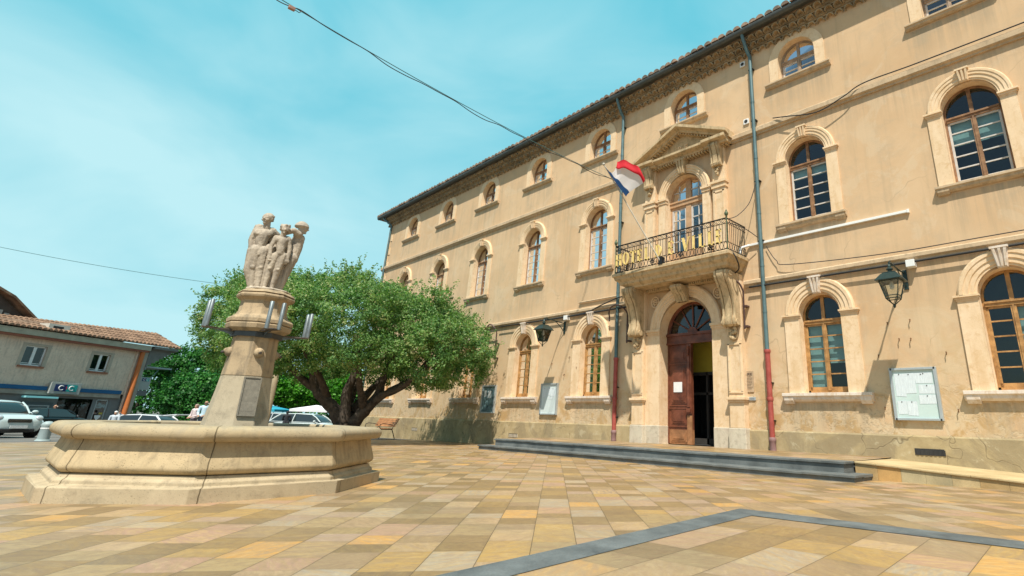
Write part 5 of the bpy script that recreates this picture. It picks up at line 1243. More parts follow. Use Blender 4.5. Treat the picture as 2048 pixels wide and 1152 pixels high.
for x in (-.72, .72):
    mb = MB()
    mb.tube([(x, -.52, 0), (x, -.46, .25), (x, -.47, .42), (x, .0, .42), (x, .10, .6), (x, .22, .93)], .02, 6); mb.tube([(x, .02, .42), (x, .12, .2), (x, .2, 0)], .02, 6)
    mb.tube([(x, -.47, .42), (x, -.56, .52), (x, -.54, .63), (x, -.42, .68), (x, -.2, .66), (x, .06, .6)], .016, 6); mb.build('iron_side', IRON, BN, local=True, smooth=True)
POSTM = M('pale_round_post_wood', (.34, .27, .17), .85, .2, 3, .2, 40, .2)
qx, qy = -1.9, -5.3; g0 = gz(qx, qy); PO = empty('round_post', (qx, qy, g0), label='pale round wooden post standing just right of the fountain pedestal', cat='post')
mb = MB(); mb.lathe([(.17, -.1), (.165, 0), (.14, 3.0), (.13, 3.1), (.02, 3.16)], (0, 0, 0), 14); mb.build('shaft', POSTM, PO, local=True, smooth=True, angle=50)
mb = MB(); mb.lathe([(.24, -.05), (.24, .05), (.2, .09)], (0, 0, 0), 14); mb.build('foot_collar', STEELD, PO, local=True)
qx, qy = -2.4, 1.35; qx, qy = -6.2, 1.4; g0 = gz(qx, qy); PO = empty('traffic_sign', (qx, qy, g0), label='thin grey post with a small sign seen edge on beside the dark tree trunk', cat='sign')
mb = MB(); mb.lathe([(.03, -.1), (.03, 2.4)], (0, 0, 0), 10); mb.build('post', STEEL, PO, local=True, smooth=True)
mb = MB(); mb.lathe([(.26, -.006), (.26, .006)], (0, 0, 0), 22, 'x'); mb.v = [(x+.04, y-.18, z+2.15) for x, y, z in mb.v]; mb.build('sign_plate', WHITEP, PO, local=True)
qx, qy = 3.2, -13.37; g0 = gz(qx, qy); BO = empty('bollard', (qx, qy, g0), label='stout pale grey bollard beside the small white car', cat='bollard')
mb = MB(); mb.lathe([(.21, 0), (.2, .03), (.165, .05), (.16, .48), (.17, .5), (.17, .56), (.15, .6), (.08, .645), (.01, .655)], (0, 0, 0), 18); mb.build('body', M('grey_green_painted_steel', (.30, .37, .37), .5, .1, 4, .1, 40, .05), BO, local=True, smooth=True, angle=40)
mb = MB(); mb.lathe([(.166, .40), (.166, .44)], (0, 0, 0), 18); mb.build('reflective_band', WHITEP, BO, local=True)

# ================================================================ things on the facade
LANT = M('dark_green_lantern_metal', (.03, .05, .045), .4, .2, 10, .15, 60, .05, .4); LGL = mat_glass('lantern_glass', (.85, .88, .85), .8)
BULB = M('lantern_white_lamp', (.7, .7, .66), .5, .05, 4, .05, 30, 0)
def lantern(x, label, zl=3.36, y=-1.05, dxb=.14):
    L = empty('wall_lantern', (x, 0, zl), label=label, cat='lantern', group='lanterns on the town hall wall')
    def sq(h, z): return [(-h, y-h, z), (h, y-h, z), (h, y+h, z), (-h, y+h, z)]
    mb = MB(); mb.loft([sq(.285, -.015), sq(.285, .0), sq(.17, .15), sq(.145, .165), sq(.145, .185), sq(.06, .215)]); mb.lathe([(.05, .21), (.05, .25), (.075, .26), (.075, .29), (.04, .32), (.04, .35), (.02, .40)], (0, y, 0), 12); mb.build('roof', LANT, L, local=True)
    mb = MB()
    for a, b in ((-1, -1), (1, -1), (1, 1), (-1, 1)):
        mb.tube([(a*.215, y+b*.215, -.02), (a*.125, y+b*.125, -.44)], .013, 5); mb.tube([(a*.125, y+b*.125, -.44), (a*.01, y+b*.01, -.58)], .011, 5)
    for h, z in ((.215, -.03), (.13, -.43), (.142, -.37)):
        q = sq(h, z)
        for i in range(4): mb.tube([q[i], q[(i+1) % 4]], .011, 5)
    mb.lathe([(.01, -.65), (.03, -.62), (.03, -.58), (.015, -.56)], (0, y, 0), 10); mb.build('cage', LANT, L, local=True)
    mb = MB(); mb.loft([sq(.207, -.035), sq(.122, -.43)], True, False); mb.build('glass', LGL, L, local=True)
    mb = MB(); mb.lathe([(.03, -.02), (.04, -.06), (.055, -.14), (.045, -.2), (.01, -.22)], (0, y, 0), 12); mb.build('lamp', BULB, L, local=True, smooth=True)
    mb = MB(); mb.tube([(0, y, .40), (0, y, .44), (0, y+.12, .47), (0, -.3, .42), (dxb*.3, -.02, .40)], .02, 7); mb.tube([(dxb*.3, -.02, .05), (0, -.2, .25), (0, -.5, .45)], .016, 6); mb.box(dxb*.3-.05, dxb*.3+.05, -.03, .0, -.02, .48)
    for i in range(7): mb.ring((0, y+.05+.035*i, .455+.03*math.sin(i)), .03, .03, .008, 'x', 8, 4)
    mb.build('bracket', LANT, L, local=True)
    mb = MB(); mb.box(dxb, dxb+.2, -.20, .0, .50, .68); mb.build('junction_box', WHITEP, L, local=True, bevel=.01)
    return L
lantern(27.83, 'dark green square lantern on the wall above the right hand notice board with papers'); lantern(15.08, 'dark square lantern hanging between the two small windows left of the portal')
def gooseneck(x, zb, zt, ddx, label, y0=-.04):
    G = empty('gooseneck_pipe', (x, 0, zb), label=label, cat='pipe', group='bent cable masts on the wall')
    mb = MB(); h = zt-zb; yy = -.16
    mb.tube([(0, yy, 0), (0, yy, h*.75)]+[(ddx*(.5-.5*math.cos(a))*1.0, yy-.0-.55*math.sin(a)*.35, h*.75+h*.25*math.sin(a)) for a in [PI*k/10 for k in range(1, 11)]]+[(ddx, yy, h*.62)], .028, 8); mb.build('mast', IRONB, G, local=True, smooth=True)
    for z in (h*.05, h*.45): mb = MB(); mb.box(-.02, .10, -.19, 0, z-.025, z+.025); mb.build('bracket', IRONB, G, local=True)
    return G
gooseneck(23.40, 2.76, 4.28, -.52, 'brown bent iron pipe under the right end of the balcony'); gooseneck(18.68, 2.70, 4.08, -.90, 'dark bent iron pipe behind the left downpipe beside the portal'); gooseneck(10.6, 2.55, 4.15, -.7, 'dark bent iron pipe on the wall at the edge of the tree crown')
ALU = M('brushed_aluminium', (.42, .46, .47), .45, .08, 6, .1, 60, 0, .35); BOARDB = M('pale_green_board', (.50, .62, .60), .7, .05, 3, .04, 40, 0)
mt, t, b = newmat('printed_paper'); v = coords(t); s3 = nd(t, 'ShaderNodeSeparateXYZ', {0: v})
ln = mth(t, 'GREATER_THAN', mth(t, 'FRACT', mth(t, 'MULTIPLY', s3.outputs[2], 42.0)), .62); wd = mth(t, 'GREATER_THAN', noise(t, nd(t, 'ShaderNodeMapping', {0: v, 3: (60, 1, 5)}).outputs[0], 1.0, 2), .47)
t.links.new(mixc(t, mth(t, 'MULTIPLY', mth(t, 'MULTIPLY', ln, wd), .45), (.66, .73, .76), (.25, .28, .32)), b.inputs[0]); b.inputs['Roughness'].default_value = .8; PRINT = mt
def board(x0, x1, z0, z1, label, papers, back, seed):
    r = random.Random(seed); o = empty('notice_board', ((x0+x1)/2, 0, z0), label=label, cat='notice board', group='notice boards on the hall wall'); w2 = (x1-x0)/2; h = z1-z0
    mb = MB(); mb.box(-w2, w2, -.05, 0, 0, h); mb.build('backing', back, o, local=True)
    mb = MB()
    for a in ((-w2-.02, -w2+.045, -.02, h+.02), (w2-.045, w2+.02, -.02, h+.02), (-w2, w2, -.02, .03), (-w2, w2, h-.035, h+.02)): mb.box(a[0], a[1], -.085, 0, a[2], a[3])
    mb.build('frame', ALU, o, local=True, bevel=.005)
    for (px_, pz, pw, ph) in papers:
        mb = MB(); cx, cz = -w2+.06+px_*(2*w2-.12), .05+pz*(h-.1); tl = r.uniform(-.02, .02)
        mb.add([(cx, -.054, cz), (cx+pw, -.054, cz+tl), (cx+pw, -.056, cz+ph+tl), (cx, -.056, cz+ph)], [(0, 1, 2, 3)]); p = mb.build('paper', PRINT, o, local=True)
        mb = MB(); mb.lathe([(.012, -.064), (.012, -.056)], (0, 0, 0), 8, 'y'); mb.v = [(x+cx+pw/2, y, z+cz+ph-.02) for x, y, z in mb.v]; mb.build('pin', IRON, p, local=True)
    return o
board(27.24, 28.22, .29, 1.44, 'pale framed notice board full of pinned papers between the two right windows', [(.02, .45, .22, .52), (.24, .5, .26, .46), (.02, .06, .2, .3), (.26, .04, .22, .32), (.55, .72, .36, .24), (.6, .5, .36, .2), (.58, .28, .36, .2), (.5, .82, .34, .12)], BOARDB, 1)
board(14.0, 14.98, .25, 1.40, 'pale framed notice board with few papers below the hanging lantern', [(.05, .55, .22, .36), (.36, .62, .24, .3), (.62, .6, .25, .3), (.42, .5, .3, .1)], M('white_board', (.58, .66, .66), .7, .04, 3, .04, 40, 0), 2)
board(9.80, 10.82, .27, 1.42, 'dark blue glazed notice board half in the shade of the tree', [(.1, .6, .2, .28), (.45, .55, .24, .3)], M('dark_blue_board', (.05, .10, .12), .12, .6, 5, .1, 40, 0, c2=(.12, .2, .22)), 3)
# engraved wall plaque and small name plate
o = empty('wall_plaque', (23.33, 0, 1.0), label='brown engraved stone tablet on the wall right of the portal', cat='plaque')
mb = MB(); mb.box(-.19, .19, -.025, .0, -.04, .56); mb.build('tablet', M('brown_engraved_stone', (.42, .31, .20), .8, .2, 9, .2, 80, .2), o, local=True, bevel=.004)
def text(name, body, size, loc, mat, parent, rot=(PI/2, 0, 0), depth=.006, align='CENTER', sx=1.0, bold=0.0):
    cu = bpy.data.curves.new(name, 'FONT'); cu.body = body; cu.size = size; cu.extrude = depth; cu.align_x = align; cu.offset = bold
    tmp = bpy.data.objects.new(name+'_tmp', cu); COL.objects.link(tmp); dg = bpy.context.evaluated_depsgraph_get(); me = bpy.data.meshes.new_from_object(tmp.evaluated_get(dg)); bpy.data.objects.remove(tmp)
    me.name = name; me.materials.clear(); me.materials.append(mat); ob = bpy.data.objects.new(name, me); COL.objects.link(ob)
    if parent: ob.parent = parent
    ob.location = loc; ob.rotation_euler = rot; ob.scale = (sx, 1, 1); return ob
INK = M('dark_engraving', (.09, .06, .045), .8, .1, 5, .1, 40, 0)
text('heading', 'MAIRIE', .10, (0, -.026, .43), INK, o, depth=.003, bold=.002)
mb = MB(); r = random.Random(4)
for i in range(9):
    z = .385-.042*i; wd_ = r.uniform(.10, .16); x = -wd_
    while x < wd_: L_ = r.uniform(.015, .05); mb.box(x, min(x+L_, wd_), -.028, -.024, z, z+.014); x += L_+.012
mb.build('engraved_lines', INK, o, local=True)
o = empty('name_plate', (23.36, 0, .78), label='small blue grey metal name plate below the brown tablet', cat='plate')
mb = MB(); mb.box(-.2, .2, -.03, 0, -.05, .05); mb.build('plate', ALU, o, local=True, bevel=.008); mb = MB(); [mb.box(-.16, .16, -.032, -.029, -.02+.03*i, -.008+.03*i) for i in range(2)]; mb.build('lettering_lines', M('blue_grey_print', (.12, .16, .2), .6, .1, 5, .1, 40, 0), o, local=True)
# gilt letters on the railing
SGN = empty('balcony_lettering', (DOORX, BY-.05, 5.2), label='gold serif letters reading HOTEL DE VILLE fixed along the balcony railing', cat='sign')
def glyph(ch, w_, h):
    mb = MB(); t = .078 if w_ > .15 else .07; th = .022; sf = .024
    def bar(x0, x1, z0, z1): mb.box(x0, x1, -.02, .02, z0, z1)
    def stem(x): bar(x, x+t, 0, h); bar(x-.018, x+t+.018, 0, sf); bar(x-.018, x+t+.018, h-sf, h)
    if ch == 'H': stem(.02); stem(w_-t-.02); bar(.02, w_-.02, h*.5-.012, h*.5+.012)
    elif ch == 'I': stem((w_-t)/2)
    elif ch == 'T': bar((w_-t)/2, (w_+t)/2, 0, h); bar((w_-t)/2-.02, (w_+t)/2+.02, 0, sf); bar(0, w_, h-.026, h); bar(0, .018, h-.08, h); bar(w_-.024, w_, h-.10, h)
    elif ch == 'E':
        stem(.02); bar(.02, w_, 0, .034); bar(.02, w_, h-.034, h); bar(.02, w_*.8, h*.5-.017, h*.5+.017); bar(w_-.024, w_, 0, .10); bar(w_-.024, w_, h-.10, h); bar(w_*.8-.016, w_*.8, h*.5-.05, h*.5+.05)
    elif ch == 'L': stem(.02); bar(.02, w_, 0, .034); bar(w_-.024, w_, 0, .10)
    elif ch == 'V':
        for a, b, tt in ((.02, w_/2, t), (w_-.03, w_/2, .03)):
            mb.loft([[(a-tt/2+.01, -.02, h), (a+tt/2+.01, -.02, h), (a+tt/2+.01, .02, h), (a-tt/2+.01, .02, h)], [(b-tt/2, -.021, 0), (b+tt/2, -.021, 0), (b+tt/2, .021, 0), (b-tt/2, .021, 0)]])
        bar(-.02, .08, h-sf, h); bar(w_-.07, w_+.02, h-sf, h)
    elif ch in 'OD':
        n = 20; cx = w_/2 if ch == 'O' else .03; rx = w_/2 if ch == 'O' else w_-.03; rr_ = []
        for k in range(n+1):
            a = (2*PI*k/n) if ch == 'O' else (-PI/2+PI*k/n); c, s_ = math.cos(a), math.sin(a); ti = t*abs(c)+.02*abs(s_)
            po = (cx+rx*c, h/2+h/2*s_); pi_ = (cx+(rx-t)*c, h/2+(h/2-.022)*s_); rr_.append([(po[0], -.02, po[1]), (pi_[0], -.02, pi_[1]), (pi_[0], .02, pi_[1]), (po[0], .02, po[1])])
        mb.loft(rr_, True, ch == 'D')
        if ch == 'D': stem(.02)
    return mb
for ch, x0, x1 in (('H', 18.97, 19.25), ('O', 19.31, 19.6), ('T', 19.65, 19.92), ('E', 19.98, 20.17), ('L', 20.31, 20.5), ('D', 20.78, 21.04), ('E', 21.31, 21.53), ('V', 21.88, 22.16), ('I', 22.25, 22.38), ('L', 22.51, 22.74), ('L', 22.85, 23.06), ('E', 23.13, 23.33)):
    q = glyph(ch, x1-x0, .45); q.v = [(x+x0-DOORX, y-.0, z) for x, y, z in q.v]; q.build('letter', GOLD, SGN, local=True)
text('monogram', 'R F', .34, (DOORX-DOORX, -.105, 9.47+.555), TRIM, HALL, depth=.02, sx=1.0)
# ---- flag
FLG = empty('flag', (20.98, BY+.02, 5.02), label='blue white and red flag blowing from a slanting white pole on the balcony', cat='flag')
pb, ptip = Vector((20.98, BY+.02, 5.0)), Vector((19.84, -2.82, 8.30))
mb = MB(); mb.tube([tuple(pb), tuple(ptip)], [.024, .018], 10); mb.ball(tuple(ptip), .05, 10, 7); mb.build('pole', M('cream_flag_pole', (.5, .46, .38), .6, .1, 4, .1, 40, 0), FLG, smooth=True)
mb = MB(); mb.box(20.90, 21.06, BY-.05, BY+.1, 4.96, 5.2); mb.build('pole_socket', IRON, FLG)
FGRID = [[(19.75, -2.74, 8.33), (20.532, -3.15, 7.629), (21.041, -3.45, 7.495), (20.974, -3.35, 7.87)], [(19.897, -2.53, 7.987), (20.57, -2.95, 7.514), (21.221, -3.3, 7.495), (21.271, -3.25, 7.776)],
         [(20.057, -2.31, 7.608), (20.703, -2.75, 7.298), (21.633, -3.15, 7.286), (21.625, -3.1, 7.495)], [(20.246, -2.1, 7.24), (20.768, -2.5, 7.084), (21.773, -3.0, 7.012), (21.788, -2.95, 7.144)]]
def cat4(P, f):
    f = min(max(f, 0), 1)*3; i = min(int(f), 2); f -= i; a, b, c, d = P[max(i-1, 0)], P[i], P[i+1], P[min(i+2, 3)]
    return 0.5*((2*b)+(c-a)*f+(2*a-5*b+4*c-d)*f*f+(3*b-a-3*c+d)*f**3)
def flagpt(s_, t):  # s along the fly, t down the hoist
    p = cat4([cat4([Vector(q) for q in r], s_) for r in FGRID], t)
    wv = .045*math.sin(11*s_+3.2*t+.6)*s_+.035*math.sin(14*t+4*s_)*min(1, 3*s_)
    return p+Vector((.3, -.5, .6))*wv
cols3 = [('blue_stripe', (.012, .065, .20)), ('white_stripe', (.74, .74, .78)), ('red_stripe', (.62, .016, .03))]
for k, (nm, c) in enumerate(cols3):
    mb = MB(); nu, nv = 16, 36
    vs = [tuple(flagpt((k+i/nu)/3, j/nv)) for j in range(nv+1) for i in range(nu+1)]
    mb.add(vs, [(j*(nu+1)+i, j*(nu+1)+i+1, (j+1)*(nu+1)+i+1, (j+1)*(nu+1)+i) for j in range(nv) for i in range(nu)])
    mt, t, b = newmat(nm); o_ = t.nodes['Material Output']; b.inputs['Base Color'].default_value = (*c, 1); b.inputs['Roughness'].default_value = .8
    tl = nd(t, 'ShaderNodeBsdfTranslucent', {'Color': (*c, 1)}); t.links.new(nd(t, 'ShaderNodeMixShader', {0: .4, 1: b.outputs[0], 2: tl.outputs[0]}).outputs[0], o_.inputs[0])
    mb.build(nm, mt, FLG, True, angle=180)
# ---- conduits and cables
def cable(name, pts, r, label, cat='cable', mat=CABLE, sag=None, extra=None):
    P = [Vector(p) for p in pts]; Q = []
    for i in range(len(P)-1):
        for k in range(8):
            f = k/8; a = P[max(i-1, 0)]; b = P[i]; c = P[i+1]; d = P[min(i+2, len(P)-1)]
            Q.append(0.5*((2*b)+(c-a)*f+(2*a-5*b+4*c-d)*f*f+(3*b-a-3*c+d)*f**3))
    Q.append(P[-1]); mb = MB(); mb.tube([tuple(q) for q in Q], r, 6)
    if extra: extra(mb)
    return tag(mb.build(name, mat, None, True, angle=180), label, cat)
mb = MB(); mb.box(23.62, 28.15, -.075, .0, 5.315, 5.385); mb.box(28.15, 28.20, -.08, .0, 5.30, 5.40); mb.tube([(23.62, -.05, 5.35), (23.45, -.25, 5.25), (23.42, -.3, 5.05)], .04, 8)
tag(mb.build('white_conduit', WHITEP, None, bevel=.006), 'long white plastic conduit under the window right of the balcony', 'conduit')
mb = MB(); mb.tube([(15.95, -.05, 4.50), (18.05, -.05, 4.50)], .035, 8); tag(mb.build('short_conduit', COURSE, None, True), 'short cream pipe on the wall above the ledge left of the balcony', 'conduit')
cable('cable_run', [(10.7, -.15, 4.02), (14, -.14, 4.0), (16.3, -.13, 4.03), (17.3, -.15, 4.22), (18.1, -.2, 4.36), (18.5, -.2, 4.4)], .022, 'black cable rising from the ledge to the pipe left of the balcony')
cable('cable_run', [(12.0, -.14, 4.005), (15.2, -.135, 3.99), (17.6, -.135, 3.995), (18.8, -.16, 4.0)], .03, 'thick black cable along the underside of the ledge left of the portal')
cable('cable_run', [(23.6, -.14, 4.0), (25.5, -.135, 3.99), (27.6, -.14, 3.985), (30.5, -.135, 4.0), (36, -.14, 4.0)], .028, 'thick black cable along the underside of the ledge right of the portal')
cable('cable_run', [(24.2, -.06, 5.2), (24.5, -.08, 4.7), (24.9, -.1, 4.5), (27.5, -.11, 4.32), (30, -.11, 4.31), (36, -.11, 4.32)], .012, 'thin black cable lying along the upper edge of the lower ledge')
cable('cable_run', [(24.75, -.14, 9.40), (25.2, -.2, 9.25), (26.2, -.24, 8.98), (27.0, -.22, 9.18), (27.6, -.15, 9.42), (29, -.15, 9.40), (32, -.15, 9.41)], .017, 'drooping black cable below the upper ledge at the right')
cable('cable_run', [(24.05, -.2, 7.3), (23.9, -.4, 6.6), (23.65, -.7, 6.15), (23.5, -1.0, 5.98)], .012, 'thin black cable from the downpipe to the balcony corner')
cable('cable_run', [(23.5, -1.05, 5.85), (23.75, -.5, 5.75), (24.0, -.2, 5.5)], .012, 'short dark cable from the balcony rail to the right downpipe')
cable('cable_run', [(23.5, -.9, 5.0), (23.62, -.85, 4.75), (23.55, -.6, 4.5), (23.2, -.35, 4.42)], .022, 'thick black cable bending under the right end of the balcony slab')
def spanpt(a, b, n, sag): return [tuple(Vector(a)+(Vector(b)-Vector(a))*i/n-Vector((0, 0, sag*4*(i/n)*(1-i/n)))) for i in range(n+1)]
ca_, cb_ = (17.72, -.06, 9.34), (18.75, -12.5, 9.12)
cable('overhead_cable', spanpt(ca_, cb_, 10, .22)+[(19.05, -16.1, 9.3)], .011, 'thin messenger wire crossing the sky to the hall facade', 'cable', M('blue_grey_wire', (.05, .13, .14), .6, .1, 4, .1, 40, 0))
base = spanpt(ca_, (18.92, -12.1, 8.97), 22, .24); base = [(x+rnd.uniform(-.015, .015), y, z-(.015+.07*(i % 5 in (2, 3)))*(0 < i < 22)) for i, (x, y, z) in enumerate(base)]
cable('overhead_cable', base+[(18.94, -12.3, 8.93), (18.85, -12.6, 8.98), (18.8, -13.0, 9.15), (19.05, -16.1, 9.2)], .012, 'wavy black power cable looped under the messenger wire across the sky')
o = empty('cable_junction', (18.94, -12.3, 8.90), label='small brown junction block hanging on the overhead cable', cat='junction box')
mb = MB(); mb.box(-.04, .04, -.07, .07, -.045, .045); mb.build('block', M('brown_bakelite', (.30, .17, .13), .5, .1, 6, .1, 40, 0), o, local=True, bevel=.012); mb = MB(); mb.tube([(0, .06, .0), (0, .16, -.02), (0, .22, .07)], .01, 6); mb.build('lead', CABLE, o, local=True)
cable('street_cable', spanpt((-24.6, -21.6, 10.6), (-12.5, -4.0, 8.3), 12, .35), .02, 'thin cable from the left edge of the sky to the tree', 'cable', M('teal_grey_wire', (.10, .22, .24), .6, .1, 4, .1, 40, 0))
# rusty iron hooks left in the wall between lantern and notice board
RUST = M('rusty_iron', (.16, .075, .03), .9, .3, 20, .3, 80, .1)
for hx, hz in ((27.32, 2.58), (27.84, 2.60), (27.54, 2.16), (27.80, 2.15), (28.50, 1.78), (27.02, 1.80), (27.02, .56), (28.55, .52), (16.0, 2.0), (15.55, 2.4), (15.3, 1.75), (14.5, 2.2)):
    mb = MB(); mb.tube([(hx, 0, hz), (hx, -.06, hz), (hx+.01, -.07, hz-.03), (hx+.005, -.065, hz-.07)], .012, 5); mb.build('wall_hook', RUST, HALL)
# ================================================================ bank building across the street
BA = Vector((-22.0, -16.4, 0)); BTv = Vector((-.547, .837, 0)); BNv = Vector((.837, .547, 0)); BG = -1.72
BANK = empty('bank_building', (BA.x, BA.y, BG), math.atan2(BTv.y, BTv.x), label='two storey grey beige bank building with a brown tiled roof at the left', cat='building')
# local frame: x along the front (to the right), y = into the building, z from the street; H(z) turns picture height into local
H = lambda z: z-BG
BW = mat_stone('grey_beige_render', (.66, .50, .38), (.78, .62, .48), (.42, .335, .26), .1, None, None, .6)
BGREY = M('grey_shopfront', (.16, .17, .17), .6, .15, 1.5, .15, 40, .05); BTILE = M('brown_roof_tiles', (.15, .085, .052), .85, .4, 1.5, .3, 30, .3, c2=(.22, .135, .085))
BBLUE = M('blue_fascia', (.01, .10, .24), .5, .1, 2, .1, 40, 0); ORNG = M('orange_pipe_paint', (.50, .15, .04), .6, .15, 2, .15, 40, 0); FASC = M('cream_gutter_board', (.40, .36, .27), .7, .2, 2, .2, 40, .1)
def bk(name, mb, mat, parent=None, **k): return mb.build(name, mat, parent or BANK, local=True, **k)
def wallholes(mb, x0, x1, z0, z1, holes, y=0.0):
    xs = sorted({x0, x1, *[h[0] for h in holes], *[h[1] for h in holes]}); zs = sorted({z0, z1, *[h[2] for h in holes], *[h[3] for h in holes]})
    for a, b in zip(xs, xs[1:]):
        for c, d in zip(zs, zs[1:]):
            if any(h[0]-1e-6 <= a and b <= h[1]+1e-6 and h[2]-1e-6 <= c and d <= h[3]+1e-6 for h in holes): continue
            mb.quad((a, y, c), (b, y, c), (b, y, d), (a, y, d))
wins = [(1.75, 3.0, H(2.50), H(3.82)), (6.0, 7.2, H(2.50), H(3.80))]
mb = MB(); wallholes(mb, -7, 9.95, H(.95), H(4.45), wins)
mb.quad((9.95, 0, 0), (9.95, 9, 0), (9.95, 9, H(4.6)), (9.95, 0, H(4.6))); mb.quad((-7, 9, 0), (9.95, 9, 0), (9.95, 9, H(4.6)), (-7, 9, H(4.6))); mb.quad((-7, 0, 0), (-7, 9, 0), (-7, 9, H(4.6)), (-7, 0, H(4.6)))
mb.quad((9.0, 0, 0), (9.95, 0, 0), (9.95, 0, H(.95)), (9.0, 0, H(.95)))
bk('wall', mb, BW)
for (x0, x1, z0, z1) in wins:
    mb = MB(); mb.box(x0, x1, .12, .17, z0, z0+.09); mb.box(x0, x1, .12, .17, z1-.09, z1); mb.box(x0, x0+.09, .12, .17, z0, z1); mb.box(x1-.09, x1, .12, .17, z0, z1); mb.box((x0+x1)/2-.09, (x0+x1)/2+.09, .115, .17, z0, z1); mb.box(x0, x1, .12, .16, z0+.14, z0+.18)
    w_ = bk('window', mb, WHITEP)
    mb = MB(); mb.quad((x0, .15, z0), (x1, .15, z0), (x1, .15, z1), (x0, .15, z1)); bk('pane', mb, GLASS, w_)
    mb = MB(); mb.quad((x0-.2, .7, z0-.2), (x1+.2, .7, z0-.2), (x1+.2, .7, z1+.2), (x0-.2, .7, z1+.2)); bk('interior', mb, ROOM, w_)
    mb = MB(); wallholes(mb, x0-.22, x1+.22, z0-.05, z1+.15, [(x0, x1, z0-.05, z1)], -.012)
    for a, b in ((x0, x0), (x1, x1)): mb.quad((a, -.012, z0), (a, .13, z0), (a, .13, z1), (a, -.012, z1))
    mb.quad((x0, -.012, z1), (x1, -.012, z1), (x1, .13, z1), (x0, .13, z1)); bk('surround', mb, M('pale_window_surround', (.44, .37, .29), .8, .1, 3, .1, 40, 0), w_)
    mb = MB(); mb.box(x0-.12, x1+.12, -.09, .15, z0-.13, z0-.002); bk('sill', mb, M('brick_red_sill', (.32, .13, .075), .8, .2, 5, .2, 40, .1), w_)
# ground floor
mb = MB(); wallholes(mb, -7, 9.0, 0, H(.66), [(7.28, 8.15, 0, H(.52)), (4.75, 7.0, H(-1.0), H(.5))], .05); bk('shopfront', mb, BGREY)
mb = MB(); mb.box(-7, 8.75, -.10, .05, H(.66), H(.95)); bk('stone_lintel', mb, M('grey_lintel', (.33, .30, .25), .8, .2, 2, .2, 40, .1))
mb = MB()
for x0, x1 in ((-7, 3.72), (5.66, 8.7)): mb = MB(); mb.box(x0, x1, -.16, -.02, H(.96), H(1.22)); bk('blue_band', mb, BBLUE)
mb = MB(); mb.quad((4.7, .15, H(-1)), (7.05, .15, H(-1)), (7.05, .15, H(.55)), (4.7, .15, H(.55))); sw = bk('shop_window', mb, GLASS)
mb = MB(); mb.quad((4.6, 1.5, 0), (9, 1.5, 0), (9, 1.5, H(.9)), (4.6, 1.5, H(.9))); mb.quad((4.6, .16, H(.8)), (9, .16, H(.8)), (9, 1.5, H(.8)), (4.6, 1.5, H(.8))); bk('interior', mb, M('dim_shop_interior', (.07, .055, .045), .9, .5, 1.5, .2, 20, 0), sw)
mb = MB(); mb.box(7.28, 7.36, .08, .14, 0, H(.52)); mb.box(8.07, 8.15, .08, .14, 0, H(.52)); mb.box(7.28, 8.15, .08, .14, H(.44), H(.52)); mb.box(7.28, 8.15, .08, .14, 0, .1); dr = bk('glass_door', mb, ALU)
mb = MB(); mb.quad((7.3, .11, .05), (8.12, .11, .05), (8.12, .11, H(.5)), (7.3, .11, H(.5))); bk('pane', mb, GLASS, dr)
mb = MB(); mb.add([(7.50, .10, H(-.62)), (7.92, .10, H(-.62)), (7.92, .10, H(-.75)), (7.71, .10, H(-1.0)), (7.5, .10, H(-.75))], [(0, 1, 2, 3, 4)]); bk('door_sticker', mb, PAPER, dr)
mb = MB(); mb.box(7.75, 8.0, .10, .105, H(-.55), H(-.42)); bk('door_poster', mb, M('yellow_red_poster', (.45, .36, .06), .7, .3, 30, .1, 40, 0), dr)
mb = MB(); mb.box(2.8, 4.5, .0, .05, H(-1.0), H(.18)); at = bk('cash_machine_panel', mb, M('grey_blue_panel', (.09, .115, .125), .5, .1, 2, .1, 40, 0))
mb = MB(); wallholes(mb, 3.05, 4.3, H(-.85), H(-.02), [(3.15, 4.2, H(-.78), H(-.09))], -.02); bk('cash_machine_frame', mb, ALU, at)
mb = MB(); mb.box(2.55, 4.45, -.35, .05, H(.44), H(.56)); mt_, t, b = newmat('cyan_strip_light'); b.inputs['Base Color'].default_value = (.25, .5, .52, 1); b.inputs['Emission Color'].default_value = (.1, .4, .42, 1); b.inputs['Emission Strength'].default_value = .25; bk('strip_light', mb, mt_)
mb = MB(); mb.box(2.3, 2.6, -.15, .05, H(-.75), H(.15)); bk('letter_box', mb, M('dark_box', (.03, .05, .06), .5, .1, 3, .1, 40, 0))
# roof, gutters, corner
mb = MB(); mb.box(-7, 9.75, -.42, -.30, H(4.45), H(4.83)); mb.box(-7, 9.75, -.30, .02, H(4.44), H(4.52)); bk('gutter_board', mb, FASC)
mb = MB(); mb.box(-7, 9.7, -.36, -.02, H(4.30), H(4.44)); bk('red_eaves_band', mb, M('red_brown_band', (.28, .10, .06), .8, .2, 3, .2, 40, .1))
mb = MB(); n = 62
for i in range(n):
    x = -7+19.1*i/(n-1); rings = []
    for k in range(5):
        y0 = -.55+k*.62
        for yy, rr_ in ((y0, .145), (y0+.64, .12)): z = H(4.90)+(yy+.55)*(.16+.014*(x+7))+(.02 if rr_ > .13 else 0); rings.append([(x+rr_*math.cos(PI*q/6), yy, z+rr_*math.sin(PI*q/6)) for q in range(7)])
    mb.loft(rings, True, True)
mb.quad((-7, -.5, H(4.88)), (12.15, -.5, H(4.88)), (12.15, 2.6, H(6.2)), (-7, 2.6, H(5.35))); mb.quad((-7, 2.6, H(5.35)), (12.15, 2.6, H(6.2)), (12.15, 9.3, H(4.7)), (-7, 9.3, H(4.7))); bk('roof', mb, BTILE)
mb = MB(); mb.ext([(-.1, H(4.55)), (-.5, H(4.66)), (-.5, H(4.86)), (9.0, H(4.86)), (9.0, H(4.55))], 9.95, 12.0)
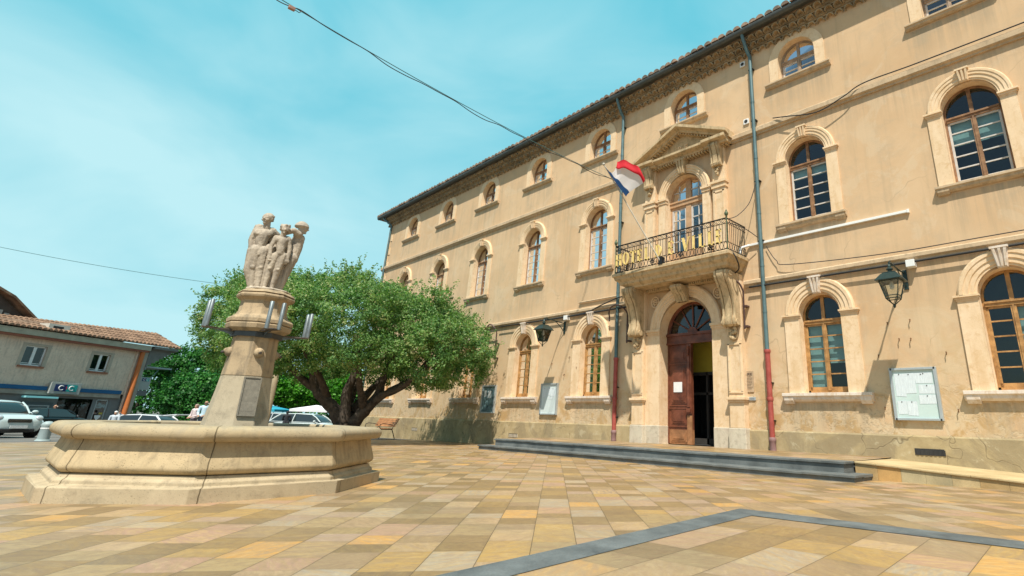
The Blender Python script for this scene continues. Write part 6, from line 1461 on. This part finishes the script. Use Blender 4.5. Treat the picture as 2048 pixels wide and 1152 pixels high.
for i in range(7): mb.box(9.95, 11.75-.28*i, -.1, 6.0, H(4.55-.2*(i+1)), H(4.55-.2*i))
bk('side_canopy_soffit', mb, M('grey_canopy', (.17, .165, .15), .7, .15, 2, .15, 40, .05))
mb = MB(); mb.lathe([(.17, 0), (.16, H(4.3))], (9.35, -.2, 0), 12); bk('orange_downpipe', mb, ORNG, smooth=True)
mb = MB(); mb.box(9.0, 9.1, -.1, 0, 0, H(4.3)); bk('corner_strip', mb, BW)
mb = MB(); mb.box(9.55, 9.95, -.06, 0.0, 0, H(4.3)); bk('corner_pilaster', mb, M('pale_corner_pilaster', (.40, .35, .29), .8, .15, 2, .15, 40, .05))
mb = MB(); mb.box(2.45, 3.75, -.2, 1.2, H(4.86), H(5.42)); ch = bk('roof_hatch', mb, M('white_hatch_panel', (.55, .52, .46), .8, .15, 3, .2, 40, 0)); mb = MB(); mb.box(2.72, 3.35, -.215, -.2, H(4.97), H(5.3)); bk('opening', mb, DARKW, ch)
mb = MB(); mb.ext([(-.15, H(3.0)), (-.15, H(3.12)), (-.05, H(3.2)), (-.05, H(2.95))], 9.95, 10.0); mb.box(9.95, 12.6, .3, 3.0, H(3.18), H(3.30)); bk('flat_canopy', mb, M('pale_blue_grey_canopy', (.34, .40, .40), .6, .1, 2, .1, 40, 0))
mb = MB(); mb.box(8.80, 9.1, -.12, .0, H(-1.2), H(-.35)); bk('blue_letter_box', mb, M('bright_blue_panel', (.02, .17, .42), .5, .1, 3, .1, 40, 0))
# signs: own things
NAVY = M('navy_sign_panel', (.01, .03, .12), .5, .05, 3, .05, 40, 0); TEAL = M('teal_sign_panel', (.02, .33, .31), .5, .05, 3, .05, 40, 0); SGREY = M('pale_grey_sign_board', (.34, .36, .34), .6, .08, 3, .05, 40, 0); REDM = M('red_sign_mark', (.5, .02, .07), .5, .05, 3, .05, 40, 0)
def banksign(x, y, z, w2, h2, label, logo, s=1.0):
    p = BANK.location+BTv*x+BNv*(-y); o = empty('shop_sign', (p.x, p.y, z), BANK.rotation_euler.z, label=label, cat='sign')
    mb = MB(); mb.box(-w2, w2, -.12, .06, -h2, h2); mb.build('panel', SGREY, o, local=True, bevel=.01)
    lx, lz, lw, lh = logo
    mb = MB(); mb.box(lx-lw, lx+lw*.04, -.135, -.12, lz-lh, lz+lh); mb.build('navy_field', NAVY, o, local=True); mb = MB(); mb.box(lx+lw*.04, lx+lw, -.135, -.12, lz-lh, lz+lh); mb.build('teal_field', TEAL, o, local=True)
    def cc(cx):
        mb = MB(); r = lh*.62; pts = [(cx+r*1.08*math.cos(a), -.142, lz+r*math.sin(a)) for a in [R(48)+R(264)*k/14 for k in range(15)]]; mb.tube(pts, lh*.15, 5); return mb
    cc(lx-lw*.42).build('letter', WHITEP, o, local=True); cc(lx+lw*.50).build('letter', WHITEP, o, local=True)
    mb = MB(); mb.add([(lx+lw*a, -.142, lz+lh*b) for a, b in ((-.02, .45), (.10, .32), (.04, .05), (.11, -.2), (.0, -.5), (.02, -.15), (-.05, .1))], [tuple(range(7))]); mb.build('letter', REDM, o, local=True); return o
banksign(4.72, -.2, 1.16, .95, .39, 'grey panel with a navy and teal logo of three letters above the bank window', (0.0, .02, .70, .235))
o = banksign(10.4, .15, 1.90, .46, .50, 'hanging pale box sign with the small navy and teal logo at the bank corner', (.02, .30, .28, .12))
mb = MB(); mb.box(-.42, .42, -.11, .04, -.95, -.55); mb.build('lower_panel', M('dim_grey_panel', (.14, .14, .14), .6, .1, 2, .1, 40, 0), o, local=True); mb = MB(); mb.tube([(.45, 0, .45), (1.0, .1, 1.15)], .035, 6); mb.tube([(-.46, 0, .3), (-.6, 0, .3)], .03, 6); mb.build('bracket', STEEL, o, local=True)
# taller neighbour, only its dark gable and eaves show
NB = empty('gabled_house', tuple(BA+BTv*-2.7-BNv*4.0+Vector((0, 0, BG))), math.atan2(BTv.y, BTv.x), label='taller dark gabled house behind the left end of the bank', cat='house')
DKW = M('dark_brown_gable', (.085, .07, .06), .9, .3, 1.2, .2, 30, .1)  # dark brown wall colour, varied by noise
mb = MB(); mb.quad((-6, 0, 0), (7.4, 0, 0), (7.4, 0, H(5.2)), (-6, 0, H(5.2))); mb.add([(-6, 0, H(5.2)), (7.4, 0, H(5.2)), (3.1, 0, H(8.2)), (-6, 0, H(12.0))], [(0, 1, 2, 3)]); mb.quad((7.4, 0, 0), (7.4, 8, 0), (7.4, 8, H(5.2)), (7.4, 0, H(5.2))); mb.build('wall', DKW, NB, local=True)
mb = MB(); mb.loft([[(7.9, -.6, H(4.95)), (7.9, 8, H(4.95)), (7.9, 8, H(5.12)), (7.9, -.6, H(5.12))], [(4.9, -.6, H(7.2)), (4.9, 8, H(7.2)), (4.9, 8, H(7.37)), (4.9, -.6, H(7.37))], [(-1, -.6, H(9.6)), (-1, 8, H(9.6)), (-1, 8, H(9.8)), (-1, -.6, H(9.8))], [(-6.5, -.6, H(11.8)), (-6.5, 8, H(11.8)), (-6.5, 8, H(12.0)), (-6.5, -.6, H(12.0))]]); mb.build('roof', BTILE, NB, local=True)
mb = MB(); [mb.box(4.1+.42*i, 4.38+.42*i, -.12, -.06, H(5.0), H(6.5-.18*i)) for i in range(4)]; mb.build('shutter', M('pale_grey_shutter', (.38, .37, .34), .8, .2, 3, .2, 40, 0), NB, local=True)
mb = MB(); mb.box(2.6, 4.05, -.05, .0, H(4.9), H(6.4)); mb.build('window', ROOM, NB, local=True)

# ================================================================ cars
TYRE = M('black_tyre', (.012, .012, .012), .85, .2, 9, .2, 50, .1); RIM = M('alloy_wheel', (.30, .32, .33), .35, .1, 6, .1, 50, 0, .7); CHROME = M('bright_chrome', (.62, .64, .65), .12, .05, 5, .05, 40, 0, 1.0)
CGLASS = bpy.data.materials.new('car_window'); CGLASS.use_nodes = True; b = CGLASS.node_tree.nodes['Principled BSDF']; b.inputs['Base Color'].default_value = (.02, .03, .032, 1); b.inputs['Roughness'].default_value = .04; b.inputs['Specular IOR Level'].default_value = .8
LAMP = M('clear_headlamp', (.55, .60, .62), .1, .1, 30, .1, 40, 0, .3); RLAMP = M('red_tail_lamp', (.35, .01, .01), .2, .1, 30, .1, 40, 0); BLK = M('black_plastic_trim', (.015, .016, .017), .6, .1, 5, .1, 40, 0); PLATE = M('number_plate_white', (.5, .53, .54), .6, .25, 35, .1, 60, 0)
def paint(name, c): 
    mt, t, b = newmat(name); b.inputs['Base Color'].default_value = (*c, 1); b.inputs['Roughness'].default_value = .28; b.inputs['Coat Weight'].default_value = .7; b.inputs['Coat Roughness'].default_value = .05; return mt
def car(name, loc, rz, label, col, L=4.3, W=1.76, Ht=1.48, hood=.98, belt=.96, cab=(.27, .42, .86, .99), nose=.62, hatch=False, group=None, roofcol=None):
    """front towards +x local; cab = fractions of the length (from the nose) for windscreen foot, roof front, roof rear, rear foot"""
    o = empty(name, (loc[0], loc[1], loc[2] if len(loc) > 2 else gz(loc[0], loc[1])), rz, label=label, cat='car', group=group); P_ = paint('car_paint_'+label.split()[0], col); hw = W/2
    X = lambda f: L/2-f*L
    st = [(0.0, .62, .36, nose-.10), (.025, .86, .26, nose), (.08, .96, .22, nose+.14), (.16, 1.0, .2, hood-.08), (cab[0], 1.0, .2, hood), (.5, 1.0, .2, belt+.02), (.8, 1.0, .2, belt+.03), (.93, .97, .22, belt+.0), (.985, .88, .28, belt-.06), (1.0, .74, .4, belt-.18)]
    rings = []
    for f, wf, zb, zt in st:
        w_ = hw*wf; zm = (zb+zt)/2
        half = [(w_*.80, zb), (w_*.97, zb+.07), (w_, zm-.02), (w_*.985, zt-.16), (w_*.93, zt-.05), (w_*.80, zt), (w_*.4, zt+.018)]
        rings.append([(X(f), y, z) for y, z in half]+[(X(f), -y, z) for y, z in reversed(half)])
    mb = MB(); mb.loft(rings); body = mb.build('body', P_, o, True, local=True, angle=180); sb = body.modifiers.new('sub', 'SUBSURF'); sb.levels = 1; sb.render_levels = 2
    a, b_, c_, d_ = cab; zr = Ht
    cs = [(a, .82, hood-.02, hood+.0), ((a+b_)/2, .80, belt-.1, (hood+zr)/2+.05), (b_, .77, belt-.1, zr-.045), ((b_+c_)/2, .76, belt-.1, zr-.01), (c_, .75, belt-.1, zr-.05), ((c_*.45+d_*.55), .77, belt-.1, (belt+zr)/2+.03), (d_, .80, belt-.1, belt)]
    rings = []
    for f, wf, zb, zt in cs:
        w_ = hw*wf; wt = hw*(wf-.11)
        wm = w_+(wt-w_)*min(1, max(0, (zt-belt)/(zr-belt+1e-6)))
        rings.append([(X(f), hw*.9, zb), (X(f), (hw*.9+wm)/2, (zb+zt)/2+.02), (X(f), wm, zt-.01), (X(f), wm*.6, zt+.015), (X(f), -wm*.6, zt+.015), (X(f), -wm, zt-.01), (X(f), -(hw*.9+wm)/2, (zb+zt)/2+.02), (X(f), -hw*.9, zb)])
    mb = MB(); mb.loft(rings); gl = mb.build('windows', CGLASS, o, True, local=True, angle=60)
    mb = MB(); rr_ = [[(X(f), wt*.97, z-.045), (X(f), wt*.93, z+.0), (X(f), wt*.5, z+.028), (X(f), -wt*.5, z+.028), (X(f), -wt*.93, z+.0), (X(f), -wt*.97, z-.045)] for f, wt, z in ((b_-.012, hw*.66, zr-.06), (b_+.05, hw*.67, zr-.01), ((b_+c_)/2, hw*.66, zr+.012), (c_-.05, hw*.65, zr-.02), (c_+.012, hw*.64, zr-.05))]
    mb.loft(rr_); mb.build('roof', roofcol or P_, o, True, local=True, angle=50)
    mb = MB()
    for q in (-1, 1):
        mb.tube([(X(a), q*hw*.82, hood), ((X(a)+X(b_))/2, q*hw*.745, (hood+zr)/2+.03), (X(b_), q*hw*.665, zr-.045)], .034, 6)
        mb.tube([(X(c_), q*hw*.645, zr-.05), ((X(c_)+X(d_))/2, q*hw*.73, (belt+zr)/2), (X(d_), q*hw*.82, belt)], .05, 6)
        mb.tube([(X(a)-.1, q*hw*.925, belt+.0), (X(d_)+.1, q*hw*.925, belt+.01)], .022, 5)
        m_ = X((b_+c_)/2+.02); mb.tube([(m_, q*hw*.92, belt), (m_, q*hw*.67, zr-.03)], .03, 6)
    mb.build('pillars', P_, o, True, local=True)
    for fx in (.185, .80):
        for q in (-1, 1):
            mb = MB(); y = q*(hw-.10); mb.lathe([(.17, -.11), (.30, -.12), (.325, -.09), (.325, .09), (.30, .12), (.17, .11)], (0, 0, 0), 22, 'y'); mb.v = [(x+X(fx), yy+y, z+.325) for x, yy, z in mb.v]; w_ = mb.build('wheel', TYRE, o, True, local=True, angle=40)
            mb = MB(); mb.lathe([(.20, -.01), (.20, .01)], (0, 0, 0), 20, 'y')
            for k in range(5): aa = 2*PI*k/5; mb.tube([(0, .015*q, 0), (.19*math.cos(aa), .015*q, .19*math.sin(aa))], .03, 5)
            mb.v = [(x+X(fx), yy+y+q*.115, z+.325) for x, yy, z in mb.v]; mb.build('rim', RIM, w_, local=True)
            mb = MB(); mb.lathe([(.38, -.02), (.38, .0)], (0, 0, 0), 22, 'y'); mb.v = [(x+X(fx), yy+q*(hw*.993), max(z+.33, .19)) for x, yy, z in mb.v]; mb.build('wheel_arch', BLK, o, local=True)
    for q in (-1, 1):
        mb = MB(); mb.ball((X(.045), q*hw*.70, nose+.0), (.13, .15, .12), 14, 8); mb.build('headlight', LAMP, o, True, local=True)
        mb = MB(); mb.ball((X(.985), q*hw*.78, belt-.14), (.06, .11, .13), 10, 7); mb.build('tail_light', RLAMP, o, True, local=True)
        mb = MB(); mb.ball((X(a+.055), q*(hw+.10), belt+.06), (.07, .11, .075), 10, 7); mb.build('wing_mirror', P_, o, True, local=True)
        mb = MB(); mb.box(X(.5)-.1, X(.5)+.08, min(q*hw*.985, q*(hw+.015)), max(q*hw*.985, q*(hw+.015)), belt-.14, belt-.11); mb.build('door_handle', CHROME, o, local=True)
    mb = MB(); mb.box(X(.004)-.05, X(.004)+.03, -hw*.42, hw*.42, nose-.17, nose-.03); gr = mb.build('grille', BLK, o, local=True, bevel=.03)
    mb = MB(); [mb.box(X(.004)+.03, X(.004)+.036, -hw*.40, hw*.40, nose-.145+.05*i, nose-.139+.05*i) for i in range(2)]; mb.build('grille_bars', CHROME, gr, local=True)
    mb = MB(); mb.box(X(.01)-.1, X(.01)+.045, -hw*.62, hw*.62, .25, .38); mb.build('lower_intake', BLK, o, local=True, bevel=.03)
    mb = MB(); mb.box(X(.0)+.02, X(.0)+.05, -.26, .26, .40, .51); mb.build('number_plate', PLATE, o, local=True)
    return o
D_ = lambda x, y: math.atan2(y, x)
mini = car('small_hatchback', (-2.7, -14.8), D_(.9, .40), 'compact pale silver green hatchback with a rounded front facing the square', (.44, .53, .53), 3.7, 1.72, 1.42, .95, .95, (.30, .43, .92, .99), .78)
mb = MB(); X0 = 1.85
car('white_estate_car', (-9.9, -14.95), D_(.80, .60), 'white car nose parked just behind the small silver green hatchback', (.62, .67, .68), 4.2, 1.76, 1.48)
car('dark_car', (-20.6, -12.6), D_(-.547, .837), 'black car parked in front of the bank shop window', (.012, .014, .016), 4.4, 1.76, 1.46, group=None)
wc = car('white_estate_car', (-12.6, -9.2, gz(-12.6, -9.2)-.35), D_(-.73, -.68), 'white car with its tailgate raised, low behind the fountain rim', (.68, .70, .72), 4.4, 1.78, 1.46)
mb = MB(); mb.loft([[(-1.95, y, 1.42), (-2.75, y*1.02, 1.50), (-2.75, y*1.02, 1.55), (-1.95, y, 1.47)] for y in (-.58, .58)]); mb.build('raised_tailgate', paint('tailgate_white_paint', (.68, .70, .72)), wc, local=True, bevel=.02)
car('silver_car', (-9.6, -3.2, gz(-9.6, -3.2)-.18), D_(-.73, -.68), 'dark windowed silver car just right of the fountain pedestal', (.42, .45, .47), 4.4, 1.78, 1.50, group='silver cars parked behind the fountain')
car('silver_car', (-7.1, -1.4, gz(-7.1, -1.4)-.18), D_(.73, .68), 'pale silver car with a sloping rear window left of the dark tree trunk', (.52, .58, .58), 4.4, 1.78, 1.46, group='silver cars parked behind the fountain')
car('silver_car', (-3.6, 3.2, gz(-3.6, 3.2)-.1), D_(.73, .68), 'pale car mostly hidden directly behind the big tree trunk', (.55, .6, .55), 4.3, 1.76, 1.45, group='silver cars parked behind the fountain')
# white market stalls beyond the cars
for i, (x, y, c, lb) in enumerate(((-14.2, 1.2, (.70, .70, .72), 'white canopy stall under the pollarded trees behind the silver cars'), (-16.5, -1.6, (.02, .30, .42), 'bright blue topped stall behind the pale round post'), (-9.5, 5.6, (.72, .72, .70), 'white canopy stall seen left of the hall corner'))):
    o = empty('market_stall', (x, y, gz(x, y)), R(43), label=lb, cat='stall', group='stalls in the far car park'); mb = MB()
    mb.loft([[(-1.4, -1.1, 1.55), (1.4, -1.1, 1.55), (1.4, 1.1, 1.55), (-1.4, 1.1, 1.55)], [(-1.4, -1.1, 1.72), (1.4, -1.1, 1.72), (1.4, 1.1, 1.72), (-1.4, 1.1, 1.72)], [(-.05, -.05, 2.05), (.05, -.05, 2.05), (.05, .05, 2.05), (-.05, .05, 2.05)]]); mb.build('canopy', M('stall_canopy_cloth', c, .8, .1, 3, .1, 40, 0), o, local=True)
    for a in (-1.3, 1.3):
        for b2 in (-1, 1): mb = MB(); mb.tube([(a, b2, 0), (a, b2, 1.6)], .025, 6); mb.build('leg', STEEL, o, local=True)
    mb = MB(); mb.box(-1.2, 1.2, -.6, .6, .78, .84); mb.build('table', M('stall_table_cloth', ((.5, .2, .25), (.45, .3, .1), (.6, .35, .1))[i], .9, .2, 4, .2, 40, 0), o, local=True)

# ================================================================ people
SKIN = M('warm_skin', (.42, .24, .16), .6, .08, 8, .06, 60, 0)
def person(x, y, rz, label, top, legs, hair, h=1.72, pose='stand', z=None, bald=False):
    g = gz(x, y) if z is None else z; o = empty('person', (x, y, g), rz, label=label, cat='person'); k = h/1.72
    P = lambda a, b, c: (a*k, b*k, c*k)   # x = facing, y = left
    arms = {'stand': [((.0, .21, 1.40), (.0, .26, 1.12), (.10, .25, .88)), ((.0, -.21, 1.40), (.0, -.26, 1.12), (.10, -.25, .88))],
            'reach': [((.0, .21, 1.40), (.08, .26, 1.13), (.36, .14, 1.16)), ((.0, -.21, 1.40), (.06, -.26, 1.13), (.34, -.16, 1.12))],
            'hold': [((.0, .21, 1.40), (.04, .26, 1.12), (.28, .12, 1.02)), ((.0, -.21, 1.40), (.02, -.26, 1.12), (.24, -.14, 1.0))]}[pose]
    sh = []; face(sh, P(.04, 0, 1.60), (1, 0, -.08), (0, 0, 1), .112*k)
    sh += [('c', P(0, -.12, 1.40), .085*k, P(0, .12, 1.40), .085*k), ('c', P(.0, 0, 1.35), .125*k, P(.0, 0, 1.1), .115*k), ('c', P(0, -.07, .96), .11*k, P(0, .07, .96), .11*k), ('c', P(0, 0, 1.12), .11*k, P(0, 0, .98), .12*k)]
    for q in (-1, 1): sh += [('c', P(0, .09*q, .92), .085*k, P(.02, .095*q, .50), .058*k), ('c', P(.02, .095*q, .50), .056*k, P(-.02, .10*q, .09), .04*k), ('c', P(-.03, .10*q, .04), .042*k, P(.14, .11*q, .03), .032*k)]
    for i, (a, e, w_) in enumerate(arms):
        sh += [('c', P(*a), .052*k, P(*e), .042*k), ('c', P(*e), .041*k, P(*w_), .03*k)]; d = Vector(P(*w_))-Vector(P(*e)); hand(sh, P(*w_), d, (0, 1 if i else -1, .15), .17*k, .019*k)
    body = blob('body', sh, .0095, SKIN, o, 1)
    sh = [('c', P(0, -.125, 1.40), .098*k, P(0, .125, 1.40), .098*k), ('c', P(.0, 0, 1.36), .142*k, P(.0, 0, 1.1), .135*k), ('c', P(0, -.075, .98), .125*k, P(0, .075, .98), .125*k), ('c', P(0, 0, 1.12), .132*k, P(0, 0, 1.0), .14*k)]
    for a, e, w_ in arms: m_ = tuple(Vector(e)+(Vector(w_)-Vector(e))*.75); sh += [('c', P(*a), .068*k, P(*e), .056*k), ('c', P(*e), .055*k, P(*m_), .046*k)]
    blob('jacket' if pose == 'reach' else 'shirt', sh, .014, M('cloth_top', top, .9, .15, 6, .15, 60, .1), o, 2)
    sh = [('c', P(0, -.075, .95), .128*k, P(0, .075, .95), .128*k)]
    for q in (-1, 1): sh += [('c', P(0, .09*q, .92), .102*k, P(.02, .095*q, .50), .075*k), ('c', P(.02, .095*q, .50), .074*k, P(-.02, .10*q, .10), .062*k)]
    blob('trousers', sh, .014, M('cloth_legs', legs, .9, .15, 6, .15, 60, .1), o, 2)
    sh = []
    for q in (-1, 1): sh += [('c', P(-.04, .10*q, .045), .05*k, P(.16, .11*q, .035), .042*k)]
    blob('shoes', sh, .012, BLK, o, 1)
    sh = [('b', P(.015, 0, 1.66), (.098*k, .088*k, .075*k))]+[('b', P(-.055, .03*q, 1.61), (.06*k, .07*k, .09*k)) for q in (-1, 0, 1)]
    if bald: sh = [('c', P(-.06, -.065, 1.58), .035*k, P(-.075, .065, 1.58), .035*k), ('b', P(-.07, 0, 1.6), (.035*k, .07*k, .05*k))]
    blob('hair', sh, .009, M('hair_colour', hair, .8, .2, 30, .3, 90, .2), o, 2)
    return o
man = person(-3.9, -7.63, R(-28), 'balding man with dark glasses and pale blue shirt just left of the fountain pedestal', (.45, .60, .68), (.05, .06, .09), (.45, .43, .40), 1.74, 'hold', bald=True)
mb = MB(); mb.box(.145, .16, -.075, -.01, 1.60, 1.645); mb.box(.145, .16, .01, .075, 1.60, 1.645); mb.box(.148, .158, -.01, .01, 1.62, 1.635); mb.build('glasses', BLK, man, local=True)
person(-4.7, -7.85, R(-60), 'shorter person in a pinkish white top half hidden beside the man in pale blue', (.60, .50, .50), (.12, .10, .12), (.30, .24, .20), 1.58, 'hold')
pa = BA+BTv*4.15+BNv*.85; person(pa.x, pa.y, math.atan2(-BNv.y, -BNv.x)+.9, 'man in a dark jacket reaching out beside the cash machine of the bank', (.035, .055, .075), (.02, .025, .035), (.32, .26, .22), 1.76, 'reach', z=BG, bald=True)
pa = BA+BTv*8.35+BNv*1.0; person(pa.x, pa.y, .4, 'dark haired person in a pale top beside the blue box at the bank corner', (.55, .55, .56), (.06, .06, .08), (.012, .010, .010), 1.52, 'stand', z=BG-.05)
person(-10.65, -10.41, R(-30), 'white haired person in pale clothes standing at the white car with raised tailgate', (.45, .50, .55), (.25, .25, .28), (.68, .66, .62), 1.55, 'hold', z=gz(-10.4, -9.7)-.32)
person(-7.1, -2.8, R(150), 'person with black hair and dark jacket leaning between the two silver cars', (.02, .022, .028), (.03, .03, .04), (.008, .008, .008), 1.50, 'reach', z=gz(-6.3, -2.6)-.1)
